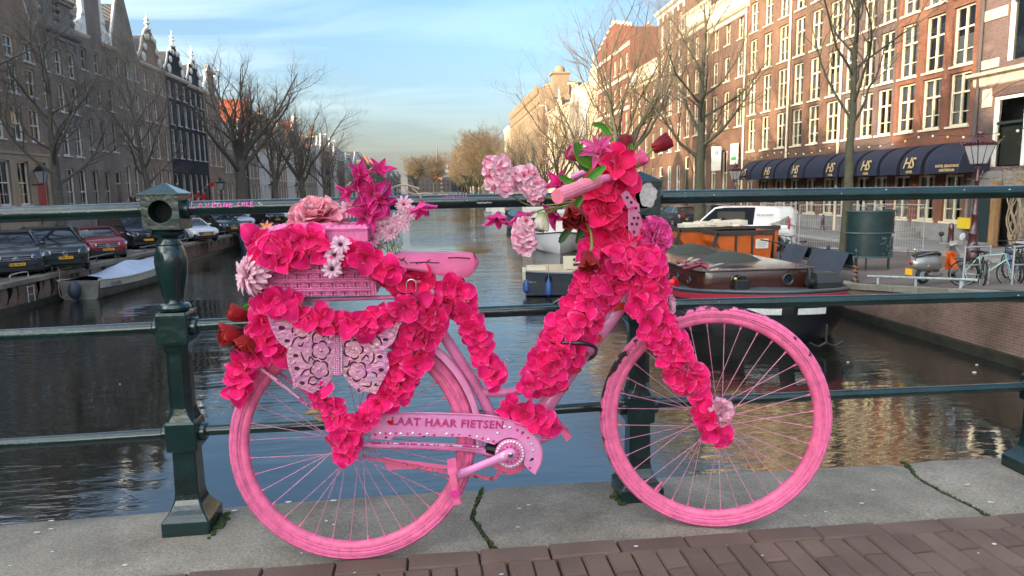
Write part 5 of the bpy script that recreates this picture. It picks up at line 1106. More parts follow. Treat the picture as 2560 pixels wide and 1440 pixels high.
def glass_mat():
 ma = bpy.data.materials.new('window_glass'); ma.use_nodes = True; N, L = ma.node_tree.nodes, ma.node_tree.links
 t = N.new('ShaderNodeBsdfTransparent'); t.inputs[0].default_value = (.80, .83, .83, 1); g = N.new('ShaderNodeBsdfGlossy'); g.inputs['Roughness'].default_value = .03
 nz = N.new('ShaderNodeTexNoise'); nz.inputs['Scale'].default_value = 1.7; ge = N.new('ShaderNodeNewGeometry'); L.new(ge.outputs['Position'], nz.inputs['Vector'])
 b = N.new('ShaderNodeBump'); b.inputs['Strength'].default_value = .12; b.inputs['Distance'].default_value = .05; L.new(nz.outputs[0], b.inputs['Height']); L.new(b.outputs[0], g.inputs['Normal'])
 fr = N.new('ShaderNodeFresnel'); fr.inputs[0].default_value = 1.75; m = N.new('ShaderNodeMixShader'); L.new(fr.outputs[0], m.inputs[0]); L.new(t.outputs[0], m.inputs[1]); L.new(g.outputs[0], m.inputs[2]); L.new(m.outputs[0], N['Material Output'].inputs[0])
 return ma
GLASS = glass_mat(); GLASSD = mat('glass_far', (.02, .024, .028), .08, spec=.8)
WP = {}
def win_meshes(w, h, fm, style):
 k = (round(w, 2), round(h, 2), fm.name, style)
 if k in WP: return WP[k]
 f = MB(); j = {'thin': .07, 'cross': .085}.get(style, .10); y0, y1 = .07, .17
 f.box(0, j, y0, y1, 0, h); f.box(w-j, w, y0, y1, 0, h); f.box(j, w-j, y0, y1, h-j, h); f.box(j, w-j, y0, y1, 0, j)
 y0b, y1b = y0+.015, y1-.01; iw = w-2*j
 if style in ('sash', 'thin', 'small'):
  zt = h*.5 if style != 'cross' else h*.62
  f.box(j, w-j, y0b, y1b, zt-.035, zt+.035)
  nv = 1 if w < 1.35 else 2
  for i in range(nv): x = j+iw*(i+1)/(nv+1); f.box(x-.018, x+.018, y0b+.02, y1b, j, h-j)
  if style == 'small':
   for z in (h*.25, h*.75): f.box(j, w-j, y0b+.02, y1b, z-.016, z+.016)
  elif h > 2.3: f.box(j, w-j, y0b+.02, y1b, h*.25-.016, h*.25+.016)
 elif style == 'cross':
  zt = h*.63; f.box(j, w-j, y0-.005, y1, zt-.04, zt+.04); f.box(w/2-.038, w/2+.038, y0-.004, y1, j, zt-.04); f.box(w/2-.033, w/2+.033, y0-.004, y1, zt+.04, h-j)
  f.box(j, w/2-.055, y0b+.02, y1b, h*.26, h*.26+.035); f.box(w/2+.055, w-j, y0b+.02, y1b, h*.26, h*.26+.035)
 elif style == 'door':
  f.box(j, w-j, y0, y1, h*.76, h*.76+.10)
 f.v = [(a, b+.05, c) for a, b, c in f.v]; y1 += .05; fm_ = f.mesh('window_frame', fm)
 p = MB().quad((j*.5, y1-.03, j*.5), (w-j*.5, y1-.03, j*.5), (w-j*.5, y1-.03, h-j*.5), (j*.5, y1-.03, h-j*.5)).mesh('window_pane', GLASS, recalc=False)
 pf = MB().quad((j*.5, y1-.03, j*.5), (w-j*.5, y1-.03, j*.5), (w-j*.5, y1-.03, h-j*.5), (j*.5, y1-.03, h-j*.5)).mesh('far_pane', GLASSD, recalc=False)
 s = MB().box(-.07, w+.07, -.07, y0+.07, -.09, -.002).mesh('window_sill', SILLM if fm is not CREAMW else CREAMW)
 c = {}
 for nm, cm, cov in (('drape', CURTW if fm is CREAMW else CURT, .40 if fm is CREAMW else .28), ('net', CURT, .5)):
  mb = MB(); 
  for (a, b) in (((j, j+iw*cov), (w-j-iw*cov, w-j)) if nm == 'drape' else ((j, w-j),)):
   n = 14; zt, zb = (h-j*.6, j*.5) if nm == 'drape' else (h*.52, j*.5)
   mb.grid([[(a+(b-a)*i/n*(1 if z == zt or nm == 'net' else (.75 if a < w/2 else 1))+(0 if z == zt or nm == 'net' or a < w/2 else (b-a)*.25*(1-i/n)*.9), y1+.035+.022*math.sin(i*2.4), z) for i in range(n+1)] for z in (zb, zt)])
  c[nm] = mb.mesh('curtain_'+nm, cm, 180, recalc=False)
 WP[k] = (fm_, p, s, c, pf); return WP[k]
def add_window(house, x, z, w, h, fm, style, r, detail):
 fm_, p, s, c, pf = win_meshes(w, h, fm, style)
 o = put('window', fm_, house, loc=(x, 0, z))
 put('pane', p if detail > 1 else pf, o)
 if detail > 0: put('sill', s, o)
 if detail > 1 and style != 'door' and r.random() < (.92 if fm is CREAMW else .72): put('curtain', c['drape' if r.random() < .65 else 'net'], o)
 return o
def facade(W, H, holes, d=.24):
 mb = MB(); xs = sorted({0, W}|{h[0] for h in holes}|{h[0]+h[2] for h in holes}); zs = sorted({0, H}|{h[1] for h in holes}|{h[1]+h[3] for h in holes})
 for i in range(len(xs)-1):
  for j in range(len(zs)-1):
   cx, cz = (xs[i]+xs[i+1])/2, (zs[j]+zs[j+1])/2
   if any(a < cx < a+w and b < cz < b+h for a, b, w, h in holes): continue
   mb.quad((xs[i], 0, zs[j]), (xs[i+1], 0, zs[j]), (xs[i+1], 0, zs[j+1]), (xs[i], 0, zs[j+1]))
 for a, b, w, h in holes:
  for p, q in (((a, b), (a+w, b)), ((a+w, b), (a+w, b+h)), ((a+w, b+h), (a, b+h)), ((a, b+h), (a, b))):
   mb.quad((p[0], 0, p[1]), (q[0], 0, q[1]), (q[0], d, q[1]), (p[0], d, p[1]))
 return mb
def mold(mb, x0, x1, z, prof): # cornice moulding: prof list of (out, dz)
 rings = []
 for x, e in ((x0, -1), (x1, 1)):
  rings.append([(x+e*min(o, .25), -o, z+dz) for o, dz in prof]+[(x, .05, z+prof[-1][1]), (x, .05, z+prof[0][1])])
 return mb.loft(rings)
CPROF = [(.02, 0), (.10, .06), (.12, .30), (.30, .36), (.42, .50), (.44, .60)]
def house(side, y0, y1, H, wall, floors, label, top='cornice', fm=WHITE, seed=1, detail=2, ground=None, roof=TILE_D, apex=4.5, style='sash', trim=WHITE, depth=11, door=None, ncol=3, cat='house', group=None, name='canal_house', plinth=None, xoff=0):
 r = random.Random(seed); W = y1-y0-.03; x = (XFR+xoff) if side > 0 else (XFL-xoff); zb = (ZR(22, (y0+y1)/2) if side > 0 else ZL(-26, (y0+y1)/2))-.02
 t = thing(name, label, cat, (x, y1-.015 if side > 0 else y0+.015, zb), -PI/2 if side > 0 else PI/2, group)
 holes = []; wins = []
 for fi, fl in enumerate(floors):
  z, h, n, w = fl[:4]; st = fl[4] if len(fl) > 4 else style; w = min(w, W/n*.78); f_ = fl[5] if len(fl) > 5 else fm
  for i in range(n):
   cx = W*(i+.5)/n; s_ = st; zz, hh, ww = z, h, w
   if fi == 0 and door is not None and i == door: s_ = 'door'; hh = z+h-.55; zz = .55
   holes.append((cx-ww/2, zz, ww, hh)); wins.append((cx-ww/2, zz, ww, hh, s_, f_))
 mb = facade(W, H, holes)
 mb.quad((0, 0, 0), (0, depth, 0), (0, depth, H), (0, 0, H)); mb.quad((W, 0, 0), (W, depth, 0), (W, depth, H), (W, 0, H)); mb.quad((0, depth, 0), (W, depth, 0), (W, depth, H), (0, depth, H))
 tr = MB(); rf = MB(); y_r = .35
 if top == 'cornice':
  mold(tr, -.0, W, H-.55, CPROF)
  nb = max(2, int(W/1.3))
  for i in range(nb+1): xx = .12+(W-.24)*i/nb; tr.box(xx-.09, xx+.09, -.13, -.0, H-1.0, H-.56)
  rf.loft([[(.05, y_r, H), (W-.05, y_r, H), (W-.05, depth, H), (.05, depth, H)], [(.05, y_r+2.2, H+apex*.5), (W-.05, y_r+2.2, H+apex*.5), (W-.05, depth-2.2, H+apex*.5), (.05, depth-2.2, H+apex*.5)]])
 elif top == 'attic':
  mold(tr, 0, W, H-2.0, CPROF); tr.box(.0, W, -.03, -.005, H-1.4, H-.02); mold(tr, 0, W, H-.3, [(.05, 0), (.2, .12), (.22, .3)])
  rf.box(.1, W-.1, .4, depth, H-.02, H+.02)
 else:
  prof = None; cx = W/2
  if top == 'spout': G = [(0, 0), (cx-.55, apex), (cx-.55, apex+.7), (cx+.55, apex+.7), (cx+.55, apex), (W, 0)]
  elif top == 'neck': G = [(0, 0), (0, .5), (cx-1.25, .5), (cx-1.25, apex), (cx-.2, apex+.9), (cx+.2, apex+.9), (cx+1.25, apex), (cx+1.25, .5), (W, .5), (W, 0)]
  elif top == 'bell':
   half = [(0, 0), (.05*W, .35), (.14*W, .75), (.22*W, 1.4), (.27*W, 2.2), (.31*W, apex*.72), (.36*W, apex*.86), (.43*W, apex*.97), (.5*W, apex)]
   G = half+[(W-a, b) for a, b in half[:-1]][::-1]
  elif top == 'step': n = 5; G = [(0, 0)]; [G.extend([(cx*i/n, apex*(i+.6)/n), (cx*(i+1)/n, apex*(i+.6)/n)]) for i in range(n)]; G = G+[(W-a, b) for a, b in G[:-1]][::-1]
  gm = MB().prism([(a, b+H) for a, b in G], Matrix.Translation((0, 0, 0)), .38); mb.v += []; mb.add(gm.v, gm.f)
  if top in ('spout', 'bell', 'step'):
   for (a, b), (c, d) in zip(G[:-1], G[1:]): tr.bar((a, .14, b+H+.03), (c, .14, d+H+.03), .5, .12, up=(0, 1, 0))
  if top == 'neck':
   for s_ in (-1, 1):
    P = [(1.27, .5), (W/2-.02, .5), (W/2-.05, .95), (W/2-.35, 1.3), (2.0, 1.7), (1.75, 2.4), (1.7, 3.1), (1.5, apex-.5), (1.27, apex-.2)]
    tr.prism([(cx+s_*a, b+H) for a, b in P], Matrix.Translation((0, -.06, 0)), .3)
    for (a, b, q) in ((2.1, 1.25, .33), (1.65, 2.2, .25), (W/2-.5, .85, .28), (1.5, apex-.8, .18)): tr.lathe([(q, 0), (q*.9, .08), (q*.5, .10), (.02, .14)], 10, Matrix.Translation((cx+s_*a, -.06, H+b)) @ Matrix.Rotation(PI/2, 4, 'X'))
   mold(tr, cx-1.45, cx+1.45, H+apex-.1, [(.03, 0), (.2, .15), (.25, .3)]); mold(tr, 0, cx-1.25, H+.3, [(.03, 0), (.2, .15), (.25, .25)]); mold(tr, cx+1.25, W, H+.3, [(.03, 0), (.2, .15), (.25, .25)])
  if top == 'bell':
   mold(tr, 0, W, H-.3, [(.03, 0), (.2, .15), (.25, .3)])
   tr.lathe([(.3, 0), (.34, .1), (.15, .2), (.12, .5), (.3, .65), (.1, .8), (.22, 1.0), (.05, 1.25), (.01, 1.7)], 10, Matrix.Translation((cx, .15, H+apex)))
   for s_ in (-1, 1):
    for (a, b, q) in ((W*.30, .55, .45), (W*.22, 1.5, .36), (W*.17, 2.4, .28), (W*.08, apex*.8, .3)): tr.lathe([(q, 0), (q*.9, .08), (q*.55, .12), (.02, .18)], 10, Matrix.Translation((cx+s_*a, -.02, H+b)) @ Matrix.Rotation(PI/2, 4, 'X'))
  gw, gh = .95, 1.5
  if top != 'bell' or apex > 3.5:
   holes2 = (cx-gw/2, H+.9 if top != 'neck' else H+1.2); put('window', win_meshes(gw, gh, fm, 'sash')[0], t, loc=(holes2[0], -.11, holes2[1])); w_ = [o for o in CHILD[t.name] if o.name.startswith('window')][-1]; put('pane', win_meshes(gw, gh, fm, 'sash')[4], w_)
  if top in ('spout', 'neck'): b_ = MB().box(cx-.1, cx+.1, -1.1, .3, H+apex+.15, H+apex+.38); b_.build('hoisting_beam', trim, t)
  q = apex*.86
  rf.loft([[(.02, y_r, H), (W/2, y_r, H+q), (W-.02, y_r, H)], [(.02, depth, H), (W/2, depth, H+q), (W-.02, depth, H)]])
 mb.build('wall', wall, t)
 if tr.v: tr.build('cornice' if top in ('cornice', 'attic') else 'gable_trim', trim, t)
 ro = rf.build('roof', roof, t)
 if r.random() < .8:
  cxx = r.uniform(.15, .85)*W; cy = r.uniform(2.5, 5); hh = apex*.5+1.2; ch = MB().box(cxx-.35, cxx+.35, cy, cy+.9, H, H+hh); ch.box(cxx-.42, cxx+.42, cy-.07, cy+.97, H+hh, H+hh+.14)
  for q in (-.17, .17): ch.lathe([(.1, 0), (.12, .3), (.09, .35)], 8, Matrix.Translation((cxx+q, cy+.45, H+hh+.14)))
  ch.build('chimney', B['tan'] if r.random() < .5 else B['rust'], ro)
 if ground:
  gmat, gh_ = ground; g_h = [(a-.0, b, w, h) for a, b, w, h in holes if b+h < gh_+.01]
  gm = facade(W, gh_, g_h, .06); gm.v = [(a, b-.035, c) for a, b, c in gm.v]; gm.box(-.03, W+.03, -.10, -.002, gh_, gh_+.16); gm.build('ground_floor_facing', gmat, t)
 elif plinth is not None:
  pm = MB().box(0, W, -.05, -.003, 0, min(plinth, min(h[1] for h in holes)-.02)); pm.build('plinth', GREYST, t)
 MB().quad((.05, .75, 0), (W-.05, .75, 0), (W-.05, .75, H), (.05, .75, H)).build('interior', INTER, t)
 for (a, b, w, h, s_, f_) in wins:
  o = add_window(t, a, b, w, h, f_, s_, r, detail)
  if s_ == 'door':
   dcol = door_col.get(label, r.choice((DOORG, DOORN, DOORB)))
   dm = MB().box(.11, w-.11, .09, .14, .0, h*.76); dm.box(.2, w-.2, .075, .09, .2, h*.3); dm.box(.2, w-.2, .075, .09, h*.36, h*.7)
   d_ = dm.build('door', dcol, t); d_.location = (a, 0, b)
   MB().ball((w-.22, .065, h*.36), .04, 6, 4).build('handle', M_GALV, d_)
   st = MB()
   for k in range(3): st.box(-.35-.0*k, w+.35, -1.0+.33*k, -.0, .0+.18*k-.2, .18*(k+1)-.0)
   s2 = st.build('stoop', GREYST, t); s2.location = (a, -.04, 0)
 return t
DOORG = mat('door_green', (.012, .035, .022), .35); DOORN = mat('door_navy', (.012, .018, .04), .35); DOORB = mat('door_black', (.012, .012, .013), .35); DOORR = mat('door_red', (.34, .03, .04), .4)
door_col = {}
LAB0 = 'brown brick house with sandstone ground floor and a red door, far left'
door_col[LAB0] = DOORR
house(-1, 37.2, 45.15, 13.5, B['dark'], [(2.2, 2.7, 4, 1.15), (6.3, 2.1, 4, 1.1), (9.2, 1.9, 4, 1.1), (11.5, 1.5, 4, 1.0)], 'dark brick house with rusticated stone base at the far left edge', 'cornice', seed=3, ground=(GREYST, 5.6), detail=1)
house(-1, 45.2, 51.3, 13.2, B['brown'], [(2.45, 2.75, 3, 1.3, 'sash'), (6.5, 2.1, 3, 1.2), (9.4, 1.75, 3, 1.15), (11.6, 1.3, 3, 1.1)], LAB0, 'spout', seed=4, ground=(SAND, 5.6), door=2, apex=6.2)
house(-1, 51.3, 56.8, 14.3, B['dark'], [(1.6, 3.3, 3, 1.15), (5.8, 2.25, 3, 1.05), (8.85, 2.0, 3, 1.05), (11.4, 1.75, 3, 1.0)], 'dark grey brick house with scrolled stone dormers above its cornice', 'cornice', seed=5, plinth=1.2, door=0, roof=SLATE, trim=GREYST)
house(-1, 56.8, 62.9, 14.4, B['dark'], [(1.7, 3.2, 3, 1.05), (6.45, 2.35, 3, .95), (9.7, 1.9, 3, .95), (12.35, 1.6, 3, .95)], 'grey brick neck-gabled house with white scroll ornaments', 'neck', seed=6, plinth=1.2, door=2, apex=5.2, fm=mat('frame_buff', (.45, .42, .36), .5))
house(-1, 62.9, 68.0, 15.0, B['grey'], [(2.5, 2.95, 3, 1.15), (7.25, 2.0, 3, 1.0), (10.2, 1.65, 3, .95), (12.85, 1.6, 3, .95)], 'brown house with a plain triangular gable and a hoisting beam', 'spout', seed=7, plinth=1.3, apex=4.6)
house(-1, 68.0, 74.2, 14.8, B['brown'], [(2.3, 3.0, 3, 1.1), (6.3, 2.65, 3, 1.1), (9.65, 2.05, 3, 1.05), (12.4, 1.65, 3, 1.0)], 'brown house crowned by a white ornate gable with a gilded finial', 'bell', seed=8, plinth=1.3, apex=3.2, trim=mat('pale_trim', (.6, .56, .46), .6, var=.1))
house(-1, 74.2, 80.4, 14.8, B['black'], [(1.6, 3.4, 3, 1.1), (6.6, 2.85, 3, 1.1), (9.9, 2.2, 3, 1.05), (12.55, 1.6, 3, 1.0)], 'black painted house with white windows and a scrolled white cornice', 'bell', seed=9, door=0, apex=2.9)
house(-1, 80.4, 85.6, 14.6, B['black'], [(1.6, 3.4, 3, 1.0), (6.6, 2.85, 3, 1.0), (9.9, 2.2, 3, .95), (12.4, 1.6, 3, .95)], 'narrow black house with tall ground floor windows under a white bell gable', 'bell', seed=10, door=2, apex=2.7)
house(-1, 85.6, 91.6, 14.0, B['brown'], [(1.5, 3.3, 3, 1.1), (6.2, 2.7, 3, 1.05), (9.3, 2.0, 3, 1.0), (11.7, 1.5, 3, 1.0)], 'purple brown house with a bell gable and a small rooftop hoist, beyond the black houses', 'neck', seed=11, apex=3.0, plinth=1.1)
house(-1, 91.6, 97.4, 11.6, B['grey'], [(1.4, 3.0, 3, 1.0), (5.6, 2.2, 3, 1.0), (8.6, 1.8, 3, 1.0)], 'lower grey brick house before the big dark elm', 'cornice', seed=12, plinth=1.1, apex=3)
house(-1, 97.4, 103.0, 7.6, B['black'], [(1.4, 2.6, 2, 1.4, 'small'), (5.2, 2.2, 2, 1.4, 'small')], 'small dark house with white small-paned windows behind the big elm', 'spout', seed=13, apex=4.2, door=1)
house(-1, 103.0, 109, 8.4, B['dark'], [(1.4, 2.8, 3, 1.2, 'small'), (5.0, 2.2, 3, 1.2, 'small')], 'dark house with a white cornice and wide white windows in front of the orange roof', 'bell', seed=14, apex=3.2)
house(-1, 109, 115.5, 9.4, PLAST['white'], [(1.4, 2.8, 3, 1.2), (5.2, 2.2, 3, 1.1)], 'white rendered house with a flat cornice between two elms', 'cornice', seed=15, apex=3)
# big orange roof behind the row
rb = thing('gabled_house', 'house with a large sunlit orange tiled roof behind the left row', 'house', (-36.5, 114, -1.3)); mb = MB().box(-8, 8, -5, 7, 0, 10.4); mb.build('wall', B['rust'], rb)
rf = MB(); rf.loft([[(-8.3, -5.6, 10.2), (-8.3, 1, 16.6), (-8.3, 7.6, 10.2)], [(8.3, -5.6, 10.2), (8.3, 1, 16.6), (8.3, 7.6, 10.2)]]); ro = rf.build('roof', TILE_R, rb)
rd = MB()
for i in range(64): x_ = -8.2+16.4*i/63; rd.tube([(x_, -5.6, 10.25), (x_, .95, 16.62)], .07, 5, cap=False)
struct(rd.build('tile_rolls', TILE_R, ro), 'stuff'); MB().box(-1.2, 1.0, -4.2, -1.0, 11.8, 13.6).build('dormer', WHITE, ro); MB().box(-6, -5, -.5, .5, 15.5, 18.2).build('chimney', PLAST['cream'], ro)
cb_ = thing('cream_block', 'pale sunlit roof block with a small tower above the left row far off', 'building', (-38, 195, -1.9)); MB().box(-14, 8, -6, 14, 0, 17.2).build('wall', PLAST['cream'], cb_); MB().box(-8, -2, -4, 4, 17.2, 19.2).build('roof_house', PLAST['cream'], cb_); MB().box(6, 7, -5, -4, 17.2, 20).build('chimney', B['rust'], cb_)
pr = thing('steep_roof_house', 'house with a tall blue-grey pyramid roof far down the left row', 'house', (-33, 222, -1.9)); MB().box(-8, 6, -7, 9, 0, 13).build('wall', B['brown'], pr); m_ = MB(); m_.loft([[(-8.2, -7.2, 13), (6.2, -7.2, 13), (6.2, 9.2, 13), (-8.2, 9.2, 13)], [(-1.3, -3, 19.5), (-.7, -3, 19.5), (-.7, 5, 19.5), (-1.3, 5, 19.5)]]); m_.build('roof', SLATE, pr)
# dormers on the second dark house
dm = thing('stone_dormer', 'scrolled stone dormer on the left half of the dark cornice house', 'dormer', (-25.9, 52.9, 12.4)); dm2 = None
def dormer(t):
 x, y, z = t.location
 MB().box(-2.2, .05, -.75, .75, 0, 2.0).build('wall', GREYST, t); m_ = MB().box(-2.4, .25, -1.0, 1.0, 2.0, 2.25); m_.box(-2.4, .35, -1.1, 1.1, 2.25, 2.4)
 for s_ in (-1, 1):
  for (a, q) in ((.3, .4), (.95, .28), (1.5, .2)): m_.lathe([(q, 0), (q*.8, .12), (.02, .2)], 8, Matrix.Translation((.05, s_*(1.0-.1*a), a)) @ Matrix.Rotation(PI/2, 4, 'Y'))
 m_.build('scroll_trim', GREYST, t); w = put('window', win_meshes(.95, 1.4, WHITE, 'sash')[0], t, M=Matrix.Translation((.13, -.475, .3)) @ Matrix.Rotation(PI/2, 4, 'Z')); put('pane', win_meshes(.95, 1.4, WHITE, 'sash')[4], w)
dormer(dm); d2 = thing('stone_dormer', 'scrolled stone dormer with a curved top on the right half of the dark cornice house', 'dormer', (-25.9, 55.3, 12.4)); dormer(d2)
# ---- right row
CRS = 'cross'
RF = lambda n, w: [(1.0, 2.0, n, w, CRS, CREAMW), (5.05, 2.2, n, w, CRS, CREAMW), (7.55, 2.4, n, w, CRS, CREAMW), (10.4, 2.2, n, w, CRS, CREAMW), (13.1, 1.95, n, w, CRS, CREAMW)]
house(1, 27.5, 32.7, 16.4, B['red'], RF(3, 1.22), 'bright red brick hotel house next to the brown corner house', 'cornice', seed=21, trim=CREAM, plinth=.9)
house(1, 32.7, 37.2, 16.3, B['purple'], RF(3, 1.12), 'narrow brown brick hotel house behind the near tree', 'cornice', seed=22, trim=CREAM, plinth=.9)
house(1, 37.2, 43.0, 16.2, B['rust'], RF(3, 1.2), 'rust brick hotel house with cream cross windows left of the near tree', 'cornice', seed=23, trim=CREAM, plinth=.9)
house(1, 43.0, 49.4, 16.0, B['orange'], RF(3, 1.2), 'orange brick hotel house at the left end of the awnings', 'cornice', seed=24, trim=CREAM, plinth=.9)
house(1, 49.4, 56.2, 16.6, B['rust'], [(2.0, 3.3, 3, 1.15), (6.95, 2.75, 3, 1.1), (10.45, 1.75, 3, 1.1), (13.1, 1.9, 3, 1.0)], 'brick house with narrow dark sash windows just left of the awnings', 'attic', seed=25, trim=CREAM, plinth=1.2, fm=CREAMW)
house(1, 56.2, 62.2, 17.4, B['rust'], [(2.0, 3.3, 3, 1.1), (6.95, 2.75, 3, 1.05), (10.45, 1.9, 3, 1.05), (13.2, 1.8, 3, 1.0)], 'brick house with a cream attic behind the forked tree', 'attic', seed=26, trim=CREAM, plinth=1.2, fm=CREAMW, door=0)
house(1, 62.2, 69.7, 19.2, B['orange'], [(1.6, 3.0, 3, 1.2), (5.9, 2.5, 3, 1.15), (9.3, 2.6, 3, 1.15), (12.6, 2.6, 3, 1.1), (15.8, 2.2, 3, 1.05)], 'tall orange brick house with white windows and a jutting cornice', 'cornice', seed=27, plinth=1.2, door=0)
house(1, 69.7, 80, 15.2, B['orange'], [(1.6, 3.0, 4, 1.1), (5.6, 2.4, 4, 1.1), (8.7, 2.2, 4, 1.05), (11.2, 1.4, 4, 1.0)], 'brick house with a tall plain cream attic storey', 'attic', seed=28, trim=CREAM, plinth=1.2, fm=CREAMW)
house(1, 80, 96, 20.4, B['maroon'], [(1.6, 3.0, 6, 1.2), (5.8, 2.2, 6, 1.3), (9.0, 2.2, 6, 1.3), (12.4, 2.0, 6, 1.3), (16, 1.8, 6, 1.3)], 'dark maroon brick block with cream bands across its front', 'step', seed=29, fm=CREAMW, trim=CREAM, apex=2.0, roof=SLATE)
for z in (8.3, 11.6, 15.2, 18.6): 
 o = MB().box(0, 15.9, -.10, -.002, z-.15, z+.25).build('stone_band', CREAM, bpy.data.objects[[k.name for k in C.objects if k.get('label', '').startswith('dark maroon')][0]])
nar = [(96, 102.5, 16.2, PLAST['cream'], 'bell', 'cream rendered house with a bell gable beyond the maroon block'), (102.5, 108.5, 17.6, PLAST['white'], 'cornice', 'pale house with a white cornice beyond the cream gable'), (108.5, 116, 15.4, B['dark'], 'neck', 'dark house with tall windows and neck gable among the far right trees'), (116, 123, 16.4, PLAST['cream'], 'cornice', 'sunlit cream house with regular windows behind the far right trees'), (123, 131, 15.5, B['tan'], 'bell', 'tan brick house with a bell gable, far on the right quay'), (131, 139, 17, PLAST['cream'], 'cornice', 'tall cream house shortly before the stone office block'), (139, 148, 15.6, B['rust'], 'spout', 'rust house with a pointed gable touching the stone office block')]
for i, (a, b, H, m_, tp_, lb_) in enumerate(nar): house(1, a, b, H, m_, [(1.4, 2.8, 3, 1.25), (5.2, 2.3, 3, 1.2), (8.5, 2.1, 3, 1.2), (11.6, 1.9, 3, 1.15)], lb_, tp_, seed=40+i, detail=1, apex=3.2, trim=CREAM, fm=CREAMW)
# big stone office block with turret
ob = thing('office_block', 'large sandy stone office block with a round turret at the far right', 'office building', (22, 209, -1.8), -PI/2); W_, H_ = 58, 23.6
holes = [(1.2+i*2.84+(.0), z, 1.5, h) for z, h in ((1.5, 3), (6, 2.4), (9.6, 2.4), (13.2, 2.4), (17, 2.4), (21, 2.0)) for i in range(20)]
mb = facade(W_, H_, holes, .3); mb.quad((W_, 0, 0), (W_, 20, 0), (W_, 20, H_), (W_, 0, H_)); mb.quad((0, 0, 0), (0, 20, 0), (0, 20, H_), (0, 0, H_)); mb.quad((0, 0, H_), (W_, 0, H_), (W_, 20, H_), (0, 20, H_)); mb.quad((0, 20, 0), (W_, 20, 0), (W_, 20, H_), (0, 20, H_)); mb.build('wall', PLAST['stone'], ob)
for (a, b, w, h) in holes:
 fm_, p_, s_, c_, pf_ = win_meshes(1.5, round(h, 2), CREAMW, 'thin'); o = put('window', fm_, ob, loc=(a, .1, b)); put('pane', pf_, o)
tr = MB(); mold(tr, 0, W_, H_-1.2, [(.05, 0), (.3, .3), (.4, .7), (.5, 1.0)])
for i in range(40): tr.box(.3+i*1.46, .95+i*1.46, -.5, .1, H_-.2, H_+.55)
mold(tr, 0, W_, 20.2, [(.05, 0), (.25, .2), (.3, .5)]); mold(tr, 0, W_, 5.2, [(.05, 0), (.25, .2), (.3, .5)]); tr.build('parapet', PLAST['stone'], ob)
tw_ = MB(); tw_.lathe([(4.5, 0), (4.5, 1.2), (4.7, 1.3), (4.7, 1.8), (0.1, 2.1)], 12, Matrix.Translation((W_-8, 7, H_))); tw_.build('turret', PLAST['stone'], ob)
tw_ = MB(); tw_.box(W_-2.6, W_+.6, 3, 6.4, H_-2, H_+2.8); tw_.box(W_-2.9, W_+.9, 2.7, 6.7, H_+2.8, H_+3.2); tw_.lathe([(1.1, 0), (1.1, .8), (.8, 1.3), (.1, 1.6)], 12, Matrix.Translation((W_-1, 4.7, H_+3.2))); tw_.build('tower', PLAST['stone'], ob)
house(1, 209.5, 228, 21, PLAST['cream'], [(1.4, 2.8, 6, 1.4), (5.2, 2.3, 6, 1.4), (8.5, 2.1, 6, 1.4), (11.6, 1.9, 6, 1.4), (15, 2, 6, 1.4)], 'cream building with a dark mansard beyond the stone office block', 'cornice', seed=60, detail=0, roof=SLATE, apex=7)
# ---- generic far rows: windows joined once they can no longer be told apart
r = random.Random(77)
words_m = [('white', PLAST['white']), ('dark', B['dark']), ('brown', B['brown']), ('grey', B['grey']), ('cream', PLAST['cream']), ('black', B['black']), ('rust', B['rust'])]
words_t = [('bell gable', 'bell'), ('flat cornice', 'cornice'), ('neck gable', 'neck'), ('pointed gable', 'spout'), ('flat cornice', 'cornice')]
def far_row(side, y, yend, hmin, hmax, palette, ordinal):
 i = 0
 while y < yend:
  w = r.uniform(5.4, 7.4) if y < 200 else r.uniform(8, 14); H = r.uniform(hmin, hmax); cw, cm_ = words_m[r.choice(palette)]; tw, tt = r.choice(words_t); det = 1 if y < 150 else 0
  place = 'the left quay' if side < 0 else 'the right quay'
  nm = ['between', 'next to', 'past', 'beyond']; lb_ = f'{cw} house with a {tw}, {ORD[i]} past {ordinal}'
  if y < 235: house(side, y, y+w, H, cm_, [(1.3, 2.8, 3, 1.2), (4.9, 2.2, 3, 1.15), (7.9, 2.0, 3, 1.1)]+([(10.6, 1.7, 3, 1.1)] if H > 13 else []), lb_, tt, seed=200+i+int(y), detail=det, apex=2.8, group='far canal houses on '+place, roof=r.choice((TILE_D, TILE_D, TILE_R, SLATE)))
  else:
   x = XFR if side > 0 else XFL; t = thing('canal_house', lb_, 'house', (x, y+w if side > 0 else y, -1.9), -PI/2 if side > 0 else PI/2, 'far canal houses on '+place)
   MB().box(0, w-.05, 0, 10, 0, H).build('wall', cm_, t); m_ = MB(); m_.loft([[(0, .2, H), (w, .2, H), (w, 10, H), (0, 10, H)], [(w*.3, 2, H+3), (w*.7, 2, H+3), (w*.7, 8, H+3), (w*.3, 8, H+3)]]); m_.build('roof', r.choice((TILE_D, SLATE, TILE_R)), t)
   wm = MB(); fm2 = MB(); n = max(3, int(w/2))
   for z, h in ((1.4, 2.6), (5, 2.1), (8, 1.9))+(((10.7, 1.6),) if H > 13 else ()):
    for k in range(n): c_ = w*(k+.5)/n; wm.box(c_-.5, c_+.5, -.02, .05, z, z+h); fm2.box(c_-.6, c_+.6, -.012, .03, z-.1, z+h+.1)
   struct(wm.build('panes', GLASSD, t), 'stuff'); struct(fm2.build('frames', WHITE, t), 'stuff')
  y += w; i += 1
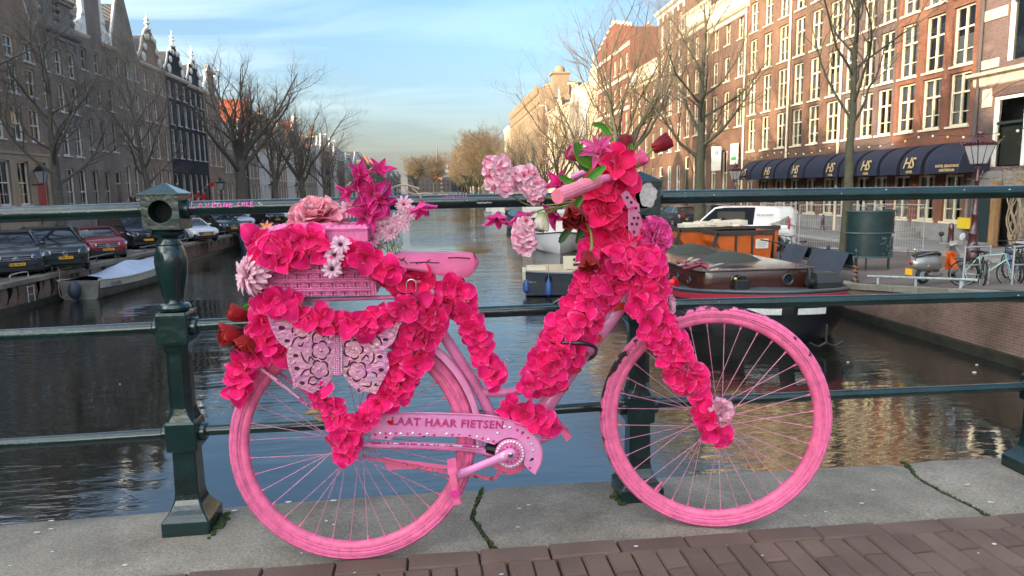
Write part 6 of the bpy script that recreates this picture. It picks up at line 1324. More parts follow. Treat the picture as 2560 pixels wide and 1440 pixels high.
ORD = ['first', 'second', 'third', 'fourth', 'fifth', 'sixth', 'seventh', 'eighth', 'ninth', 'tenth', 'eleventh', 'twelfth', 'thirteenth', 'fourteenth', 'fifteenth', 'sixteenth', 'seventeenth', 'eighteenth', 'nineteenth', 'twentieth', 'twenty-first', 'twenty-second', 'twenty-third', 'twenty-fourth', 'twenty-fifth', 'twenty-sixth', 'twenty-seventh', 'twenty-eighth', 'twenty-ninth', 'thirtieth', 'thirty-first', 'thirty-second', 'thirty-third', 'thirty-fourth', 'thirty-fifth', 'thirty-sixth', 'thirty-seventh', 'thirty-eighth', 'thirty-ninth', 'fortieth', 'forty-first', 'forty-second', 'forty-third']
far_row(-1, 115.5, 520, 10.5, 14.5, [0, 1, 1, 2, 3, 3, 5, 0], 'the elms on the left quay')
far_row(1, 228, 480, 10, 14, [2, 4, 6, 6, 2], 'the stone office block')
# near rows behind and beside the camera (they shade the bridge from the low sun)
for i, (a, b, H, tp_) in enumerate(((30.5, 37.2, 14, 'cornice'), (24, 30.5, 14.4, 'bell'), (17, 24, 14, 'neck'), (10, 17, 15, 'cornice'), (3, 10, 14.2, 'spout'), (-4, 3, 14.6, 'cornice'), (-11, -4, 14, 'bell'), (-18, -11, 15, 'cornice'), (-25, -18, 14.4, 'neck'), (-32, -25, 15, 'cornice'), (-39, -32, 14, 'spout'), (-46, -39, 14.5, 'cornice'))):
 house(-1, a, b, H, [B['brown'], B['dark'], B['grey']][i % 3], [(1.6, 3, 3, 1.2), (5.8, 2.3, 3, 1.1), (8.8, 2.0, 3, 1.1), (11.4, 1.7, 3, 1.0)], f'canal house outside the frame on the left, {ORD[i]} from the red door', tp_, seed=300+i, detail=0, group='houses left of the frame', apex=3.5)
# ---- far end of the canal
fb = thing('far_bridge', 'low far bridge closing the view down the canal', 'bridge', (0, 430, -1)); m_ = MB(); m_.box(-16, 14, -4, 4, -.6, .5); m_.box(-16, -12, -4, 4, -3, -.6); m_.box(10, 14, -4, 4, -3, -.6); m_.box(-3, 1, -4, 4, -3, -.6); m_.build('deck', GREYST, fb); 
for y_ in (-3.9, 3.9): MB().tube([(-16, y_, 1.5), (14, y_, 1.5)], .06, 6).build('rail', DARKFR, fb)
def far_house(label, x, y, w, d, H, wm_, rm_, rh, cat='house'):
 t = thing('far_house', label, cat, (x, y, -1.9)); MB().box(-w/2, w/2, 0, d, 0, H).build('wall', wm_, t); m_ = MB(); m_.loft([[(-w/2, -.3, H), (0, -.3, H+rh), (w/2, -.3, H)], [(-w/2, d, H), (0, d, H+rh), (w/2, d, H)]] if rh > 4 else [[(-w/2, 0, H), (w/2, 0, H), (w/2, d, H), (-w/2, d, H)], [(-w*.35, d*.4, H+rh), (w*.35, d*.4, H+rh), (w*.35, d*.6, H+rh), (-w*.35, d*.6, H+rh)]]); m_.build('roof', rm_, t)
 wn_ = MB(); n = max(2, int(w/3))
 for z in np.arange(2, H-2.5, 3.6):
  for k in range(n): c_ = -w/2+w*(k+.5)/n; wn_.box(c_-.7, c_+.7, -.06, .05, z, z+2.2)
 struct(wn_.build('panes', GLASSD, t), 'stuff'); return t
for (lab, px_, Y, w, H, wm_, rm_, rh) in (('far brown house at the left end of the closing row', 1052, 560, 20, 17, B['black'], TILE_D, 5), ('far grey house with red roof edge in the closing row', 1078, 600, 16, 12, B['black'], TILE_R, 3), ('far sunlit orange house in the middle of the closing row', 1108, 640, 24, 14, B['orange'], TILE_D, 4), ('far slate-roofed house right of the sunlit one', 1130, 600, 16, 13, B['black'], SLATE, 5), ('far dark house next to the right-hand trees', 1152, 620, 20, 11, B['black'], TILE_D, 4), ('far low house behind the right-hand trees', 1185, 640, 26, 12, B['black'], TILE_D, 4), ('far house furthest right under the trees', 1225, 660, 30, 12, B['black'], SLATE, 4)):  # black brick on most walls paints in the shade over this row
 p = hit(px_, 470, 1, Y); far_house(lab, p.x, Y, w, 14, H, wm_, rm_, rh)
for lab, px_, Y, H in (('taller thin church spire on the horizon', 1095, 900, 58), ('shorter thin church spire on the horizon', 1121, 900, 48)):
 p = hit(px_, 470, 1, Y); t = thing('church_spire', lab, 'spire', (p.x, Y, -2)); MB().box(-3.5, 3.5, -3.5, 3.5, 0, H*.55).build('tower', B['brown'], t); MB().lathe([(3.8, H*.55), (1.6, H*.68), (.3, H)], 8).build('spire', SLATE, t)
# ================================================================ brown corner house, awnings
M_NAVY = mat('awning_canvas', (.008, .011, .028), .75, var=.15, vscale=6, bump=.2, bscale=60); M_GOLD = mat('gold_print', (.5, .36, .16), .5)
ch_ = thing('corner_house', 'brown brick corner house with a big arched shop window, far right', 'house', (XFR-.05, 27.46, ZR(22, 25)-.02), -PI/2)
W_, H_ = 11.4, 17.0; X0 = .62 # local x grows towards us
def zz(z): return z-(ZR(22, 25)-.02)
lw = (1.05, zz(1.55), 3.15, 2.72); uw = (1.5, zz(5.55), 2.6, 3.6); lw2 = (6.2, zz(1.55), 3.15, 2.72); uw2 = (6.8, zz(5.55), 2.6, 3.6); dr = (.35, .25, 1.0, 2.7); dk = (1.55, .15, 1.1, 2.6)
holes = [lw, uw, lw2, uw2, dr, dk]
mb = facade(W_, H_, holes, .28); mb.quad((0, 0, 0), (0, 10, 0), (0, 10, H_), (0, 0, H_)); mb.quad((W_, 0, 0), (W_, 10, 0), (W_, 10, H_), (W_, 0, H_)); mb.quad((0, 10, 0), (W_, 10, 0), (W_, 10, H_), (0, 10, H_)); mb.quad((0, 0, H_), (W_, 0, H_), (W_, 10, H_), (0, 10, H_)); mb.build('wall', B['purple'], ch_)
for (a, b, w, h) in (lw, uw, lw2, uw2):
 f = MB(); f.box(0, .13, .05, .2, 0, h); f.box(w-.13, w, .05, .2, 0, h); f.box(w*.46, w*.46+.16, .05, .2, .0, h); f.box(.13, w*.46, .06, .2, h-.14, h); f.box(w*.46+.16, w-.13, .06, .2, h-.14, h)
 o = f.build('window', WHITE, ch_); o.location = (a, .03, b); s = MB(); s.box(.13, w*.46, .07, .14, h*.60, h*.60+.10); s.box(w*.46+.16, w-.13, .07, .14, h*.60, h*.60+.10); s.build('sash_bar', DARKFR, o)
 put('pane', MB().quad((.1, .15, 0), (w-.1, .15, 0), (w-.1, .15, h), (.1, .15, h)).mesh('shop_pane', GLASS, recalc=False), o)
 if b < 5: put('blind', MB().grid([[(x_, .30, z_) for x_ in (.15, w-.15)] for z_ in (.05, h*.60)]).mesh('blind', mat('olive_blind', (.16, .16, .12), .9)), o)
arch = MB()
for (a, b, w, h) in (lw, lw2):
 n = 12; P = []
 for i in range(n+1):
  t = i/n; u = a-.1+(w+.2)*t; zb_ = b+h+.02+.42*math.sin(PI*t); P.append([(u, -.035, zb_), (u+(t-.5)*.25, -.035, zb_+.42)])
 arch.grid(P); arch.grid([[(u[0][0], -.035, u[0][2]) for u in P], [(u[0][0], .1, u[0][2]) for u in P]])
 arch.grid([[(u[1][0], -.035, u[1][2]) for u in P], [(u[1][0], .0, u[1][2]) for u in P]])
arch.build('brick_arch', mat('arch_brick', (.13, .07, .055), .85, col2=(.09, .055, .045), vscale=9, stretch=(1, 6, 1)), ch_)
fm_ = MB()
for (a, b, w, h) in (lw, lw2): fm_.box(a, a+w, -.006, .04, b+h, b+h+.3)
fm_.build('tympanum', mat('tympanum_dark', (.07, .045, .04), .8, var=.4, vscale=10), ch_)
st_ = MB()
for (x0, x1, z0, z1) in ((.35, 1.0, zz(1.55), zz(1.95)), (.5, 1.0, zz(3.9), zz(4.6)), (4.25, 6.1, zz(1.55), zz(1.95)), (4.3, 5.0, zz(3.9), zz(4.6)), (4.2, 6.1, zz(2.6), zz(2.95)), (.3, 1.45, zz(7.25), zz(7.65)), (4.15, 6.7, zz(7.25), zz(7.65)), (.3, 1.2, zz(5.4), zz(5.75)), (4.2, 6.7, zz(5.4), zz(5.7))): st_.box(x0, x1, -.045, -.003, z0, z1)
mold(st_, .1, W_, zz(4.72), [(.03, 0), (.08, .05), (.1, .35), (.3, .42), (.32, .55)]); st_.build('stone_band', mat('band_stone', (.42, .37, .29), .8, var=.2, vscale=3), ch_)
gf = facade(W_, zz(1.35), [(a, b, w, h) for a, b, w, h in (dr, dk)], .05); gf.v = [(a, b-.04, c) for a, b, c in gf.v]; gf.build('ground_floor_facing', GREYST, ch_)
bl = MB()
for i in range(6):
 for j in range(5):
  if i*1.9+.1 < 2.7 and j < 4: continue
  bl.box(i*1.9+.04+(j % 2)*.4, min(W_, i*1.9+1.86+(j % 2)*.4), -.075, -.043, .05+j*.62, .62+j*.62)
bl.build('rustication', GREYST, ch_)
d_ = MB().box(.05, .95, .08, .13, 0, 2.65); d_.box(.15, .85, .06, .08, .2, 1.0); d_.box(.15, .85, .06, .08, 1.15, 2.5); o = d_.build('door', mat('door_teal', (.02, .035, .04), .4), ch_); o.location = (.35, 0, .25)
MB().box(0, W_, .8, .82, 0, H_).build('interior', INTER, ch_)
pp = MB().tube([(.28, -.09, .3), (.28, -.09, H_)], .06, 8); pp.build('downpipe', mat('pipe_brown', (.08, .06, .055), .5), ch_)
wd = thing('wooden_beam', 'upright brown timber beam leaning in the dark doorway of the corner house', 'beam', (XFR-.35, 25.55, ZR(21.6, 25))); MB().box(-.11, .11, -.13, .13, 0, 2.7).build('beam', mat('raw_timber', (.25, .14, .06), .8, var=.35, vscale=3, stretch=(6, 6, .6)), wd)
vn = thing('climbing_vine', 'bare twisted vine climbing the corner house beside its door', 'climber', (XFR-.35, 24.6, ZR(21.6, 24))); m_ = MB(); r = random.Random(4)
for i in range(14):
 P = []; y = 24.6+r.uniform(-.22, .22); e = r.uniform(-.3, .3)
 for k in range(9): z = ZR(21.6, 24)+.32*k; P.append((XFR-.3+.05*math.sin(k+i), y+e*k/9+.16*math.sin(k*.9+i*1.3), z))
 m_.tube(smooth_path(P, 3), .022, 5)
for i in range(22):
 y = 24.6; P = [(XFR-.2, y+r.uniform(-.2, .2), .85)]
 for k in range(6): P.append((XFR-.14, P[-1][1]+r.uniform(-.5, .6), P[-1][2]+r.uniform(-.16, .2)))
 m_.tube(smooth_path(P, 2), .014, 4)
part(m_, 'vine', mat('vine_bark', (.26, .20, .14), .9, var=.3, vscale=8), vn, smooth=60)
bs = MB(); bst = thing('doorstep', 'pale stone doorsteps at the far right edge', 'steps', (XFR-.6, 22.9, ZR(21.5, 23))); bs.box(-.7, .6, -.9, .9, 0, .3); bs.box(-.3, .6, -.9, .9, .3, .5); bs.build('step', mat('step_pale', (.4, .39, .36), .7, var=.15), bst)
# ---- awnings along the hotel
edges = [1847, 1876, 1905, 1935, 1971, 2009, 2060, 2095, 2138, 2195, 2245, 2305, 2403]; xf = XFR-1.35; zt_, zb_ = 2.62, 1.33
ys_ = [hit(p, 448, 0, xf).y for p in edges]
anm = ['small navy awning at the far left end of the row', 'navy awning second from the left end', 'navy awning with a gold monogram, third from the left end', 'plain navy awning fourth from the left end', 'navy awning with a gold monogram, fifth from the left end', 'wide plain navy awning just left of the near tree', 'navy awning with a gold monogram directly left of the near trunk', 'narrow navy awning partly behind the near trunk', 'navy awning with a gold monogram directly right of the near trunk', 'plain navy awning fourth from the right end... '.replace('... ', ''), 'navy awning with a gold monogram, second from the right end', 'widest navy awning at the right end with two printed lines']
logo = {0, 2, 4, 6, 8, 10}
for i in range(12):
 ya, yb = ys_[i+1], ys_[i]; W = yb-ya-.28; t = thing('awning', anm[i], 'awning', (XFR-.02, yb-.14, 0), -PI/2, 'navy awnings along the hotel front'); n = 10; hd = 1.35
 prof = [(-.02-hd*math.sin(PI/2*q/n)*.98, zt_-(zt_-zb_-.28)*(1-math.cos(PI/2*q/n))) for q in range(n+1)]+[(-hd-.01, zb_)]
 ends = .16; mb = MB()
 mb.grid([[(x_, a, b) for x_ in (0, W*.5, W)] for a, b in prof])
 for x_ in (0, W): mb.add([(x_, a, b) for a, b in prof]+[(x_, -.02, zb_+.05)], [tuple(range(len(prof)+1))])
 mb.build('canvas', M_NAVY, t, smooth=40)
 fb_ = MB()
 for x_ in (.02, W-.02): fb_.tube([(x_, a, b-.03) for a, b in prof[:-1]], .018, 5)
 fb_.build('hoop', DARKFR, t)
 if i in logo:
  for nm, body, sz, z, sh_ in (('monogram', 'HS', .66, 1.80, .35), ('caption', 'HOTEL', .15, 1.43, 0)):
   cu = text(nm, body, M_GOLD, sz, frame((W*.5, -hd-(.035 if z < 1.6 else .04), z), (1, 0, 0), (0, -1, .02 if z < 1.6 else .10)), t, .004, .006, spacing=.85, shear=sh_)
 if i == 11:
  for z, body in ((1.62, 'HOTEL SEBASTIANS'), (1.45, 'AMSTERDAM')): text('caption', body, M_GOLD, .15, frame((W*.68, -hd-.04, z), (1, 0, 0), (0, -1, .03)), t, .004, .004)
# ---- festoon of bulbs
fs_ = thing('string_lights', 'string of small unlit bulbs swagged above the awnings', 'string lights', (XFR-.9, 38, 3)); m_ = MB(); P = []
for i in range(61):
 y = 22.5+27*i/60; P.append((XFR-.75, y, 3.05-.28*math.sin(PI*((i % 15)/15))))
m_.tube(P, .012, 4); part(m_, 'cable', M_BLACK, fs_)
bm_ = MB().ball((0, 0, -.05), .055, 8, 5).mesh('bulb', mat('bulb_glass', (.7, .68, .6), .2)); by_ = MB().ball((0, 0, -.05), .055, 8, 5).mesh('bulb_yellow', mat('bulb_yellow', (.65, .5, .1), .2))
for i in range(0, 61, 2): put('bulb', by_ if i % 6 == 0 else bm_, fs_, loc=Vector(P[i])-Vector((XFR-.9, 38, 3)))
pk_ = MB()
dp_ = thing('downpipe', 'pale downpipe between the rust and the orange hotel houses', 'downpipe', (XFR-.1, 43.0, -1.6)); MB().tube([(0, 0, 0), (0, 0, 15)], .07, 8).build('pipe', CREAM, dp_); dp2 = thing('downpipe', 'pale downpipe at the left end of the hotel front', 'downpipe', (XFR-.1, 49.4, -1.6)); MB().tube([(0, 0, 0), (0, 0, 15)], .07, 8).build('pipe', CREAM, dp2); dp3 = thing('downpipe', 'pale downpipe right beside the near tree trunk', 'downpipe', (XFR-.1, 37.2, -1.6)); MB().tube([(0, 0, 0), (0, 0, 15)], .07, 8).build('pipe', CREAM, dp3)
sg = thing('hanging_sign', 'white vertical sign board hanging left of the awnings', 'sign', (XFR-.8, 52.5, 2.2)); MB().box(-.35, .35, -.06, .06, -.1, 1.7).build('board', WHITE, sg); text('sign_text', '8', mat('sign_black', (.03, .03, .03), .5), .6, frame((0, -.065, 1.2), (1, 0, 0), (0, -1, 0)), sg)
sg2 = thing('window_sign', 'white and green board in the window above the hanging sign', 'sign', (XFR-.2, 50.6, 2.6)); MB().box(-.05, .05, -.6, .6, -.1, 1.4).build('board', WHITE, sg2); MB().box(-.062, -.051, -.45, .45, .2, .45).build('green_band', mat('sign_green', (.05, .3, .12), .5), sg2)
# ================================================================ winter trees
M_BARK = mat('bark', (.12, .105, .08), .9, col2=(.06, .055, .045), vscale=7, bump=.8, bscale=30); M_BARKG = mat('bark_mossy', (.082, .078, .042), .9, col2=(.05, .047, .033), vscale=5, bump=.8, bscale=30); M_TWIGS = mat('twigs', (.13, .105, .082), .9); M_TWIGW = mat('twigs_warm', (.13, .092, .055), .9)
def tree_data(seed, H, fork, r0, spread, nl, lean=(0, 0), up=.75, lv=4, tw=1.0, leader=True, minr=.0032):
 R = random.Random(seed); T, L1, W = MB(), MB(), MB()
 P = [Vector((0, 0, -.1)), Vector((0, 0, .25))]
 n = 9
 for i in range(1, n+1):
  t = i/n; P.append(Vector((lean[0]*t*H+R.gauss(0, .02)*H*.25*t, lean[1]*t*H+R.gauss(0, .02)*H*.25*t, .25+(H*.80 if leader else fork*1.1)*t)))
 rr = [r0*1.55, r0*1.12]+[max(.03, r0*(1-.93*(i/n)**.9 if leader else 1-.3*i/n)) for i in range(1, n+1)]
 T.tube(smooth_path(P, 2), list(np.interp(np.linspace(0, len(P)-1, 2*(len(P)-1)+1), range(len(P)), rr)), 9)
 def at(z):
  for i in range(len(P)-1):
   if P[i].z <= z <= P[i+1].z: t = (z-P[i].z)/(P[i+1].z-P[i].z); return P[i].lerp(P[i+1], t), rr[i]*(1-t)+rr[i+1]*t
  return P[-1], rr[-1]
 def branch(p, d, L, r, lev):
  k = {0: 8, 1: 6, 2: 5, 3: 3}.get(lev, 3); Q = [p]; dd = d.copy(); seg = L/k
  for i in range(k):
   dd = (dd+Vector((R.gauss(0, .16), R.gauss(0, .16), R.gauss(.0, .1)+(.09 if lev < 2 else .05)*up))).normalized(); Q.append(Q[-1]+dd*seg)
  rs = [max(minr*.6, r*(1-.82*i/k)) for i in range(k+1)]
  (L1 if lev < 2 else W).tube(Q, rs, {0: 6, 1: 5, 2: 4}.get(lev, 3), cap=False)
  if lev >= lv-1: return
  m_ = {0: 9, 1: 8, 2: 7}.get(lev, 3); m_ = int(m_*tw+R.random())
  for j in range(m_):
   t = .22+.78*(j+R.random())/m_; i = min(int(t*k), k-1); f = t*k-i; q = Q[i].lerp(Q[i+1], f); ax = (Q[i+1]-Q[i]).normalized()
   a = R.uniform(0, 2*PI); o = ax.orthogonal().normalized(); o = Matrix.Rotation(a, 3, ax) @ o
   nd = (ax*R.uniform(.6, 1.0)+o*R.uniform(.55, .95)+Vector((0, 0, .15*up))).normalized()
   branch(q, nd, L*R.uniform(.38, .62)*(1-.35*t), max(minr, rs[i]*R.uniform(.38, .54)), lev+1)
 for i in range(nl):
  t = (i+R.random()*.7)/nl; z = fork+(P[-1].z-fork)*t*.97 if leader else fork*(.85+.25*t); q, r_ = at(z); a = i*2.4+R.uniform(-.5, .5)
  el = R.uniform(.45, .85)+.35*t if leader else R.uniform(.92, 1.35); d = Vector((math.cos(a)*math.cos(el), math.sin(a)*math.cos(el), math.sin(el)))
  L = (spread*(1-.55*t) if leader else H-fork)*R.uniform(.8, 1.1); branch(q, d, L, min(r_*(.5 if leader else .58), r0*(.34 if leader else .38)), 0)
 return T, L1, W
TREE_C = {}
def tree(label, x, y, z, key, rotz=0, sc=1, bark=M_BARK, twig=M_TWIGS, group='bare canal trees', **kw):
 if key not in TREE_C:
  T, L1, W = tree_data(**kw); TREE_C[key] = (T.mesh('trunk', bark, 60, recalc=False), L1.mesh('limbs', bark, 60, recalc=False), W.mesh('twigs', twig, recalc=False))
 t = thing('bare_tree', label, 'tree', (x, y, z), rotz, group); t.scale = (sc,)*3
 a, b, c = TREE_C[key]; tr_ = put('trunk', a, t); put('limbs', b, t); w = put('crown_twigs', c, t); struct(w, 'stuff'); return t
xl = -16.6
tree('slender bare tree in front of the red door, nearest on the left quay', xl, 33.3, -1.9, 'l1', .4, seed=11, H=12.0, fork=3.2, r0=.26, spread=5.6, nl=16, tw=1.0)
tree('bare tree leaning left behind the red hatchback', xl, 44.0, -1.9, 'l2', 1.0, seed=12, H=13.0, fork=3.4, r0=.24, spread=4.6, nl=15, lean=(-.06, .05))
tree('big dark elm with a forked trunk in front of the white houses', xl, 63.2, -1.9, 'l3', 2.0, seed=13, H=13.6, fork=5.2, r0=.60, spread=6, nl=8, leader=False, tw=1.05)
tree('upright elm right of the big forked one', xl, 76, -1.9, 'l4', .3, seed=14, H=12.0, fork=4.2, r0=.36, spread=5, nl=7, leader=False, tw=1.05)
tree('tall fan-shaped elm with many upright limbs', xl, 90.5, -1.9, 'l5', 1.3, seed=15, H=14.2, fork=4.2, r0=.42, spread=6, nl=9, leader=False, tw=1.05)
tree('broad bare elm right of the fan-shaped one', xl, 109, -1.9, 'l6', .3, seed=16, H=11.5, fork=3.6, r0=.36, spread=6, nl=7, leader=False, tw=1.05)
tree('bare tree out of frame whose boughs reach into the top left corner', -15.9, 22.5, -1.6, 'l0', 2.6, seed=31, H=15, fork=4.4, r0=.32, spread=9.0, nl=13, tw=.8)
xr = 14.0
tree('near bare tree with a straight mossy trunk on the right quay', xr, 23.0, -1.95, 'r1', .3, bark=M_BARKG, seed=21, H=14.5, fork=4.6, r0=.20, spread=5.6, nl=17, tw=.95)
tree('bare tree with a stout trunk at the left end of the awnings', xr, 36.8, -1.95, 'r2', 1.0, bark=M_BARKG, seed=22, H=15.0, fork=3.6, r0=.34, spread=6.6, nl=15, tw=1.05)
tree('bare tree behind the flower bouquet on the right quay', xr, 52.5, -1.95, 'r3', 2.2, bark=M_BARKG, seed=23, H=17, fork=4.5, r0=.36, spread=7.0, nl=10, leader=False, tw=1.1, twig=M_TWIGW)
tree('bare tree just left of the bouquet', xr, 66, -1.95, 'r4', .2, bark=M_BARKG, seed=24, H=14, fork=4, r0=.3, spread=6, nl=10, leader=False, twig=M_TWIGW)
r = random.Random(9)
for i, y in enumerate((80, 93, 106, 121, 137, 154, 172)): tree(f'bare sunlit tree before the stone office block, {ORD[i]} after the bouquet', xr+r.uniform(-.5, .5), y, -1.95, ('r3', 'r4', 'r2')[i % 3], r.uniform(0, 6), r.uniform(.72, .88), group='bare trees along the far right quay')
for i, y in enumerate((128, 146, 165, 186, 208, 232, 260, 290)): tree(f'bare tree in the far left row, {ORD[i]} beyond the elms', xl, y, -1.9, ('l6', 'l4', 'l5')[i % 3], r.uniform(0, 6), r.uniform(.6, .85), group='bare trees along the far left quay')
i = 0
for y in range(195, 420, 15):
 tree(f'hazy brown tree of the far right bank, {ORD[i]} beyond the office block', r.uniform(11.5, 16.5), y, -1.95, ('w1', 'w2')[i % 2], r.uniform(0, 6), r.uniform(.9, 1.15), twig=M_TWIGW, bark=M_BARKG, group='brown trees on the far right bank', seed=33+i, H=15, fork=3.5, r0=.3, spread=8, nl=13, leader=False, tw=1.25, minr=.02); i += 1
tree('single far tree on the left behind the closing houses', -15, 520, -2, 'w1', 1, 1.6, group='brown trees on the far right bank'); tree('single far tree left of the spires', -2, 560, -2, 'w2', 2, 1.7, group='brown trees on the far right bank')
# ================================================================ cars and vans
def carpaint(name, c, rough=.28): return mat('paint_'+name, c, rough, .15, coat=.8)
CGLASS = mat('car_glass', (.012, .016, .02), .05, spec=.9); LAMP = mat('headlamp', (.5, .52, .55), .12, .3, coat=.8); REDL = mat('tail_lamp', (.4, .01, .015), .2, coat=.6); PLATE = mat('plate_yellow', lin(235, 170, 20), .5); PLTX = mat('plate_text', (.01, .01, .01), .5); EUB = mat('plate_blue', (.02, .05, .3), .5); TRIM = mat('trim_black', (.012, .012, .013), .5); ALU = mat('alloy', (.45, .45, .46), .35, .8)
def car(label, cat, px, py, heading, paint, L=4.4, W=1.8, Hh=1.5, kind='hatch', plate='', emblem='ring', name='parked_car', group='cars parked on the left quay', gz_=-1.9, back=0, pt=None):
 """nose at the pixel's ground point; local +X is forward"""
 p = pt or hit(px, py, 2, gz_); d = Vector((math.cos(heading), math.sin(heading), 0)); c = Vector((p.x, p.y, gz_))-d*(L/2-.05)
 t = thing(name, label, cat, c, heading, group); w = W/2
 van = kind == 'van'; hood = {'hatch': .98, 'suv': 1.06, 'van': 1.12, 'coupe': .86, 'mpv': 1.02}[kind]; belt = hood+(.06 if not van else .08); fl_ = {'suv': .30, 'van': .26}.get(kind, .22)
 hx = L/2-{'hatch': 1.12, 'suv': 1.15, 'van': .95, 'coupe': 1.35, 'mpv': .95}[kind] # windscreen base ahead of centre
 def sec(x, zl, zt, hw, tum=.06):
  return [(x, -hw*.86, zl), (x, -hw*.97, zl+.10), (x, -hw, zl+(zt-zl)*.45), (x, -hw+.015, zl+(zt-zl)*.72), (x, -hw+tum, zt-.03), (x, -hw+tum+.09, zt), (x, hw-tum-.09, zt), (x, hw-tum, zt-.03), (x, hw-.015, zl+(zt-zl)*.72), (x, hw, zl+(zt-zl)*.45), (x, hw*.97, zl+.10), (x, hw*.86, zl)]
 f, b = L/2, -L/2; tail = belt if kind != 'coupe' else belt+.02
 st = [(f, fl_+.10, hood-.30, w*.72), (f-.06, fl_+.03, hood-.17, w*.86), (f-.22, fl_, hood-.10, w*.965), (f-.55, fl_, hood-.035, w), (hx+.25, fl_, hood+.01, w), (hx, fl_, belt, w), (0, fl_, belt, w), (b+.9, fl_, belt+.02, w), (b+.25, fl_, tail, w*.975), (b+.05, fl_+.05, tail-.08, w*.9), (b, fl_+.12, tail-.25, w*.84)]
 MB().loft([sec(*q) for q in st]).build('body', paint, t, smooth=42)
 zr = Hh; gw = w-.09; rw = w-(.22 if not van else .13)
 wsx = hx-(.85 if kind != 'van' else .75); rbx = {'hatch': b+.62, 'suv': b+.5, 'van': b+.14, 'coupe': b+1.15, 'mpv': b+.45}[kind]; rbb = {'hatch': b+.16, 'suv': b+.12, 'van': b+.05, 'coupe': b+.35, 'mpv': b+.12}[kind]
 def gs(x0, x1, zt, hb, ht): return [(x0, -hb, belt-.03), (x1, -ht, zt-.02), (x1, -ht+.06, zt), (x1, ht-.06, zt), (x1, ht, zt-.02), (x0, hb, belt-.03)]
 gl = MB(); gl.loft([gs(hx+.04, wsx, zr-.05, gw, rw), gs(wsx-.2, wsx-.35, zr, gw+.01, rw), gs(-.5, -.5, zr, gw+.01, rw), gs(rbx+.1, rbx+.15, zr-.03, gw, rw), gs(rbb, rbx, zr-.09, gw-.05, rw-.02)])
 gl.build('windows', CGLASS, t, smooth=35)
 rf = MB(); rf.loft([[(x, -rw+.0, z-.015), (x, -rw+.05, z+.018), (x, 0, z+.035), (x, rw-.05, z+.018), (x, rw, z-.015)] for x, z in ((wsx+.02, zr-.05), (wsx-.35, zr), (-.5, zr+.005), (rbx+.15, zr-.03), (rbx-.02, zr-.085))])
 for s in (-1, 1):
  rf.tube([(hx+.05, s*gw, belt-.02), (wsx, s*rw, zr-.045), (wsx-.35, s*rw, zr-.01)], .042, 6)
  xb = (wsx+rbx)/2-.05; rf.bar((xb-.02, s*(gw+.012), belt-.02), (xb-.1, s*(rw+.012), zr-.02), .09, .02, up=(0, 1, 0))
  if van: rf.add([(xb, s*(gw+.016), belt-.02), (rbb+.03, s*(gw-.02), belt-.02), (rbx, s*(rw+.01), zr-.05), (xb-.1, s*(rw+.02), zr-.02)], [(0, 1, 2, 3)])
  rf.tube([(rbb, s*(gw-.05), belt-.02), (rbx, s*(rw-.02), zr-.08)], .06, 6)
 rf.build('roof', paint, t, smooth=40)
 lb = MB()
 lb.loft([[(x, -h, z0), (x, h, z0), (x, h, z1), (x, -h, z1)] for x, h, z0, z1 in ((f-.30, w*.97, fl_-.04, fl_+.10), (f-.02, w*.80, fl_-.02, fl_+.16), (f+.025, w*.62, fl_+.0, fl_+.14))])
 for s in (-1, 1): lb.box(b+.5, f-.6, s*w*.985-.02, s*w*.985+.02, fl_-.03, fl_+.09)
 lb.build('bumper_trim', TRIM, t)
 gr = MB(); gy = w*.52; zg = hood-.36
 gr.loft([[(f-.02, -gy*.95, zg-.10), (f-.02, gy*.95, zg-.10), (f-.02, gy, zg+.09), (f-.02, -gy, zg+.09)], [(f+.022, -gy*.9, zg-.09), (f+.022, gy*.9, zg-.09), (f+.012, gy*.95, zg+.08), (f+.012, -gy*.95, zg+.08)]])
 g_ = gr.build('grille', TRIM, t)
 ch = MB()
 for z in ((zg+.03, zg-.04) if emblem != 'oval' else (zg+.06,)): ch.box(f+.02, f+.032, -gy*.9, gy*.9, z-.011, z+.011)
 ch.build('grille_bar', ALU, g_)
 em = MB(); T = Matrix.Translation((f+.036, 0, zg)) @ Matrix.Rotation(PI/2, 4, 'Y')
 if emblem in ('ring', 'star', 'oval'): em.tube([T @ Vector((.085*math.cos(a), .085*math.sin(a), 0)) for a in np.linspace(0, 2*PI, 17)[:-1]], .011, 5, closed=True)
 if emblem == 'star': [em.bar(T @ Vector((0, 0, 0)), T @ Vector((-.08*math.cos(a), .08*math.sin(a), 0)), .02) for a in (0, 2.094, 4.188)]
 if emblem == 'oval': [em.bar(T @ Vector((-.05, s*.05, 0)), T @ Vector((.05, s*.015, 0)), .014) for s in (-1, 1)]
 if emblem == 'rings':
  for k in range(4): em.tube([T @ Vector((.045*math.cos(a), -.105+k*.07+.045*math.sin(a), 0)) for a in np.linspace(0, 2*PI, 13)[:-1]], .008, 4, closed=True)
 if emblem == 'chevrons':
  for k in (0, .06): em.tube([T @ Vector((.02-k+.03, -.12, 0)), T @ Vector((-.04-k+.03, 0, 0)), T @ Vector((.02-k+.03, .12, 0))], .013, 4)
  for k in (.0, .055): em.tube([T @ Vector((-k-.02, s*w*.8, -.09)) if False else Vector((f-.02, s*w*.72, zg+.05+k)) for s in (-1, 0, 1)], .008, 4)
 if em.v: em.build('emblem', ALU, g_)
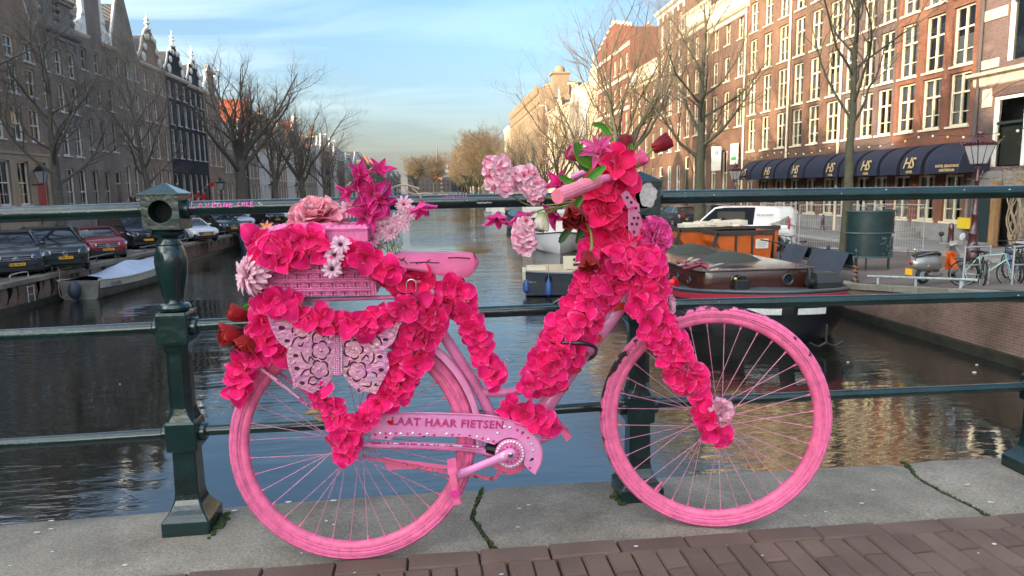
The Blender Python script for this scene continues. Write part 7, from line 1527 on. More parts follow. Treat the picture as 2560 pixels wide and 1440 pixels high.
 for s in (-1, 1):
  y0, y1 = s*w*.50, s*w*.90; lm = MB(); lm.loft([[(f-.03, y0, hood-.34), (f-.03, y0, hood-.24), (f-.10, s*w*.62, hood-.19), (f-.34, s*w*.985, hood-.20), (f-.30, s*w*.985, hood-.30), (f-.09, s*w*.8, hood-.36)], [(f+.012, y0, hood-.34), (f-.0, y0, hood-.24), (f-.05, s*w*.64, hood-.175), (f-.30, s*w*1.002, hood-.19), (f-.26, s*w*1.004, hood-.30), (f-.04, s*w*.82, hood-.36)]])
  lm.build('headlight', LAMP, t, smooth=40)
  mr_ = MB(); mr_.ball((hx-.28, s*(w+.10), belt+.07), .12, 8, 5, (.55, 1, .62)); mr_.bar((hx-.25, s*(w-.05), belt+.02), (hx-.28, s*(w+.06), belt+.04), .05); mr_.build('mirror', paint if not van else TRIM, t, smooth=60)
  MB().box(b-.02, b+.16, s*w*.6-.12, s*w*.6+.16, belt-.28, belt-.10).build('tail_light', REDL, t)
  fg = MB(); fg.box(f-.05, f+.0, s*w*.72-.13, s*w*.72+.11, fl_+.12, fl_+.24); fg.build('fog_vent', TRIM, t)
 for x_ in (f-.85, b+.82):
  for s in (-1, 1):
   R = .34 if kind in ('suv', 'van') else .315; T = Matrix.Translation((x_, s*(w-.10), R)) @ Matrix.Rotation(-s*PI/2, 4, 'X')
   a_ = MB().lathe([(R+.075, .03), (R+.075, .108), (R+.06, .112)], 20, T, cap=False); a_.lathe([(R+.06, .104), (.01, .104)], 20, T, cap=False); a_.build('wheel_arch', TRIM, t)
   wh = MB().lathe([(R*.6, -.08), (R*.95, -.09), (R, -.05), (R, .08), (R*.95, .115), (R*.68, .118)], 20, T); wo = wh.build('wheel', M_RUBBER, t, smooth=50)
   rm = MB().lathe([(R*.68, .112), (R*.66, .122), (R*.60, .115), (R*.2, .105), (R*.18, .125), (.01, .125)], 20, T)
   rm.build('rim', ALU, wo)
   sp = MB()
   for k in range(5): a = 2*PI*k/5+.3; sp.bar(T @ Vector((.05*math.cos(a), .05*math.sin(a), .126)), T @ Vector((R*.62*math.cos(a), R*.62*math.sin(a), .122)), .055, .02, up=T.to_3x3() @ Vector((0, 0, 1)))
   sp.build('rim_spokes', ALU, wo)
 zp = fl_+.24
 pl = MB().box(f+.012, f+.04, -.26, .26, zp-.055, zp+.055); po = pl.build('number_plate', PLATE, t); MB().box(f+.0405, f+.042, -.26, -.215, zp-.055, zp+.055).build('country_band', EUB, po)
 if plate: text('plate_text', plate, PLTX, .105, frame((f+.0415, .015, zp), (0, 1, 0), (1, 0, 0)), po, .0005, .0015)
 MB().box(b-.02, b+.02, -.26, .26, belt-.5, belt-.39).build('number_plate', PLATE, t)
 MB().loft([[(x, -w*.8, .12), (x, w*.8, .12), (x, w*.8, .4), (x, -w*.8, .4)] for x in (f-.3, b+.3)]).build('underbody', TRIM, t)
 if kind in ('suv',):
  for s in (-1, 1): MB().tube([(wsx-.3, s*(rw-.02), zr+.02), (wsx-.5, s*(rw-.02), zr+.06), (rbx+.4, s*(rw-.02), zr+.05), (rbx+.2, s*(rw-.02), zr+.01)], .018, 5).build('roof_rail', ALU, t)
 return t
HD = rad(-50)
car('dark grey people carrier cut by the left edge, plate SB-106-G', 'car', 46, 692, rad(-55), carpaint('anthracite', (.03, .033, .042)), 4.5, 1.83, 1.62, 'mpv', 'SB-106-G', 'chevrons')
car('dark green off-roader with roof rails, plate HBR-19-F', 'car', 166, 678, rad(-52), carpaint('dark_green', (.018, .030, .028)), 4.5, 1.86, 1.68, 'suv', 'HBR-19-F', 'oval')
car('red hatchback with a star in its grille', 'car', 272, 648, rad(-52), carpaint('red', (.22, .012, .020)), 4.3, 1.80, 1.44, 'hatch', 'J-RSL-92', 'star')
car('black panel van half behind the railing post', 'van', 372, 622, rad(-48), carpaint('black', (.008, .009, .012)), 4.9, 1.92, 1.95, 'van', '', 'oval', name='parked_van')
car('white coupe with a large trapezoid grille', 'car', 517, 603, rad(-47), carpaint('white', (.66, .67, .68)), 4.65, 1.86, 1.38, 'coupe', 'H-481-KB', 'rings')
car('dark estate car half hidden behind the white coupe', 'car', 585, 586, rad(-47), carpaint('petrol', (.018, .026, .030)), 4.5, 1.82, 1.5, 'hatch', 'ND-507-T', 'ring')
car('silver blue hatchback behind the dark estate car', 'car', 617, 574, rad(-47), carpaint('silver_blue', (.45, .52, .58)), 4.2, 1.78, 1.5, 'hatch', 'K-220-XS', 'ring')
car('black van furthest along the left quay under the elm', 'van', 694, 562, rad(-47), carpaint('black', (.008, .009, .012)), 4.9, 1.92, 1.95, 'van', 'V-914-PL', 'oval', name='parked_van')
car('white car just peeping out behind the furthest black van', 'car', 728, 553, rad(-47), carpaint('white', (.66, .67, .68)), 4.2, 1.78, 1.5, 'hatch', '', 'ring')
# right quay: white van seen from its side, dark cars behind it
wv = car('white delivery van with dark side window behind the orange skip', 'van', 0, 0, rad(152), carpaint('white', (.66, .67, .68)), 5.1, 1.95, 1.97, 'van', '', 'oval', name='delivery_van', group='vehicles on the right quay', gz_=-1.95, pt=hit(1838, 618, 2, -1.85)+Vector((math.cos(rad(152)), math.sin(rad(152)), 0))*2.5)
w_ = .975
MB().box(-.45, .75, w_-.075, w_-.055, 1.28, 1.78).build('side_window', CGLASS, wv); MB().box(-2.35, -2.25, w_-.10, w_-.02, 1.0, 1.5).build('tail_light', REDL, wv)
text('van_lettering', 'DE KLUSSER', mat('van_text', (.05, .05, .06), .5), .13, frame((-1.3, w_-.03, 1.62), (-1, 0, 0), (0, 1, .05)), wv, .002)
car('black people carrier behind the nose of the white van', 'car', 0, 0, rad(100), carpaint('black', (.008, .009, .012)), 4.6, 1.85, 1.75, 'mpv', '', 'ring', group='vehicles on the right quay', gz_=-1.95, pt=Vector((17.2, 45.5, 0)))
car('dark car further back behind the black people carrier', 'car', 0, 0, rad(95), carpaint('anthracite', (.03, .033, .042)), 4.4, 1.8, 1.5, 'hatch', '', 'ring', group='vehicles on the right quay', gz_=-1.95, pt=Vector((17.4, 53, 0)))
# ================================================================ boats
def hull(mb, L, W, H, bow=.45, stern=.8, sheer=.25, deadrise=.35, n=12, flare=.12, zw=-.25, transom=0):
 rings = []
 for i in range(n+1):
  t = i/n; x = -L/2+L*t
  hw = W/2*(1-max(0, (t-.55)/.45)**2.2)*(stern+(1-stern)*min(1, t/.4)); hw = max(hw, .02)
  sh = H+sheer*((t-.35)**2)*2.0; rings.append((x+(0 if t < 1 else 0), hw, sh))
 out = []
 for x, hw, sh in rings:
  k = 1-flare*1.2; out.append([(x, -hw, sh), (x, -hw*(k+.06), sh*.55), (x, -hw*k, .05), (x, -hw*.55*k, zw*.7), (x, 0, zw), (x, hw*.55*k, zw*.7), (x, hw*k, .05), (x, hw*(k+.06), sh*.55), (x, hw, sh)])
 return out
def boat(name, label, loc, heading, L, W, H, m, cat='boat', group=None, gun=None, **kw):
 t = thing(name, label, cat, loc, heading, group); R = hull(None, L, W, H, **kw); mb = MB(); mb.loft(R, open_ring=True, cap=False); mb.add(R[0], [tuple(range(9))]); mb.build('hull', m, t, smooth=50)
 g = MB()
 for s in (0, 8): g.tube([Vector(q[s])+Vector((0, 0, .02)) for q in R], .045, 6)
 g.build('gunwale', gun or TRIM, t, smooth=60); return t, R
BW = mat('boat_white', (.42, .41, .36), .5, var=.12, vscale=2); BGREY = mat('hull_grey', (.20, .20, .185), .6, col2=(.10, .10, .09), vscale=2); TARP = mat('boat_tarp', (.40, .46, .58), .4, var=.1, vscale=2, bump=.3, bscale=5); NAVYH = mat('hull_navy', (.006, .010, .022), .22, coat=.4); ROPE = mat('rope', (.25, .21, .15), .9)
a, b = hit(172, 752, 2, WZ), hit(360, 690, 2, WZ); a.x = max(a.x, XL+1.0); hd = math.atan2(b.y-a.y, b.x-a.x); c = (a+b)/2; c.x = XL+1.05; hd = rad(87)
bt, R = boat('open_boat', 'white open boat under a pale blue tarpaulin, moored at the left quay', (c.x, 32.6, WZ), hd, 7.6, 1.95, .62, BGREY, gun=BW, transom=1, sheer=.5)
up_ = MB()
for s in (0, 8):
 for i in range(len(R)-1):
  q0, q1 = R[i], R[i+1]; e = -1 if s == 0 else 1; f = lambda q, k: (q[s][0], q[s][1]*(1.012 if k else 1.0)+e*.012, q[s][2]-(0 if k else q[s][2]*.42))
  up_.quad(f(q0, 0), f(q1, 0), f(q1, 1), f(q0, 1))
up_.build('strake', BW, bt)
tp = MB(); rows = []
for i in range(1, 11):
 q = R[i]; hw = q[8][1]; z = q[8][2]; pk = .16+.34*math.exp(-((i-6)/2.2)**2); rows.append([(q[0][0], hw*u, z+.01+pk*(1-abs(u)**1.2)+.02*mnoise.noise((i*.9, u*3, 0))) for u in np.linspace(-.97, .97, 9)])
tp.grid(rows); tp.build('tarpaulin', TARP, bt, smooth=30)
om = MB(); om.ball((-4.15, 0, .42), .3, 8, 6, (.8, .8, 1.2)); om.box(-4.2, -4.0, -.06, .06, -.5, .4); om.build('outboard_motor', mat('motor_cover', (.03, .04, .06), .5), bt, smooth=50)
text('boat_name', 'STOFFEL', mat('boat_letter', (.02, .02, .03), .5), .22, frame((-2.9, -.985, .50), (1, .08, 0), (.0, -1, .1)), bt, .003, .003)
ln = thing('mooring_rope', 'slack mooring rope from the quay rail down to the white boat', 'rope', (XL, 29.3, -1.7)); part(MB().tube(smooth_path([(XL-.25, 29.4, -1.63), (XL+.1, 29.0, -1.9), (XL+.15, 28.7, -2.5), (XL+.3, 28.6, -2.85), (XL+.6, 28.8, -2.5)], 4), .014, 5), 'rope', ROPE, ln)
b2, R2 = boat('blue_boat', 'small pale blue boat moored at the left quay beyond the white one', (XL+1.3, 54.5, WZ), rad(-92), 6.5, 2.0, .95, mat('hull_blue', (.055, .15, .24), .5, var=.2, vscale=2), gun=mat('gun_blue', (.03, .08, .14), .5), stern=.9)
MB().grid([[(q[0][0], q[0][1]*u, q[0][2]-.05+.12*(1-u*u)) for u in (-1, -.5, 0, .5, 1)] for q in R2[:11]]).build('cover', mat('blue_cover', (.05, .10, .2), .6), b2, smooth=40)
# dark blue launch with cream inside
c = hit(1440, 742, 2, WZ)
gb, R3 = boat('launch', 'dark blue launch with cream inside and blue fenders, left of the flowers', (5.75, 26.3, WZ), rad(-6), 5.0, 2.1, .85, NAVYH, gun=mat('rubbing_strake', (.11, .14, .17), .5), stern=.9, sheer=.35, flare=.1)
MB().grid([[(q[0][0]*.97, q[0][1]*u*.93, .55) for u in np.linspace(-1, 1, 5)] for q in R3]).build('floor', mat('cream_deck', (.5, .44, .32), .6), gb)
iw = MB()
for s in (0, 8): iw.grid([[(q[s][0]*.985, q[s][1]*.95, z) for q in R3] for z in (.55, 1.0)])
iw.build('inner_side', mat('cream_side', (.55, .47, .33), .6), gb)
MB().box(-2.6, -1.7, -.9, .9, .55, .92).build('bench', mat('cream_seat', (.58, .50, .36), .6), gb); MB().box(-.9, .6, -.75, .75, .6, .85).build('engine_box', mat('teak', (.22, .10, .04), .5), gb)
cs_ = MB().box(-1.0, .05, .55, .68, .55, 1.35); co_ = cs_.build('console', mat('console_cream', (.62, .56, .42), .5), gb)
for z in (1.22, 1.02): MB().box(-.62, -.34, .53, .549, z-.05, z+.05).build('gauge', TRIM, co_)
text('boat_name', 'De Gruffel', mat('letter_white', (.7, .7, .68), .5), .34, frame((-.1, -1.06, .52), (1, 0, 0), (0, -1, -.1)), gb, .004, .004)
fm_b = mat('fender_blue', (.02, .07, .22), .4)
def fender(label, p, r_=.13, L=.62, m=None, grp='boat fenders'):
 t = thing('boat_fender', label, 'fender', p, 0, grp); MB().lathe([(.03, 0), (r_, .10), (r_, L-.12), (.05, L), (.03, L+.08)], 10).build('bumper', m or fm_b, t, smooth=40); MB().tube([(0, 0, L+.05), (0, 0, L+.55)], .012, 4).build('cord', ROPE, t); return t
# white cabin boat
wb, R4 = boat('cabin_boat', 'white cabin boat with a wheelhouse behind the hanging flowers', (7.95, 46.8, WZ), rad(263), 9.0, 3.3, .95, mat('hull_offwhite', (.55, .55, .54), .4), gun=mat('black_strake', (.02, .02, .025), .5), sheer=.4, stern=.85)
MB().grid([[(q[0][0], q[0][1]*u, q[0][2]-.02) for u in (-1, 0, 1)] for q in R4]).build('deck', mat('deck_grey', (.4, .41, .42), .6), wb)
cw = MB().loft([[(-2.2, -1.2, .9), (2.2, -1.2, .9), (2.2, 1.2, .9), (-2.2, 1.2, .9)], [(-2.2, -1.05, 2.35), (2.05, -1.05, 2.35), (2.05, 1.05, 2.35), (-2.2, 1.05, 2.35)]]); cab = cw.build('wheelhouse', mat('cabin_white', (.6, .57, .5), .5), wb)
MB().box(-2.5, 2.2, -1.3, 1.3, 2.35, 2.47).build('cabin_roof', mat('cabin_roof', (.55, .55, .53), .5), wb)
for s in (-1, 1):
 for k in range(4): MB().box(-1.95+k*.98, -1.15+k*.98, s*1.125-.04, s*1.125+.04, 1.4, 2.15).build('cabin_window', CGLASS, cab)
for k in (-.52, .52): MB().box(1.97, 2.05, k-.42, k+.42, 1.45, 2.15).build('cabin_window', CGLASS, cab)
MB().box(1.95, 2.10, -.05, .05, .95, 2.3).build('mullion', WHITE, cab)
# boats further along
d1, R5 = boat('dark_barge', 'dark canal boat with a teal cover beyond the white cabin boat', (8.5, 69, WZ), rad(94), 15, 3.2, 1.3, mat('hull_black', (.008, .009, .011), .3), gun=TRIM, sheer=.5)
MB().grid([[(q[0][0], q[0][1]*u*.8, q[0][2]+.35*(1-u*u)+.02) for u in np.linspace(-1, 1, 7)] for q in R5[2:11]]).build('cover', mat('teal_cover', (.03, .10, .11), .6), d1, smooth=40); MB().box(-6.5, -4, -1.0, 1.0, 1.2, 2.6).build('wheelhouse', WHITE, d1)
d2_, R6 = boat('white_launch', 'low white launch furthest along the right quay', (8.0, 100, WZ), rad(93), 11, 2.8, .8, mat('hull_offwhite', (.55, .55, .54), .4), gun=TRIM, sheer=.35)
MB().box(-3.5, 1.5, -1.0, 1.0, .7, 1.7).build('cabin', WHITE, d2_)
d3_, R7 = boat('red_boat', 'small red-topped boat between the cabin boat and the dark barge', (8.9, 58.5, WZ), rad(95), 7, 2.4, 1.0, mat('hull_black', (.008, .009, .011), .3), gun=TRIM)
MB().grid([[(q[0][0], q[0][1]*u*.9, q[0][2]+.4*(1-u*u)) for u in np.linspace(-1, 1, 5)] for q in R7[1:9]]).build('cover', mat('red_cover', (.35, .02, .02), .6), d3_, smooth=40)
# ---- the brown barge in front of the right quay
BROWN = mat('barge_brown', (.048, .014, .011), .22, var=.25, vscale=1.2, coat=.5); BLKH = mat('barge_black', (.007, .007, .009), .3, coat=.3); REDS = mat('barge_red', (.36, .022, .045), .45)
bx, by = 9.4, 24.5
bg_ = thing('canal_barge', 'brown canal barge with portholes and a black hull moored on the right', 'barge', (0, 0, WZ))
zd, zt = -1.92, -1.31 # side deck and roof level of the barge
fl = Vector((7.05, 18.3, 0)); e1 = Vector((1, .03, 0)).normalized(); e2 = Vector((-e1.y, e1.x, 0))
def bl_(u, v, z): q = fl+e1*u+e2*v; return Vector((q.x, q.y, z))
Wd = 3.25; LEN = 8.2
rr_ = .35; foot = [(rr_*.0, rr_), (.10, .10), (rr_, 0), (Wd, 0), (Wd, LEN), (0, LEN)]
dh = MB(); dh.loft([[bl_(u, v, zd-.02) for u, v in foot], [bl_(u+.03 if u < .2 else u, v+.02 if v < .2 else v, zt) for u, v in foot]]); dho = part(dh, 'deckhouse', BROWN, bg_, bevel=.03, smooth=35)
rfm = MB(); rfm.loft([[bl_(u+(-.05 if u < 1 else .05), v+(-.05 if v < 1 else .05), zt+.002) for u, v in foot], [bl_(u+(-.05 if u < 1 else .05), v+(-.05 if v < 1 else .05), zt+.05) for u, v in foot]]); part(rfm, 'roof', mat('barge_roof', (.075, .05, .048), .25, var=.3, vscale=2, coat=.5), bg_, bevel=.015)
def porthole(c, n, r=.16):
 M = Matrix.Translation(c) @ n.to_track_quat('Z', 'Y').to_matrix().to_4x4(); m1 = MB().lathe([(r*.72, .0), (r*.72, .03), (r*.85, .05), (r, .03), (r, .0)], 18, M, cap=False); po = part(m1, 'porthole', mat('porthole_ring', (.05, .055, .06), .4, .4), bg_, smooth=40); part(MB().lathe([(r*.73, .012), (.001, .012)], 18, M, cap=False), 'porthole_glass', CGLASS, po)
for v in (.8, 1.7, 2.7, 3.7): porthole(bl_(-.0, v, zd+.30), -e1, .11)
porthole(bl_(1.0, .02, zd+.36), -e2, .17); porthole(bl_(Wd-.75, .02, zd+.34), -e2, .17)
hv = MB(); def_out = [(-.55, LEN+.6), (-.6, 5), (-.55, 1.6), (-.35, -.1), (.3, -1.15), (1.3, -1.85), (2.4, -1.95), (3.3, -1.45), (3.85, -.3), (4.0, 1.5), (4.0, LEN+.6)]
def shr(v): return max(0, (-v+.6))*.075
outl = smooth2(def_out, 3)
hv.loft([[bl_(u*k+(1-k)*Wd/2, v*kk+(1-kk)*5, (zd+.03+shr(v)) if z is None else z) for u, v in outl] for k, kk, z in ((1, 1, None), (.985, .992, -2.35), (.93, .96, -2.75), (.86, .93, -3.1))], cap=False); part(hv, 'hull', BLKH, bg_, smooth=50)
dk_ = MB(); dk_.add([bl_(u, v, zd+.01+shr(v)) for u, v in outl], [tuple(range(len(outl)))]); part(dk_, 'deck', mat('deck_dark', (.05, .06, .065), .5, var=.3), bg_)
gw_ = MB(); gw_.tube([bl_(u, v, zd+.10+shr(v)) for u, v in outl], .055, 8); part(gw_, 'gunwale', mat('gunwale_grey', (.035, .042, .05), .35, coat=.4), bg_, smooth=60)
rs = MB(); rs.loft([[bl_(u*k+(1-k)*Wd/2, v*k+(1-k)*5, zd+shr(v)+d_) for u, v in outl] for k, d_ in ((1.006, .04), (1.004, -.12))], cap=False); part(rs, 'red_strake', REDS, bg_)
wm_ = MB()
for (a, b) in ((.42, .50), (.53, .60)):
 i0, i1 = int(len(outl)*a), int(len(outl)*b); P = [outl[i] for i in range(i0, i1+1)]; P = P[:3]
 wm_.grid([[bl_(u*k+(1-k)*Wd/2, v*k+(1-k)*5, zd+shr(v)+d_) for u, v in P] for k, d_ in ((1.012, -.30), (1.010, -.46))])
part(wm_, 'white_marks', mat('mark_white', (.6, .6, .56), .6, var=.15, vscale=9), bg_)
# things lying on the barge
TG = mat('hatch_tarp', (.035, .042, .032), .75, bump=.3, bscale=8)
def hump(name, label, cat, u0, u1, v0, v1, h, m, peak=.5):
 t = thing(name, label, cat, bl_((u0+u1)/2, (v0+v1)/2, zt+.05)); mb = MB(); rows = []
 for i in range(7):
  a = i/6; row = []
  for j in range(7):
   b = j/6; e = min(1, 5*min(a, 1-a))*min(1, 5*min(b, 1-b)); row.append(bl_(u0+(u1-u0)*a, v0+(v1-v0)*b, zt+.052+h*(e*.55+(.45*(1-abs(2*a-1)) if e > .5 else 0))))
  rows.append(row)
 mb.grid(rows); part(mb, 'tarp', m, t, smooth=50); return t
hump('hatch_cover', 'near dark green tarpaulin hump with a pale stripe on the barge roof', 'tarpaulin', 1.15, 2.75, 1.9, 2.9, .26, TG); hump('hatch_cover', 'middle dark green tarpaulin hump on the barge roof', 'tarpaulin', 1.0, 2.6, 4.6, 5.6, .30, TG); hump('hatch_cover', 'furthest dark tarpaulin hump by the violet peony', 'tarpaulin', .6, 1.8, 6.6, 7.6, .28, TG); hump('black_bag', 'black crumpled sheet on the near edge of the barge roof', 'sheet', .75, 1.7, .35, .9, .06, TRIM)
r = random.Random(44); pls = []
for i in range(9):
 v = r.uniform(.6, 4.4); u = r.uniform(.08, .9); z = zt+.06+.012*(i % 3); ln_ = r.uniform(.6, 1.5); a = r.uniform(-.5, .5)+1.2; p = bl_(u, v, z); d = e1*math.cos(a)+e2*math.sin(a)
 mb = MB().bar(p-d*ln_/2, p+d*ln_/2, .12, .03); o = part(mb, 'loose_plank', mat(['plank_light', 'plank_grey', 'plank_red'][i % 3], [(.42, .32, .2), (.3, .28, .25), (.3, .03, .06)][i % 3], .8, var=.2, vscale=9), None); tag(o, ['pale', 'grey', 'red'][i % 3]+' scrap plank on the barge roof, '+['at the very front corner', 'by the tarpaulin', 'in the middle of the litter'][i//3], 'plank', 'scrap planks on the barge roof')
jc = thing('jerrycan', 'black jerrycan with a yellow cap standing against the barge deckhouse', 'jerrycan', bl_(1.05, -.20, zd)); mb = MB(); c = bl_(1.05, -.18, zd+.05); M = Matrix.Translation(c) @ Matrix.Rotation(math.atan2(e1.y, e1.x), 4, 'Z'); mb.box(-.20, .20, -.10, .10, .0, .36, M); part(mb, 'can', TRIM, jc, bevel=.04); mb = MB().tube([M @ Vector(q) for q in ((-.12, 0, .36), (-.1, 0, .43), (.12, 0, .43), (.14, 0, .36))], .03, 6); part(mb, 'handle', TRIM, jc); part(MB().ball(M @ Vector((-.16, 0, .38)), .04, 8, 5), 'cap', mat('cap_yellow', (.7, .6, .02), .4), jc)
rc = thing('fuel_can', 'bright red plastic can on the side deck of the barge', 'can', bl_(-.30, 1.2, zd)); M = Matrix.Translation(bl_(-.30, 1.25, zd+.02)) @ Matrix.Rotation(math.atan2(e1.y, e1.x)+.5, 4, 'Z'); mb = MB().loft([[M @ Vector((a*.13, b*.10, z)) for a, b in ((-1, -1), (1, -1), (1, 1), (-1, 1))] for z in (0, .18)]+[[M @ Vector((a*.08, b*.08, .27)) for a, b in ((-1, -1), (1, -1), (1, 1), (-1, 1))]]); part(mb, 'can', mat('can_red', (.6, .01, .02), .35), rc, bevel=.03); part(MB().tube([M @ Vector((-.07, 0, .26)), M @ Vector((0, 0, .33)), M @ Vector((.07, 0, .26))], .025, 6), 'handle', mat('can_red', (.6, .01, .02), .35), rc)
wn_ = thing('anchor_winch', 'black iron winch with a spoked wheel on the barge foredeck', 'winch', bl_(Wd-.2, -.5, zd)); iron = mat('cast_iron', (.03, .033, .035), .5, .3); c = bl_(Wd-.35, -.35, zd+.42); M = Matrix.Translation(c) @ (e1*.9-e2*.4).to_track_quat('Z', 'Y').to_matrix().to_4x4(); mb = MB(); mb.tube([M @ Vector((.26*math.cos(a), .26*math.sin(a), 0)) for a in np.linspace(0, 2*PI, 25)[:-1]], .03, 6, closed=True)
for k in range(6): a = PI*k/3; mb.tube([M @ Vector((.04*math.cos(a), .04*math.sin(a), 0)), M @ Vector((.2*math.cos(a+.35), .2*math.sin(a+.35), 0)), M @ Vector((.25*math.cos(a), .25*math.sin(a), 0))], .02, 5)
part(mb, 'flywheel', iron, wn_); mb = MB(); M = Matrix.Translation(bl_(Wd+.05, -.45, zd)) @ Matrix.Rotation(math.atan2(e1.y, e1.x), 4, 'Z'); mb.box(-.32, .38, -.25, .25, .05, .30, M); mb.loft([[M @ Vector((a, b, .30)) for a, b in ((-.34, -.27), (.40, -.27), (.40, .27), (-.34, .27))], [M @ Vector((a, b, .55)) for a, b in ((-.28, -.1), (.30, -.1), (.30, .27), (-.28, .27))]]); part(mb, 'frame', iron, wn_, bevel=.01); part(MB().lathe([(.1, -.5), (.1, .5)], 12, M @ Matrix.Translation((0, 0, .3)) @ Matrix.Rotation(PI/2, 4, 'Y')), 'drum', iron, wn_)
an_ = thing('anchor', 'dark anchor hanging on the black bow of the barge', 'anchor', bl_(1.9, -2.9, -2.6)); mb = MB(); c = bl_(2.0, -2.75, -2.75); mb.tube([c+Vector((0, 0, .45)), c], .03, 6); mb.tube(smooth_path([c-e1*.42+Vector((0, 0, .02)), c-e1*.2-Vector((0, 0, .08)), c, c+e1*.2-Vector((0, 0, .08)), c+e1*.42+Vector((0, 0, .02))], 3), .028, 6); part(mb, 'shank', iron, an_)
fender('left blue fender hanging at the stern of the dark blue launch', (3.20, 25.75, WZ+.12)); fender('right blue fender hanging on the side of the dark blue launch', (3.95, 25.18, WZ+.05))
# ================================================================ skips, lamps, street furniture on the right quay
ORG = mat('skip_orange', (.46, .09, .008), .5, var=.22, vscale=2.5); RIMB = mat('skip_black', (.018, .017, .016), .6, col2=(.05, .032, .022), vscale=3)
def skip(label, x0, x1, y, d, z0, h, cant=.45):
 t = thing('rubble_skip', label, 'skip', ((x0+x1)/2, y+d/2, z0)); L = x1-x0; mb = MB()
 base = [(-L/2+cant, 0), (L/2-.1, 0), (L/2, h), (-L/2, h), (-L/2, h*.62)]
 n = len(base); A = [(a, -d/2, b) for a, b in base]; Bq = [(a, d/2, b) for a, b in base]; inn = [(-L/2+cant+.1, .12), (L/2-.2, .12), (L/2-.06, h), (-L/2+.06, h), (-L/2+.06, h*.62)]
 mb.add(A, [tuple(range(n))]); mb.add(Bq, [tuple(range(n))]); mb.add(A+Bq, [(0, 1, 1+n, n), (1, 2, 2+n, 1+n), (3, 4, 4+n, 3+n), (4, 0, n, 4+n)])
 mb.add([(a, -d/2+.06, b) for a, b in inn]+[(a, d/2-.06, b) for a, b in inn], [(0, 1, 1+n, n), (1, 2, 2+n, 1+n), (3, 4, 4+n, 3+n), (4, 0, n, 4+n), tuple(range(n)), tuple(range(n, 2*n))])
 mb.build('tub', ORG, t)
 rm = MB()
 for s in (-1, 1): rm.box(-L/2-.02, L/2+.03, s*d/2-.06, s*d/2+.06, h-.15, h+.03)
 for s in (-1, 1): rm.box(s*L/2-.06, s*L/2+.06, -d/2, d/2, h-.13, h+.025)
 rm.bar((-L/2+.0, -d/2-.03, h-.05), (-L/2-.28+cant*.2, -d/2-.03, h*.36), .14, .06, up=(0, 1, 0)); rm.build('rim', RIMB, t)
 for k in (.33, .62): MB().box(-L/2+L*k-.04, -L/2+L*k+.04, -d/2-.05, -d/2+.01, .0, h-.14).build('rib', RIMB, t)
 return t
s1 = skip('near orange skip with a white placard on its side', 11.02, 13.35, 27.0, 1.5, -1.94, 1.12)
pc = MB().box(.42, .95, -.79, -.765, .42, .80).build('placard', mat('placard_white', (.62, .60, .54), .5), s1)
for k, (w_, c_) in enumerate(((.30, (.6, .5, .05)), (.4, (.3, .3, .3)), (.4, (.3, .3, .3)), (.3, (.3, .3, .3)))): MB().box(.68-w_/2, .68+w_/2, -.7925, -.7905, .72-.075*k, .745-.075*k).build('print_line', mat('print_%d' % k, c_, .5), pc)
MB().box(1.17, 1.22, -.75, .75, .0, .97).build('end_wall', RIMB, s1)
s2 = skip('far orange skip heaped with pale rubble', 10.25, 14.7, 29.2, 1.9, -1.94, 1.16, .7)
rb_ = MB(); r = random.Random(5)
for i in range(70): 
 x = r.uniform(-1.7, .9); p = Vector((x, r.uniform(-.8, .8), 1.08+.22*math.exp(-((x+.3)/1.0)**2)+r.uniform(-.1, .08))); M = Matrix.Translation(p) @ Matrix.Rotation(r.uniform(0, 3), 4, 'Z') @ Matrix.Rotation(r.uniform(-.6, .6), 4, 'X'); a = r.uniform(.06, .22); rb_.box(-a, a, -a*.7, a*.7, -a*.4, a*.4, M)
rub = struct(rb_.build('rubble', mat('rubble_pale', (.5, .43, .33), .9, var=.3, vscale=4), s2), 'stuff')
sh_ = thing('plasterboard', 'long pale sheet of board lying on top of the far skip', 'board', (12.1, 30.0, -.74)); MB().box(-1.5, 1.3, -.5, .5, -.03, .16, Matrix.Rotation(-.05, 4, 'Y')).build('board', mat('board_cream', (.6, .55, .44), .8, var=.1), sh_)
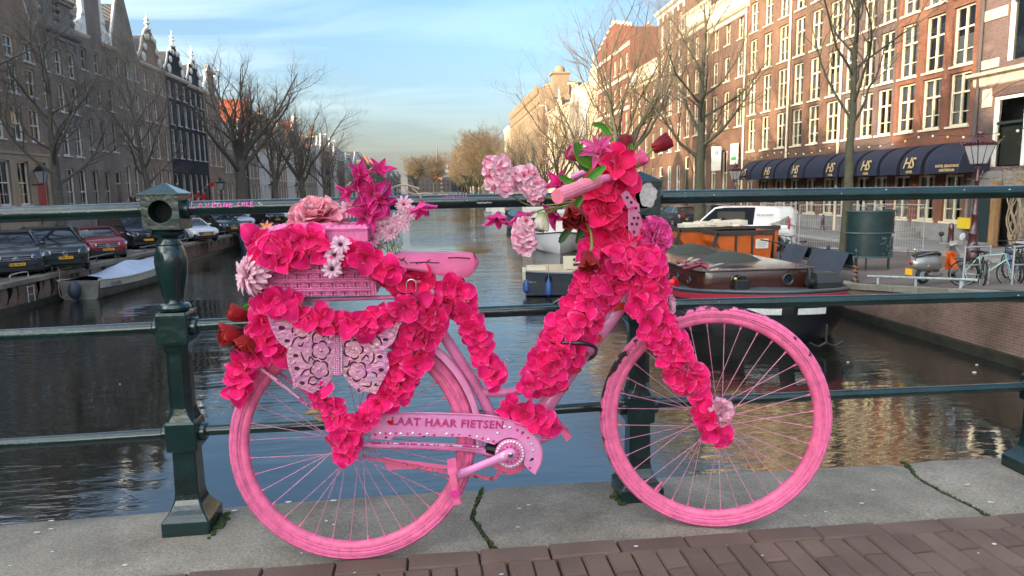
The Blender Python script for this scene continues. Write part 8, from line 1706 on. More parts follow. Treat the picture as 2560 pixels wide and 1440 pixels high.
# ---- crown lanterns
IRONR = mat('iron_oxblood', (.052, .012, .016), .35, var=.2, coat=.3); IRONB = mat('iron_black', (.012, .013, .014), .4); LGL = mat('lantern_glass', (.35, .36, .36), .1, spec=.7)
def lamp(label, loc, sc=1.0, m=IRONR, group='crown lantern lamp posts', d=2):
 t = thing('street_lamp', label, 'street lamp', loc, 0, group); t.scale = (sc,)*3
 po = MB().lathe([(.17, -.1), (.17, .12), (.20, .14), (.20, .5), (.16, .56), (.12, .9), (.15, .95), (.15, 1.0), (.10, 1.06), (.085, 1.5), (.105, 1.55), (.105, 1.62), (.075, 1.68), (.06, 2.6), (.085, 2.66), (.05, 2.72), (.045, 3.05), (.09, 3.08), (.09, 3.12), (.04, 3.16)], 14); po.build('post', m, t, smooth=40)
 sq = lambda h, z: [(a*h, b*h, z) for a, b in ((-1, -1), (1, -1), (1, 1), (-1, 1))]
 MB().loft([sq(.155, 3.20), sq(.30, 3.78)]).build('lantern_glass', LGL, t)
 fr_ = MB()
 for a, b in ((-1, -1), (1, -1), (1, 1), (-1, 1)): fr_.bar((a*.158, b*.158, 3.18), (a*.305, b*.305, 3.79), .024)
 for (a, b) in ((0, -1), (0, 1), (1, 0), (-1, 0)): fr_.bar((a*.158, b*.158, 3.18), (a*.305, b*.305, 3.79), .016)
 for h, z in ((.16, 3.19), (.31, 3.79)):
  q = sq(h, z); [fr_.bar(q[i], q[(i+1) % 4], .028) for i in range(4)]
 fr_.build('lantern_frame', m, t)
 cr_ = MB(); cr_.loft([sq(.33, 3.79), sq(.34, 3.84), sq(.19, 3.97), sq(.15, 4.02)])
 cr_.lathe([(.13, 4.0), (.14, 4.05), (.10, 4.09), (.12, 4.14), (.10, 4.2), (.03, 4.23), (.035, 4.27), (.005, 4.36)], 12)
 for a, b in ((-1, -1), (1, -1), (1, 1), (-1, 1)): cr_.bar((a*.33, b*.33, 3.80), (a*.40, b*.40, 3.94), .045)
 for k in (-.5, 0, .5):
  for a, b in ((k, -1), (k, 1), (1, k), (-1, k)): cr_.ball((a*.33, b*.33, 3.87), .04, 6, 4)
 cr_.build('crown', m, t, smooth=40)
 br = MB()
 for s in (-1, 1): br.tube(smooth_path([(s*.04, 0, 2.75), (s*.14, 0, 2.85), (s*.17, 0, 3.0), (s*.06, 0, 3.08), (s*.12, 0, 3.18)], 3), .014, 5)
 br.bar((-.38, 0, 2.72), (.38, 0, 2.72), .03); br.build('bracket', m, t)
lp = hit(2428, 655, 2, -1.60); lamp('oxblood crown lantern in front of the brown corner house', (lp.x, lp.y, -1.65))
lp = hit(1838, 420, 1, 46.0); lamp('oxblood crown lantern at the left end of the awnings', (lp.x, 46.0, -1.85)); lp = hit(1613, 440, 1, 92); lamp('small distant crown lantern right of the bouquet', (lp.x, 92, -1.85))
for px_, Y, lab in ((553, 66, 'distant crown lantern before the lower grey house, left quay'), (681, 92, 'distant crown lantern left of the upright elm'), (744, 104, 'distant crown lantern by the fan-shaped elm')):
 lp = hit(px_, 480, 1, Y); lamp(lab, (max(lp.x, -25), Y, -1.85), 1, IRONB)
wl_ = thing('wall_lantern', 'black wall lantern between the sandstone windows, far left', 'lantern', (XFL+.65, 49.05, 1.9)); sq = lambda h, z: [(a*h, b*h, z) for a, b in ((-1, -1), (1, -1), (1, 1), (-1, 1))]
MB().loft([sq(.17, 0), sq(.30, .75)]).build('glass', LGL, wl_); m_ = MB(); m_.loft([sq(.36, .75), sq(.12, 1.05), sq(.03, 1.25)]); m_.bar((-.7, 0, -.1), (0, 0, -.1), .06); m_.bar((0, 0, -.12), (0, 0, .02), .08)
for a, b in ((-1, -1), (1, -1), (1, 1), (-1, 1)): m_.bar((a*.17, b*.17, 0), (a*.30, b*.30, .75), .035)
m_.build('frame', IRONB, wl_)
# ---- green public urinal
UG = mat('urinal_green', (.007, .024, .026), .4, var=.4, vscale=5, coat=.1)
up = hit(2170, 668, 2, -1.85); ur = thing('public_urinal', 'dark green curved iron public urinal screen on the right quay', 'urinal', (up.x, up.y, -1.88)); R_ = .78; pan = MB(); n = 28
A0 = rad(-205); A1 = rad(25)
pts = [(R_*1.0*math.cos(A0+(A1-A0)*i/n), R_*.72*math.sin(A0+(A1-A0)*i/n)) for i in range(n+1)]
pan.loft([[(x*k, y*k, z) for k in (1.0,) for x, y in pts]+[(x*.97, y*.97, z) for x, y in pts[::-1]] for z in (.42, 1.98)]); pan.build('screen', UG, ur, smooth=50)
bn = MB()
for z in (.42, 1.22, 1.95): bn.tube([(x*1.01, y*1.01, z) for x, y in pts], .028, 6)
bn.build('band', mat('urinal_band', (.03, .08, .085), .35), ur)
hl = MB()
for i in range(2, n-1):
 for k in range(18):
  x, y = pts[i]; z = 1.32+.032*k
  if (k+i) % 2: hl.ball((x*1.002+.02*(k % 2), y*1.002, z), .011, 5, 3)
struct(hl.build('perforation', TRIM, ur), 'stuff')
for a in (A0+.3, -2.1, -1.0, A1-.3): MB().tube([(R_*math.cos(a), R_*.72*math.sin(a), 0), (R_*math.cos(a), R_*.72*math.sin(a), .45)], .03, 6).build('leg', UG, ur)
st_ = MB().add([(-.02+.05*math.cos(t)+.56*0, 0, 1.05+.05*math.sin(t)) for t in np.linspace(0, 5.5, 8)], [tuple(range(8))]); o = st_.build('sticker', mat('sticker_pink', (.6, .3, .25), .6), ur, recalc=False); o.location = (.55, -.42, .1)
gr_ = MB(); r = random.Random(3)
for i in range(26): a = r.uniform(-1.45, -.75); z = r.uniform(.55, 1.1); p = (R_*1.006*math.cos(a), R_*.726*math.sin(a), z); gr_.tube([p, (R_*1.006*math.cos(a+r.uniform(-.12, .12)), R_*.726*math.sin(a+r.uniform(-.05, .05))-.004, z+r.uniform(-.12, .12))], .007, 4)
gr_.build('scrawl', mat('scrawl_grey', (.18, .26, .27), .7), ur)
tp_ = MB()
for s in (-.4, .1): tp_.tube([(s, -.3, 2.0), (s+.02, -.1, 2.08), (s+.3, .1, 2.08)], .02, 5)
tp_.build('top_bar', M_GALV, ur)
# ---- site fence panels
def fence(label, x0, y0, x1, y1, z, h=2.0, n=26):
 t = thing('site_fence', label, 'fence', ((x0+x1)/2, (y0+y1)/2, z)); a, b = Vector((x0, y0, z)), Vector((x1, y1, z)); up_ = Vector((0, 0, 1))
 f = MB(); f.tube([a+up_*.1, a+up_*h, b+up_*h, b+up_*.1], .022, 6); f.tube([a+up_*.25, b+up_*.25], .018, 5); part(f, 'frame', M_GALV, t)
 m_ = MB()
 for i in range(1, n): p = a.lerp(b, i/n); m_.tube([p+up_*.25, p+up_*h], .005, 3)
 for k in range(8): m_.tube([a+up_*(.3+.22*k), b+up_*(.3+.22*k)], .005, 3)
 struct(part(m_, 'mesh_wires', M_GALV, t), 'stuff')
 for p in (a, b): ft = MB().box(p.x-.35, p.x+.35, p.y-.12, p.y+.12, z, z+.13); part(ft, 'foot', mat('concrete', (.3, .29, .27), .9, var=.2), t)
 return t
q0, q1, q2 = hit(1975, 640, 2, -1.8), hit(2108, 615, 2, -1.75), hit(2120, 660, 2, -1.8)
fence('galvanised site fence panel between the skip and the urinal', 14.75, 27.6, 16.7, 26.6, -1.85); fence('galvanised site fence panel right behind the urinal', 16.75, 26.5, 17.6, 24.0, -1.82); fence('galvanised site fence panel behind the far skip', 14.9, 28.2, 15.0, 31.5, -1.85)
# ---- quay railing with iron posts, chain of rope, dark sheet
qrl = thing('quay_railing', 'green iron quay railing running behind the barge, with an orange rope', 'railing', (XR+.35, 20, -2)); m_ = MB(); ps = []
for y in (20.2, 21.75, 24.5): 
 z = ZR(XR+.4, y); po = MB().lathe([(.10, 0), (.10, .08), (.05, .14), (.045, .7), (.06, .74), (.035, .8), (.06, .9), (.05, .97), (.01, 1.02)], 10, Matrix.Translation((XR+.35, y, z))); part(po, 'post', UG, qrl, smooth=40); ps.append((XR+.35, y, z+.84))
m_.tube([ps[0], ps[1], ps[2], (XR+.35, 26.6, ps[2][2])], .03, 6); part(m_, 'rail', UG, qrl); m_ = MB(); m_.tube([Vector(p)-Vector((0, 0, .42)) for p in ps], .025, 6); part(m_, 'rail', UG, qrl)
rp = thing('orange_rope', 'orange rope wound round the nearest post of the quay railing', 'rope', (XR+.3, 20.15, -1.5)); P = [(XR+.35+.07*math.cos(a), 20.16+.07*math.sin(a), ZR(12.6, 20)+.55-.011*i) for i, a in enumerate(np.arange(0, 26, .55))]+[(XR+.25, 20.0, ZR(12.6, 20)), (XR-.1, 19.8, -2.1)]; part(MB().tube(P, .02, 5), 'rope', mat('rope_orange', (.30, .10, .05), .8), rp)
SHT = mat('sheet_navy', (.030, .036, .052), .7, var=.15, vscale=3, bump=.3, bscale=9)
for lab, y0, y1 in (('navy sheet hung over the quay railing by the barge roof', 22.9, 24.4), ('smaller navy sheet hung next to the orange rope', 20.5, 22.6)):
 t = thing('hung_sheet', lab, 'sheet', (XR+.2, (y0+y1)/2, -1.5)); z = ZR(12.6, y0)
 part(MB().grid([[(XR+.36+dx+.03*math.sin(y*4), y, z+dz) for y in np.linspace(y0, y1, 12)] for dx, dz in ((.12, .45), (.03, .86), (-.05, .87), (-.22, .5), (-.40, .05), (-.5, -.12))]), 'cloth', SHT, t, smooth=60)
# ---- bollards, planters, boxes, steps
def bollard(label, px, py, z, h=.95):
 p = hit(px, py, 2, z); t = thing('bollard', label, 'bollard', (p.x, p.y, z), 0, 'oxblood iron bollards'); MB().lathe([(.13, -.05), (.13, .1), (.11, .14), (.095, .7), (.11, .73), (.10, .78), (.085, .9), (.07, h), (.01, h+.03)], 12).build('post', IRONR, t, smooth=40)
bollard('slim oxblood bollard in front of the white flower pot', 2056, 580, -1.7); bollard('oxblood bollard before the planted tub', 2375, 618, -1.62); bollard('oxblood bollard behind the parked bicycles, furthest right', 2540, 622, -1.6)
pp_ = hit(2051, 563, 2, -1.62); t = thing('flower_pot', 'tall tapering white flower pot behind the site fence', 'pot', (pp_.x, pp_.y, -1.62)); MB().lathe([(.30, 0), (.44, 1.0), (.46, 1.04), (.40, 1.04), (.38, .9)], 16).build('pot', mat('pot_white', (.5, .45, .37), .7), t, smooth=40)
def bush(name, label, cat, p, r_, h, n, m, seed, box=None):
 R = random.Random(seed); t = thing(name, label, cat, p); mb = MB()
 for i in range(n):
  a, b = R.uniform(0, 2*PI), R.uniform(-.4, 1.5); q = R.uniform(.55, 1); c = Vector((r_*q*math.cos(a)*math.cos(b), r_*q*math.sin(a)*math.cos(b), h*.5+h*.5*q*math.sin(b))); s = R.uniform(.04, .09); d = Vector((R.gauss(0, 1), R.gauss(0, 1), R.gauss(0, 1))).normalized()*s; e = d.orthogonal()*R.uniform(.4, .8)
  mb.add([c-d, c+e, c+d, c-e], [(0, 1, 2, 3)])
 struct(mb.build('foliage', m, t, recalc=False), 'stuff'); return t
LFD = mat('leaf_bush', (.035, .055, .018), .8, var=.5, vscale=9); LFY = mat('leaf_bush_olive', (.06, .075, .02), .8, var=.5, vscale=9)
bush('potted_shrub', 'dark evergreen shrub growing behind the white flower pot', 'shrub', (pp_.x+.3, pp_.y+.5, -.7), .7, 1.4, 700, LFD, 1)
pp2 = hit(2362, 590, 2, -1.55); tb2 = thing('planter_tub', 'dark round planter tub with a clipped bush and bare twigs', 'planter', (pp2.x, pp2.y, -1.6)); MB().lathe([(.35, 0), (.62, .45), (.68, .62), (.60, .62), (.55, .5)], 16).build('tub', mat('tub_dark', (.05, .045, .04), .7), tb2, smooth=40)
R = random.Random(3); mb = MB()
for i in range(900):
 a, b = R.uniform(0, 2*PI), R.uniform(-.3, 1.5); q = R.uniform(.6, 1); c = Vector((-.15+.72*q*math.cos(a)*math.cos(b), .6*q*math.sin(a)*math.cos(b), .62+.42*q*math.sin(b))); d = Vector((R.gauss(0, 1), R.gauss(0, 1), R.gauss(0, 1))).normalized()*R.uniform(.03, .07); e = d.orthogonal()*.6; mb.add([c-d, c+e, c+d, c-e], [(0, 1, 2, 3)])
struct(mb.build('foliage', LFY, tb2, recalc=False), 'stuff'); mb = MB()
for i in range(40): a = R.uniform(0, 6.3); P = [Vector((0, 0, .6)), Vector((.3*math.cos(a), .3*math.sin(a), 1.1)), Vector((R.uniform(.4, .8)*math.cos(a), .6*math.sin(a), R.uniform(1.3, 1.9)))]; mb.tube(P, [.01, .007, .003], 4)
struct(mb.build('twigs', M_TWIGS, tb2), 'stuff')
bush('hedge_shrub', 'clipped green hedge beside the steps on the left quay', 'shrub', (-23.8, 63.5, -1.8), 1.3, 1.5, 900, LFD, 7)
p = hit(2262, 577, 2, -1.55); t = thing('notice_board', 'small dark board on a post in front of the hotel steps', 'board', (p.x, p.y, -1.6)); MB().box(-.05, .05, -.05, .05, 0, 1.2).build('post', DARKFR, t); MB().box(-.38, .38, -.08, .08, 1.2, 2.1).build('board', DARKFR, t)
p = hit(2312, 572, 2, -1.5); t = thing('utility_box', 'pale grey utility box beside the hotel steps', 'box', (p.x, p.y, -1.55)); MB().box(-.45, .45, -.25, .25, .35, 1.25).build('box', mat('box_grey', (.28, .29, .30), .6), t, bevel=.02); MB().box(-.4, .4, -.2, .2, 0, .35).build('base', TRIM, t)
t = thing('hotel_steps', 'rounded grey stone steps to the hotel door', 'steps', (XFR-.1, 31.6, -1.6))
for k in range(4): MB().lathe([(1.55-.3*k, 0), (1.55-.3*k, .22), (.05, .22)], 20, Matrix.Translation((0, 0, .22*k-.1)) @ Matrix.Diagonal((1, 1.15, 1, 1))).build('step', GREYST, t, smooth=40)
ys_b = thing('yellow_sign', 'small yellow sign board behind the crouching person', 'sign', (21.7, 27.2, -1.5)); MB().box(-.03, .03, -.35, .35, .55, 1.0).build('board', mat('sign_yellow', (.6, .42, .02), .5), ys_b)
# ---- scooter
SIL = mat('scooter_silver', (.32, .32, .29), .3, .5, coat=.5); sp_ = hit(2306, 708, 2, -1.70); se = hit(2405, 712, 2, -1.70); hd_ = rad(12)
sc_ = thing('motor_scooter', 'silver motor scooter with an orange cloth, parked on the right quay', 'scooter', (sp_.x, sp_.y, -1.72), hd_)
def tor(mb, c, R, r, n=24, k=8, ax=Matrix.Rotation(PI/2, 4, 'X')): return mb.tube([Vector(c)+ax @ Vector((R*math.cos(a), R*math.sin(a), 0)) for a in np.linspace(0, 2*PI, n+1)[:-1]], r, k, closed=True)
for x in (0, 1.26):
 m_ = MB(); tor(m_, (x, 0, .24), .19, .052); w_ = m_.build('wheel', M_RUBBER, sc_, smooth=60); MB().lathe([(.15, -.03), (.12, -.04), (.04, -.05), (.04, .05), (.12, .04), (.15, .03)], 16, Matrix.Translation((x, 0, .24)) @ Matrix.Rotation(PI/2, 4, 'X')).build('rim', M_GALV, w_, smooth=40)
m_ = MB(); pr = [(-.42, .50, .05, .62), (-.30, .42, .13, .74), (-.05, .34, .19, .80), (.2, .32, .19, .80), (.42, .34, .15, .76), (.55, .34, .10, .66)]
m_.loft([[(x, h*math.cos(a), (zb+zt)/2+(zt-zb)/2*math.sin(a)) for a in np.linspace(0, 2*PI, 15)[:-1]] for x, zb, h, zt in pr]); m_.build('rear_body', SIL, sc_, smooth=60)
m_ = MB(); m_.loft([[(x, -h, z), (x, h, z), (x, h, z+.05), (x, -h, z+.05)] for x, h, z in ((.40, .16, .30), (.75, .20, .27), (.95, .21, .32))]); m_.loft([[(x, y, z) for y in np.linspace(-h, h, 5)]+[(x+.04, y, z) for y in np.linspace(h, -h, 5)] for x, h, z in ((.95, .21, .30), (1.04, .24, .55), (1.02, .19, .80), (.98, .08, .96))]); m_.build('leg_shield', SIL, sc_, smooth=50)
m_ = MB(); m_.loft([[(x, h*math.cos(a), z+h2*math.sin(a)) for a in np.linspace(0, 2*PI, 11)[:-1]] for x, h, z, h2 in ((.84, .06, 1.0, .05), (.95, .12, 1.03, .08), (1.08, .10, 1.06, .09), (1.14, .08, 1.05, .07))]); m_.tube([(.92, -.36, 1.05), (.96, -.1, 1.04), (.96, .1, 1.04), (.92, .36, 1.05)], .02, 6); m_.tube([(1.0, 0, .95), (1.2, 0, .3)], .03, 6); m_.build('handlebar', SIL, sc_, smooth=50)
m_ = MB(); m_.loft([[(x, h*math.cos(a), .44+(.05)*math.sin(a)+dz) for a in np.linspace(0, PI, 9)] for x, h, dz in ((1.02, .07, -.06), (1.15, .10, .05), (1.3, .10, .06), (1.47, .07, -.08))], cap=False); m_.build('front_mudguard', SIL, sc_, smooth=50)
m_ = MB(); m_.loft([[(x, h*math.cos(a), z+.05*math.sin(a)) for a in np.linspace(0, 2*PI, 11)[:-1]] for x, h, z in ((-.34, .08, .79), (-.15, .14, .84), (.2, .15, .83), (.45, .10, .82), (.55, .05, .78))]); m_.build('seat', mat('seat_brown', (.025, .018, .014), .5), sc_, smooth=60)
m_ = MB(); [m_.tube([(-.42, s*.12, .66), (-.46, s*.12, .95), (-.44, s*.10, 1.0)], .012, 5) for s in (-1, 1)]; [m_.tube([(-.45, -.12, z), (-.45, .12, z)], .01, 5) for z in (.82, .88, .94, .99)]; m_.tube([(-.4, -.14, .78), (.1, -.17, .86)], .01, 5); m_.build('rear_rack', M_CHROME, sc_)
MB().ball((-.44, 0, .60), .07, 8, 5, (.6, 1, .7)).build('tail_light', REDL, sc_); MB().box(-.52, -.48, -.10, .10, .28, .44).build('number_plate', PLATE, sc_); MB().ball((-.02, -.17, .5), .03, 6, 4).build('indicator', mat('amber', (.6, .2, .01), .3), sc_)
MB().tube([(-.1, -.20, .27), (.15, -.20, .25), (.5, -.16, .24)], [.075, .065, .03], 10).build('exhaust', M_CHROME, sc_, smooth=50); m_ = MB(); m_.lathe([(.095, 0), (.095, .01), (.001, .02)], 14, Matrix.Translation((.80, -.42, 1.28)) @ Matrix.Rotation(rad(100), 4, 'X')); m_.tube([(.80, -.42, 1.22), (.92, -.32, 1.06)], .01, 5); m_.build('mirror', mat('mirror_bright', (.75, .76, .78), .1, .2), sc_); m_ = MB().ball((.95, .34, 1.3), .07, 8, 6); m_.tube([(.95, .34, 1.25), (.94, .3, 1.06)], .01, 5); m_.build('mirror', TRIM, sc_)
oc = thing('orange_cloth', 'bright orange cloth hung on the scooter footboard', 'cloth', (sp_.x, sp_.y, -1.72), hd_); m_ = MB(); R = random.Random(2)
for i in range(7): a = i/6; m_.v and None
m_.grid([[(.60+.30*u+.05*math.sin(v*9+u*5), -.24-.05*math.sin(u*8+v*4), .38+.50*v-(.14*abs(u-.55) if v > .8 else 0)) for u in np.linspace(0, 1, 9)] for v in np.linspace(0, 1, 9)]); m_.grid([[(.62+.26*u, -.12+.02*math.sin(v*7), .36+.5*v) for u in np.linspace(0, 1, 5)] for v in np.linspace(0, 1, 5)]); m_.build('cloth', mat('cloth_orange', (.70, .12, .012), .8, var=.15, vscale=9), oc, smooth=60)
# ---- bike stands and bicycles
def stand(label, px, py, z, hd, w=.75, h=.95):
 p = hit(px, py, 2, z); t = thing('bike_stand', label, 'bike stand', (p.x, p.y, z), hd, 'galvanised bike stands'); m_ = MB().tube(smooth_path([(-w/2, 0, 0), (-w/2, 0, h-.08), (-w/2+.06, 0, h), (w/2-.06, 0, h), (w/2, 0, h-.08), (w/2, 0, 0)], 3), .024, 8); m_.tube([(-w/2, 0, h*.55), (w/2, 0, h*.55)], .02, 6); m_.build('hoop', M_GALV, t, smooth=60); return t
stand('galvanised bike stand between the scooter and the mint bicycle', 2438, 716, -1.64, rad(8), .78, 1.0); stand('galvanised bike stand at the right edge of the picture', 2560, 716, -1.60, rad(8), .78, 1.0)
def bicycle(label, p, z, hd, fm, sc=1, lean=.08, steer=0, basket=False, group='bicycles parked on the right quay'):
 t = thing('parked_bicycle', label, 'bicycle', (p.x, p.y, z), hd, group); t.rotation_euler = (lean, 0, hd); t.scale = (sc,)*3
 for x, s in ((-.52, 0), (.54, steer)):
  m_ = MB(); tor(m_, (0, 0, 0), .325, .022, 32, 6); w = m_.build('wheel', M_RUBBER, t, smooth=60); w.location = (x, 0, .345); w.rotation_euler = (0, 0, s); q = MB()
  for k in range(14): a = 2*PI*k/14; q.tube([(.02*math.cos(a+1), .02*(-1)**k, .02*math.sin(a+1)), (.31*math.cos(a), 0, .31*math.sin(a))], .0025, 3)
  struct(q.build('spokes', M_GALV, w), 'stuff'); q = MB(); tor(q, (0, 0, 0), .305, .010, 32, 5); q.build('rim', M_GALV, w)
 m_ = MB(); bb_ = (-.08, 0, .30); st = (-.20, 0, .78); hd0 = (.42, 0, .70); hd1 = (.39, 0, .85)
 for a, b, r_ in ((bb_, st, .017), (bb_, hd0, .02), (st, hd1, .018), (bb_, (-.52, .05, .345), .011), (bb_, (-.52, -.05, .345), .011), (st, (-.52, .05, .345), .009), (st, (-.52, -.05, .345), .009), (hd0, hd1, .022)): m_.tube([a, b], r_, 7)
 for s in (-.05, .05): m_.tube([hd0, (.45, s, .62), (.54, s, .345)], .012, 6)
 m_.build('frame', fm, t, smooth=60)
 m_ = MB(); c, s_ = math.cos(steer), math.sin(steer); hb = lambda x, y, z: (.39+x*c-y*s_, x*s_+y*c, z); m_.tube([hd1, (.38, 0, 1.0), hb(.02, 0, 1.02)], .013, 6); m_.tube([hb(-.12, -.31, 1.03), hb(.0, -.2, 1.05), hb(.04, 0, 1.03), hb(.0, .2, 1.05), hb(-.12, .31, 1.03)], .013, 6); m_.build('handlebar', TRIM, t, smooth=60)
 m_ = MB(); m_.loft([[(x, h, z), (x, 0, z+.015), (x, -h, z), (x, 0, z-.05)] for x, h, z in ((-.38, .09, .92), (-.30, .10, .93), (-.15, .04, .92), (-.08, .03, .91))]); m_.tube([st, (-.24, 0, .90)], .013, 6); m_.build('saddle', TRIM, t, smooth=60)
 m_ = MB(); m_.lathe([(.09, -.006), (.09, .006), (.02, .01)], 18, Matrix.Translation((-.08, -.05, .30)) @ Matrix.Rotation(PI/2, 4, 'X')); m_.bar((-.08, -.07, .30), (.05, -.07, .18), .022, .012); m_.bar((-.08, .07, .30), (-.2, .07, .42), .022, .012); m_.build('crank', TRIM, t)
 m_ = MB(); m_.tube([(-.22, s, .70) for s in (0,)]+[(-.75, 0, .72)], .01, 5); [m_.tube([(-.72, s, .72), (-.52, s, .36)], .007, 4) for s in (-.06, .06)]; [m_.tube([(-.25, s, .72), (-.76, s, .72)], .008, 4) for s in (-.06, .06)]; m_.build('carrier', TRIM, t)
 if basket: m_ = MB(); [m_.loft([[(x*k+.62, y*k, z) for x, y in ((-.17, -.22), (.17, -.22), (.17, .22), (-.17, .22))] for z, k in ((.84, .85), (.86, .85))])]; [m_.tube([(.62+x*k_, y*k_, z) for x, y in ((-.17, -.22), (.17, -.22), (.17, .22), (-.17, .22), (-.17, -.22))], .008, 4) for z, k_ in ((.90, .9), (.96, .95), (1.04, 1.0))]; m_.build('front_rack', TRIM, t)
 return t
bicycle('dark bicycle lying against the scooter side of the first stand', hit(2440, 712, 2, -1.64), -1.66, rad(62), mat('bike_black', (.015, .015, .017), .4), .98, .1, .5); bicycle('dark blue bicycle tangled in the cluster at the right edge', hit(2548, 690, 2, -1.62), -1.64, rad(20), mat('bike_navy', (.02, .03, .06), .4), 1.0, .04, -.4, True)
MINT = mat('bike_mint', (.30, .46, .42), .35, coat=.3); bicycle('mint green bicycle with a front rack, its front wheel turned towards us', hit(2462, 716, 2, -1.65), -1.66, rad(-20), MINT, 1.0, .05, -.9, True); bicycle('dark bicycle at the right edge behind the second stand', hit(2560, 714, 2, -1.62), -1.64, rad(70), mat('bike_black', (.015, .015, .017), .4), 1.0, .06, .2); bicycle('blue bicycle mostly hidden behind the mint one', hit(2528, 700, 2, -1.62), -1.64, rad(62), mat('bike_blue', (.05, .16, .35), .35), 1.0, -.05, .1)
bicycle('dark bicycle with chrome bars leaning by the black end of the near skip', hit(1962, 660, 2, -1.95), -1.97, rad(70), mat('bike_black', (.015, .015, .017), .4), 1.0, .06, -.5); bicycle('pale framed bicycle with bright handlebars right of the near skip', hit(1998, 662, 2, -1.95), -1.97, rad(100), mat('bike_silver', (.5, .5, .5), .25, .8), 1.0, -.08, .6)
# ---- left quay extras
fl_r = mat('flag_red', (.45, .02, .025), .8)
for i, (px_, py_) in enumerate(((476, 492), (496, 490), (512, 492), (531, 462))):
 p = hit(px_, py_, 0, -24.4); t = thing('flag', ['left one of the three low red flags', 'middle one of the three low red flags', 'right one of the three low red flags', 'single red flag hung higher than the other three'][i], 'flag', (p.x, p.y, p.z), 0, 'red flags outside the black houses'); t.scale = (.55,)*3; MB().tube([(-1.6, 0, -.7), (.3, 0, .9)], .03, 5).build('pole', WHITE, t); MB().grid([[(.3-u*.9, .06*math.sin(u*6+v), .85-u*.6-v*1.0) for u in np.linspace(0, 1, 6)] for v in (0, .5, 1)]).build('cloth', fl_r, t, smooth=60)
def stoop(label, y, W_, H_):
 t = thing('stoop', label, 'stoop', (XFL+.9, y, -1.8)); 
 for k in range(6): MB().box(-.9, .7, -W_/2+k*.22, W_/2-k*.0, H_/6*k, H_/6*(k+1)).build('step', GREYST, t)
 rl_ = MB(); rl_.tube([(.7, -W_/2, .9), (.7, -W_/2+1.3, H_+.9), (.7, W_/2, H_+.9)], .025, 5); rl_.tube([(.7, W_/2, H_), (.7, W_/2, H_+.9)], .025, 5); rl_.tube([(.7, -W_/2, .0), (.7, -W_/2, .9)], .025, 5); rl_.build('handrail', IRONB, t); return t
stoop('grey stone stoop under the red door, far left', 50.2, 2.6, 1.4); stoop('grey stone stoop where two people stand', 62.2, 3.4, 1.25); stoop('grey stone stoop of the black house', 75.4, 2.8, 1.2); stoop('grey stone stoop between the dark house doors', 54.4, 2.6, 1.3)
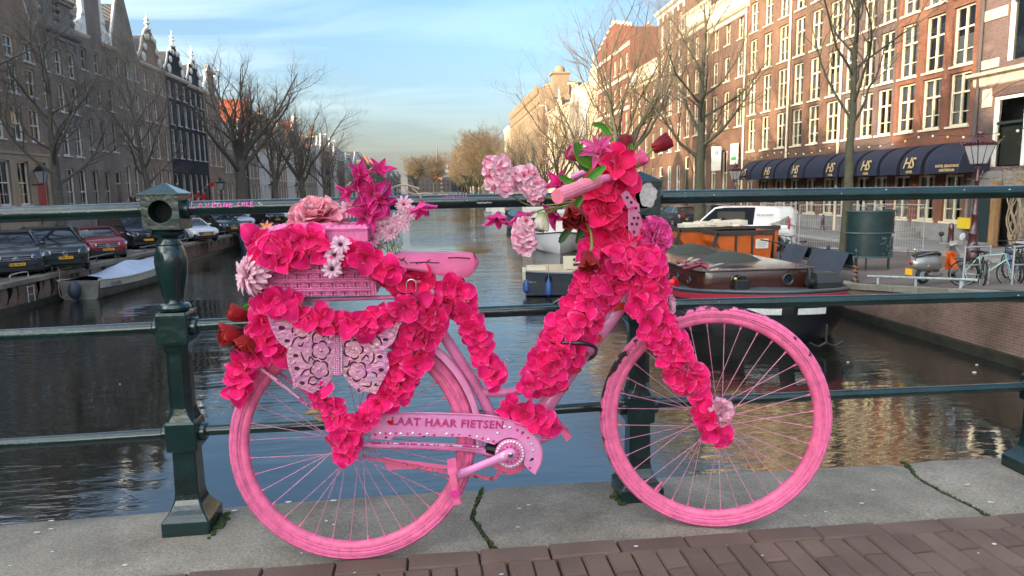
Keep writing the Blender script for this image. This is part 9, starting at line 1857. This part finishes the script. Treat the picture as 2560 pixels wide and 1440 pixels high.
# ================================================================ people
SKIN = mat('skin', (.42, .24, .17), .55); HAIR = mat('hair_dark', (.02, .016, .014), .7)
def person(label, loc, rotz, J, coat, trousers, hair=HAIR, group=None):
 """J: joint name -> position; one continuous skinned body, clothing as children grown over the same joints"""
 t = thing('person', label, 'person', loc, rotz, group)
 bones = [('pelvis', 'chest'), ('chest', 'neck'), ('neck', 'head'), ('chest', 'shl'), ('shl', 'ell'), ('ell', 'wrl'), ('chest', 'shr'), ('shr', 'elr'), ('elr', 'wrr'), ('pelvis', 'hpl'), ('hpl', 'knl'), ('knl', 'anl'), ('anl', 'tol'), ('pelvis', 'hpr'), ('hpr', 'knr'), ('knr', 'anr'), ('anr', 'tor')]
 rad_ = dict(pelvis=.125, chest=.14, neck=.055, head=.085, shl=.07, shr=.07, ell=.05, elr=.05, wrl=.034, wrr=.034, hpl=.095, hpr=.095, knl=.062, knr=.062, anl=.042, anr=.042, tol=.035, tor=.035)
 def skin(name, use, grow, m, parent):
  names = [n for n in J if any(n in b for b in use)]; ix = {n: i for i, n in enumerate(names)}; me = bpy.data.meshes.new(name); me.from_pydata([J[n] for n in names], [(ix[a], ix[b]) for a, b in use], []); me.update(); me.materials.append(m)
  o = put(name, me, parent); o.modifiers.new('skin', 'SKIN'); 
  for i, n in enumerate(names): q = me.skin_vertices[0].data[i]; q.radius = (rad_[n]+grow,)*2; q.use_root = (n in ('pelvis',)) or (i == 0 and 'pelvis' not in ix)
  s = o.modifiers.new('sub', 'SUBSURF'); s.levels = s.render_levels = 2
  return o
 body = skin('body', bones, 0, SKIN, t)
 skin('jacket', [b for b in bones if b[0] in ('pelvis', 'chest', 'shl', 'shr', 'ell', 'elr') and b[1] not in ('hpl', 'hpr', 'neck', 'head')], .022, coat, t)
 skin('trousers', [b for b in bones if b[1] in ('hpl', 'knl', 'anl', 'hpr', 'knr', 'anr')], .016, trousers, t)
 h = Vector(J['head']); n = Vector(J['neck']); u = (h-n).normalized(); f = Vector((0, -1, 0)); f = (f-u*f.dot(u)).normalized(); M = frame(h+u*.03, u.cross(f)*-1, u)
 hd = MB().ball((0, 0, 0), .105, 14, 10, (.82, .98, 1.15), M); hd.ball(M @ Vector((0, .105, -.015)) if (M @ Vector((0, 1, 0))-M @ Vector((0, 0, 0))).dot(f) > 0 else M @ Vector((0, -.105, -.015)), .02, 6, 4); hd.build('head', SKIN, body, smooth=180)
 fy = 1 if (M.to_3x3() @ Vector((0, 1, 0))).dot(f) > 0 else -1
 ey = MB(); [ey.ball(M @ Vector((s*.035, fy*.092, .012)), .012, 6, 4) for s in (-1, 1)]; ey.build('eyes', M_BLACK, body); mo_ = MB().ball(M @ Vector((0, fy*.088, -.06)), .022, 6, 3, (1, .4, .3)); mo_.build('mouth', mat('lips', (.3, .1, .09), .6), body)
 er = MB(); [er.ball(M @ Vector((s*.088, 0, 0)), .025, 6, 4, (.4, .8, 1)) for s in (-1, 1)]; er.build('ears', SKIN, body)
 hr_ = MB().ball(M @ Vector((0, -fy*.018, .03)), .112, 14, 8, (.86, 1, 1.08), Matrix()); hr_.build('hair', hair, body, smooth=180)
 hm_ = MB()
 for e, w in (('ell', 'wrl'), ('elr', 'wrr')):
  a, b = Vector(J[e]), Vector(J[w]); d = (b-a).normalized(); o = d.orthogonal().normalized(); q = d.cross(o); hm_.ball(b+d*.05, .04, 8, 6, (1, .6, 1.1))
  for k in range(4): p = b+d*.08+o*(-.027+.018*k); hm_.tube([p, p+d*.035, p+d*.06+q*.015], [.009, .008, .006], 5)
  hm_.tube([b+d*.03+o*.035, b+d*.06+o*.055, b+d*.08+o*.055+q*.01], [.011, .009, .007], 5)
 hm_.build('hands', SKIN, body, smooth=180); sh = MB(); [sh.loft([[Vector(J[a])+Vector((x*.05, 0, -.03-.02*0)) for x in (-1, 1)]+[Vector(J[a])+Vector((x*.045, 0, .05)) for x in (1, -1)], [Vector(J[b])+Vector((x*.05, 0, -.035)) for x in (-1, 1)]+[Vector(J[b])+Vector((x*.04, 0, .02)) for x in (1, -1)]]) for a, b in (('anl', 'tol'), ('anr', 'tor'))]; sh.build('shoes', TRIM, body); return t
STAND = dict(pelvis=(0, 0, .96), chest=(0, .01, 1.30), neck=(0, -.01, 1.48), head=(0, -.03, 1.58), shl=(.19, .01, 1.42), ell=(.25, .03, 1.14), wrl=(.22, -.12, .95), shr=(-.19, .01, 1.42), elr=(-.25, .03, 1.14), wrr=(-.20, -.14, .98), hpl=(.10, 0, .90), knl=(.11, -.02, .50), anl=(.11, .02, .08), tol=(.12, -.14, .03), hpr=(-.10, 0, .90), knr=(-.11, -.03, .50), anr=(-.12, .02, .08), tor=(-.14, -.14, .03))
person('person in a brown coat standing left of the other on the stoop', (XFL+1.3, 61.0, -.55), rad(60), STAND, mat('coat_brown', (.07, .03, .022), .8), mat('trousers_dark', (.02, .02, .024), .8), mat('hair_brown', (.06, .035, .02), .7))
person('person in black standing on the stoop beside the iron handrail', (XFL+1.3, 63.4, -.55), rad(100), STAND, mat('coat_black', (.012, .012, .014), .8), mat('trousers_dark', (.02, .02, .024), .8))
CR = dict(pelvis=(0, .05, .50), chest=(.0, .16, .88), neck=(.02, .20, 1.05), head=(.06, .25, 1.12), shl=(.19, .16, .95), ell=(.24, .30, .72), wrl=(.14, .42, .58), shr=(-.19, .16, .95), elr=(-.24, .30, .72), wrr=(-.10, .44, .58), hpl=(.11, .05, .47), knl=(.16, .42, .52), anl=(.13, .12, .08), tol=(.15, .27, .03), hpr=(-.11, .05, .47), knr=(-.16, .42, .50), anr=(-.13, .12, .08), tor=(-.15, .27, .03))
p = hit(2398, 600, 2, -1.58); person('person in a grey jacket crouching with their back to us beside the lamp post', (p.x, p.y, -1.60), rad(-40), CR, mat('jacket_grey', (.085, .083, .075), .85), mat('trousers_tan', (.30, .2, .14), .8))
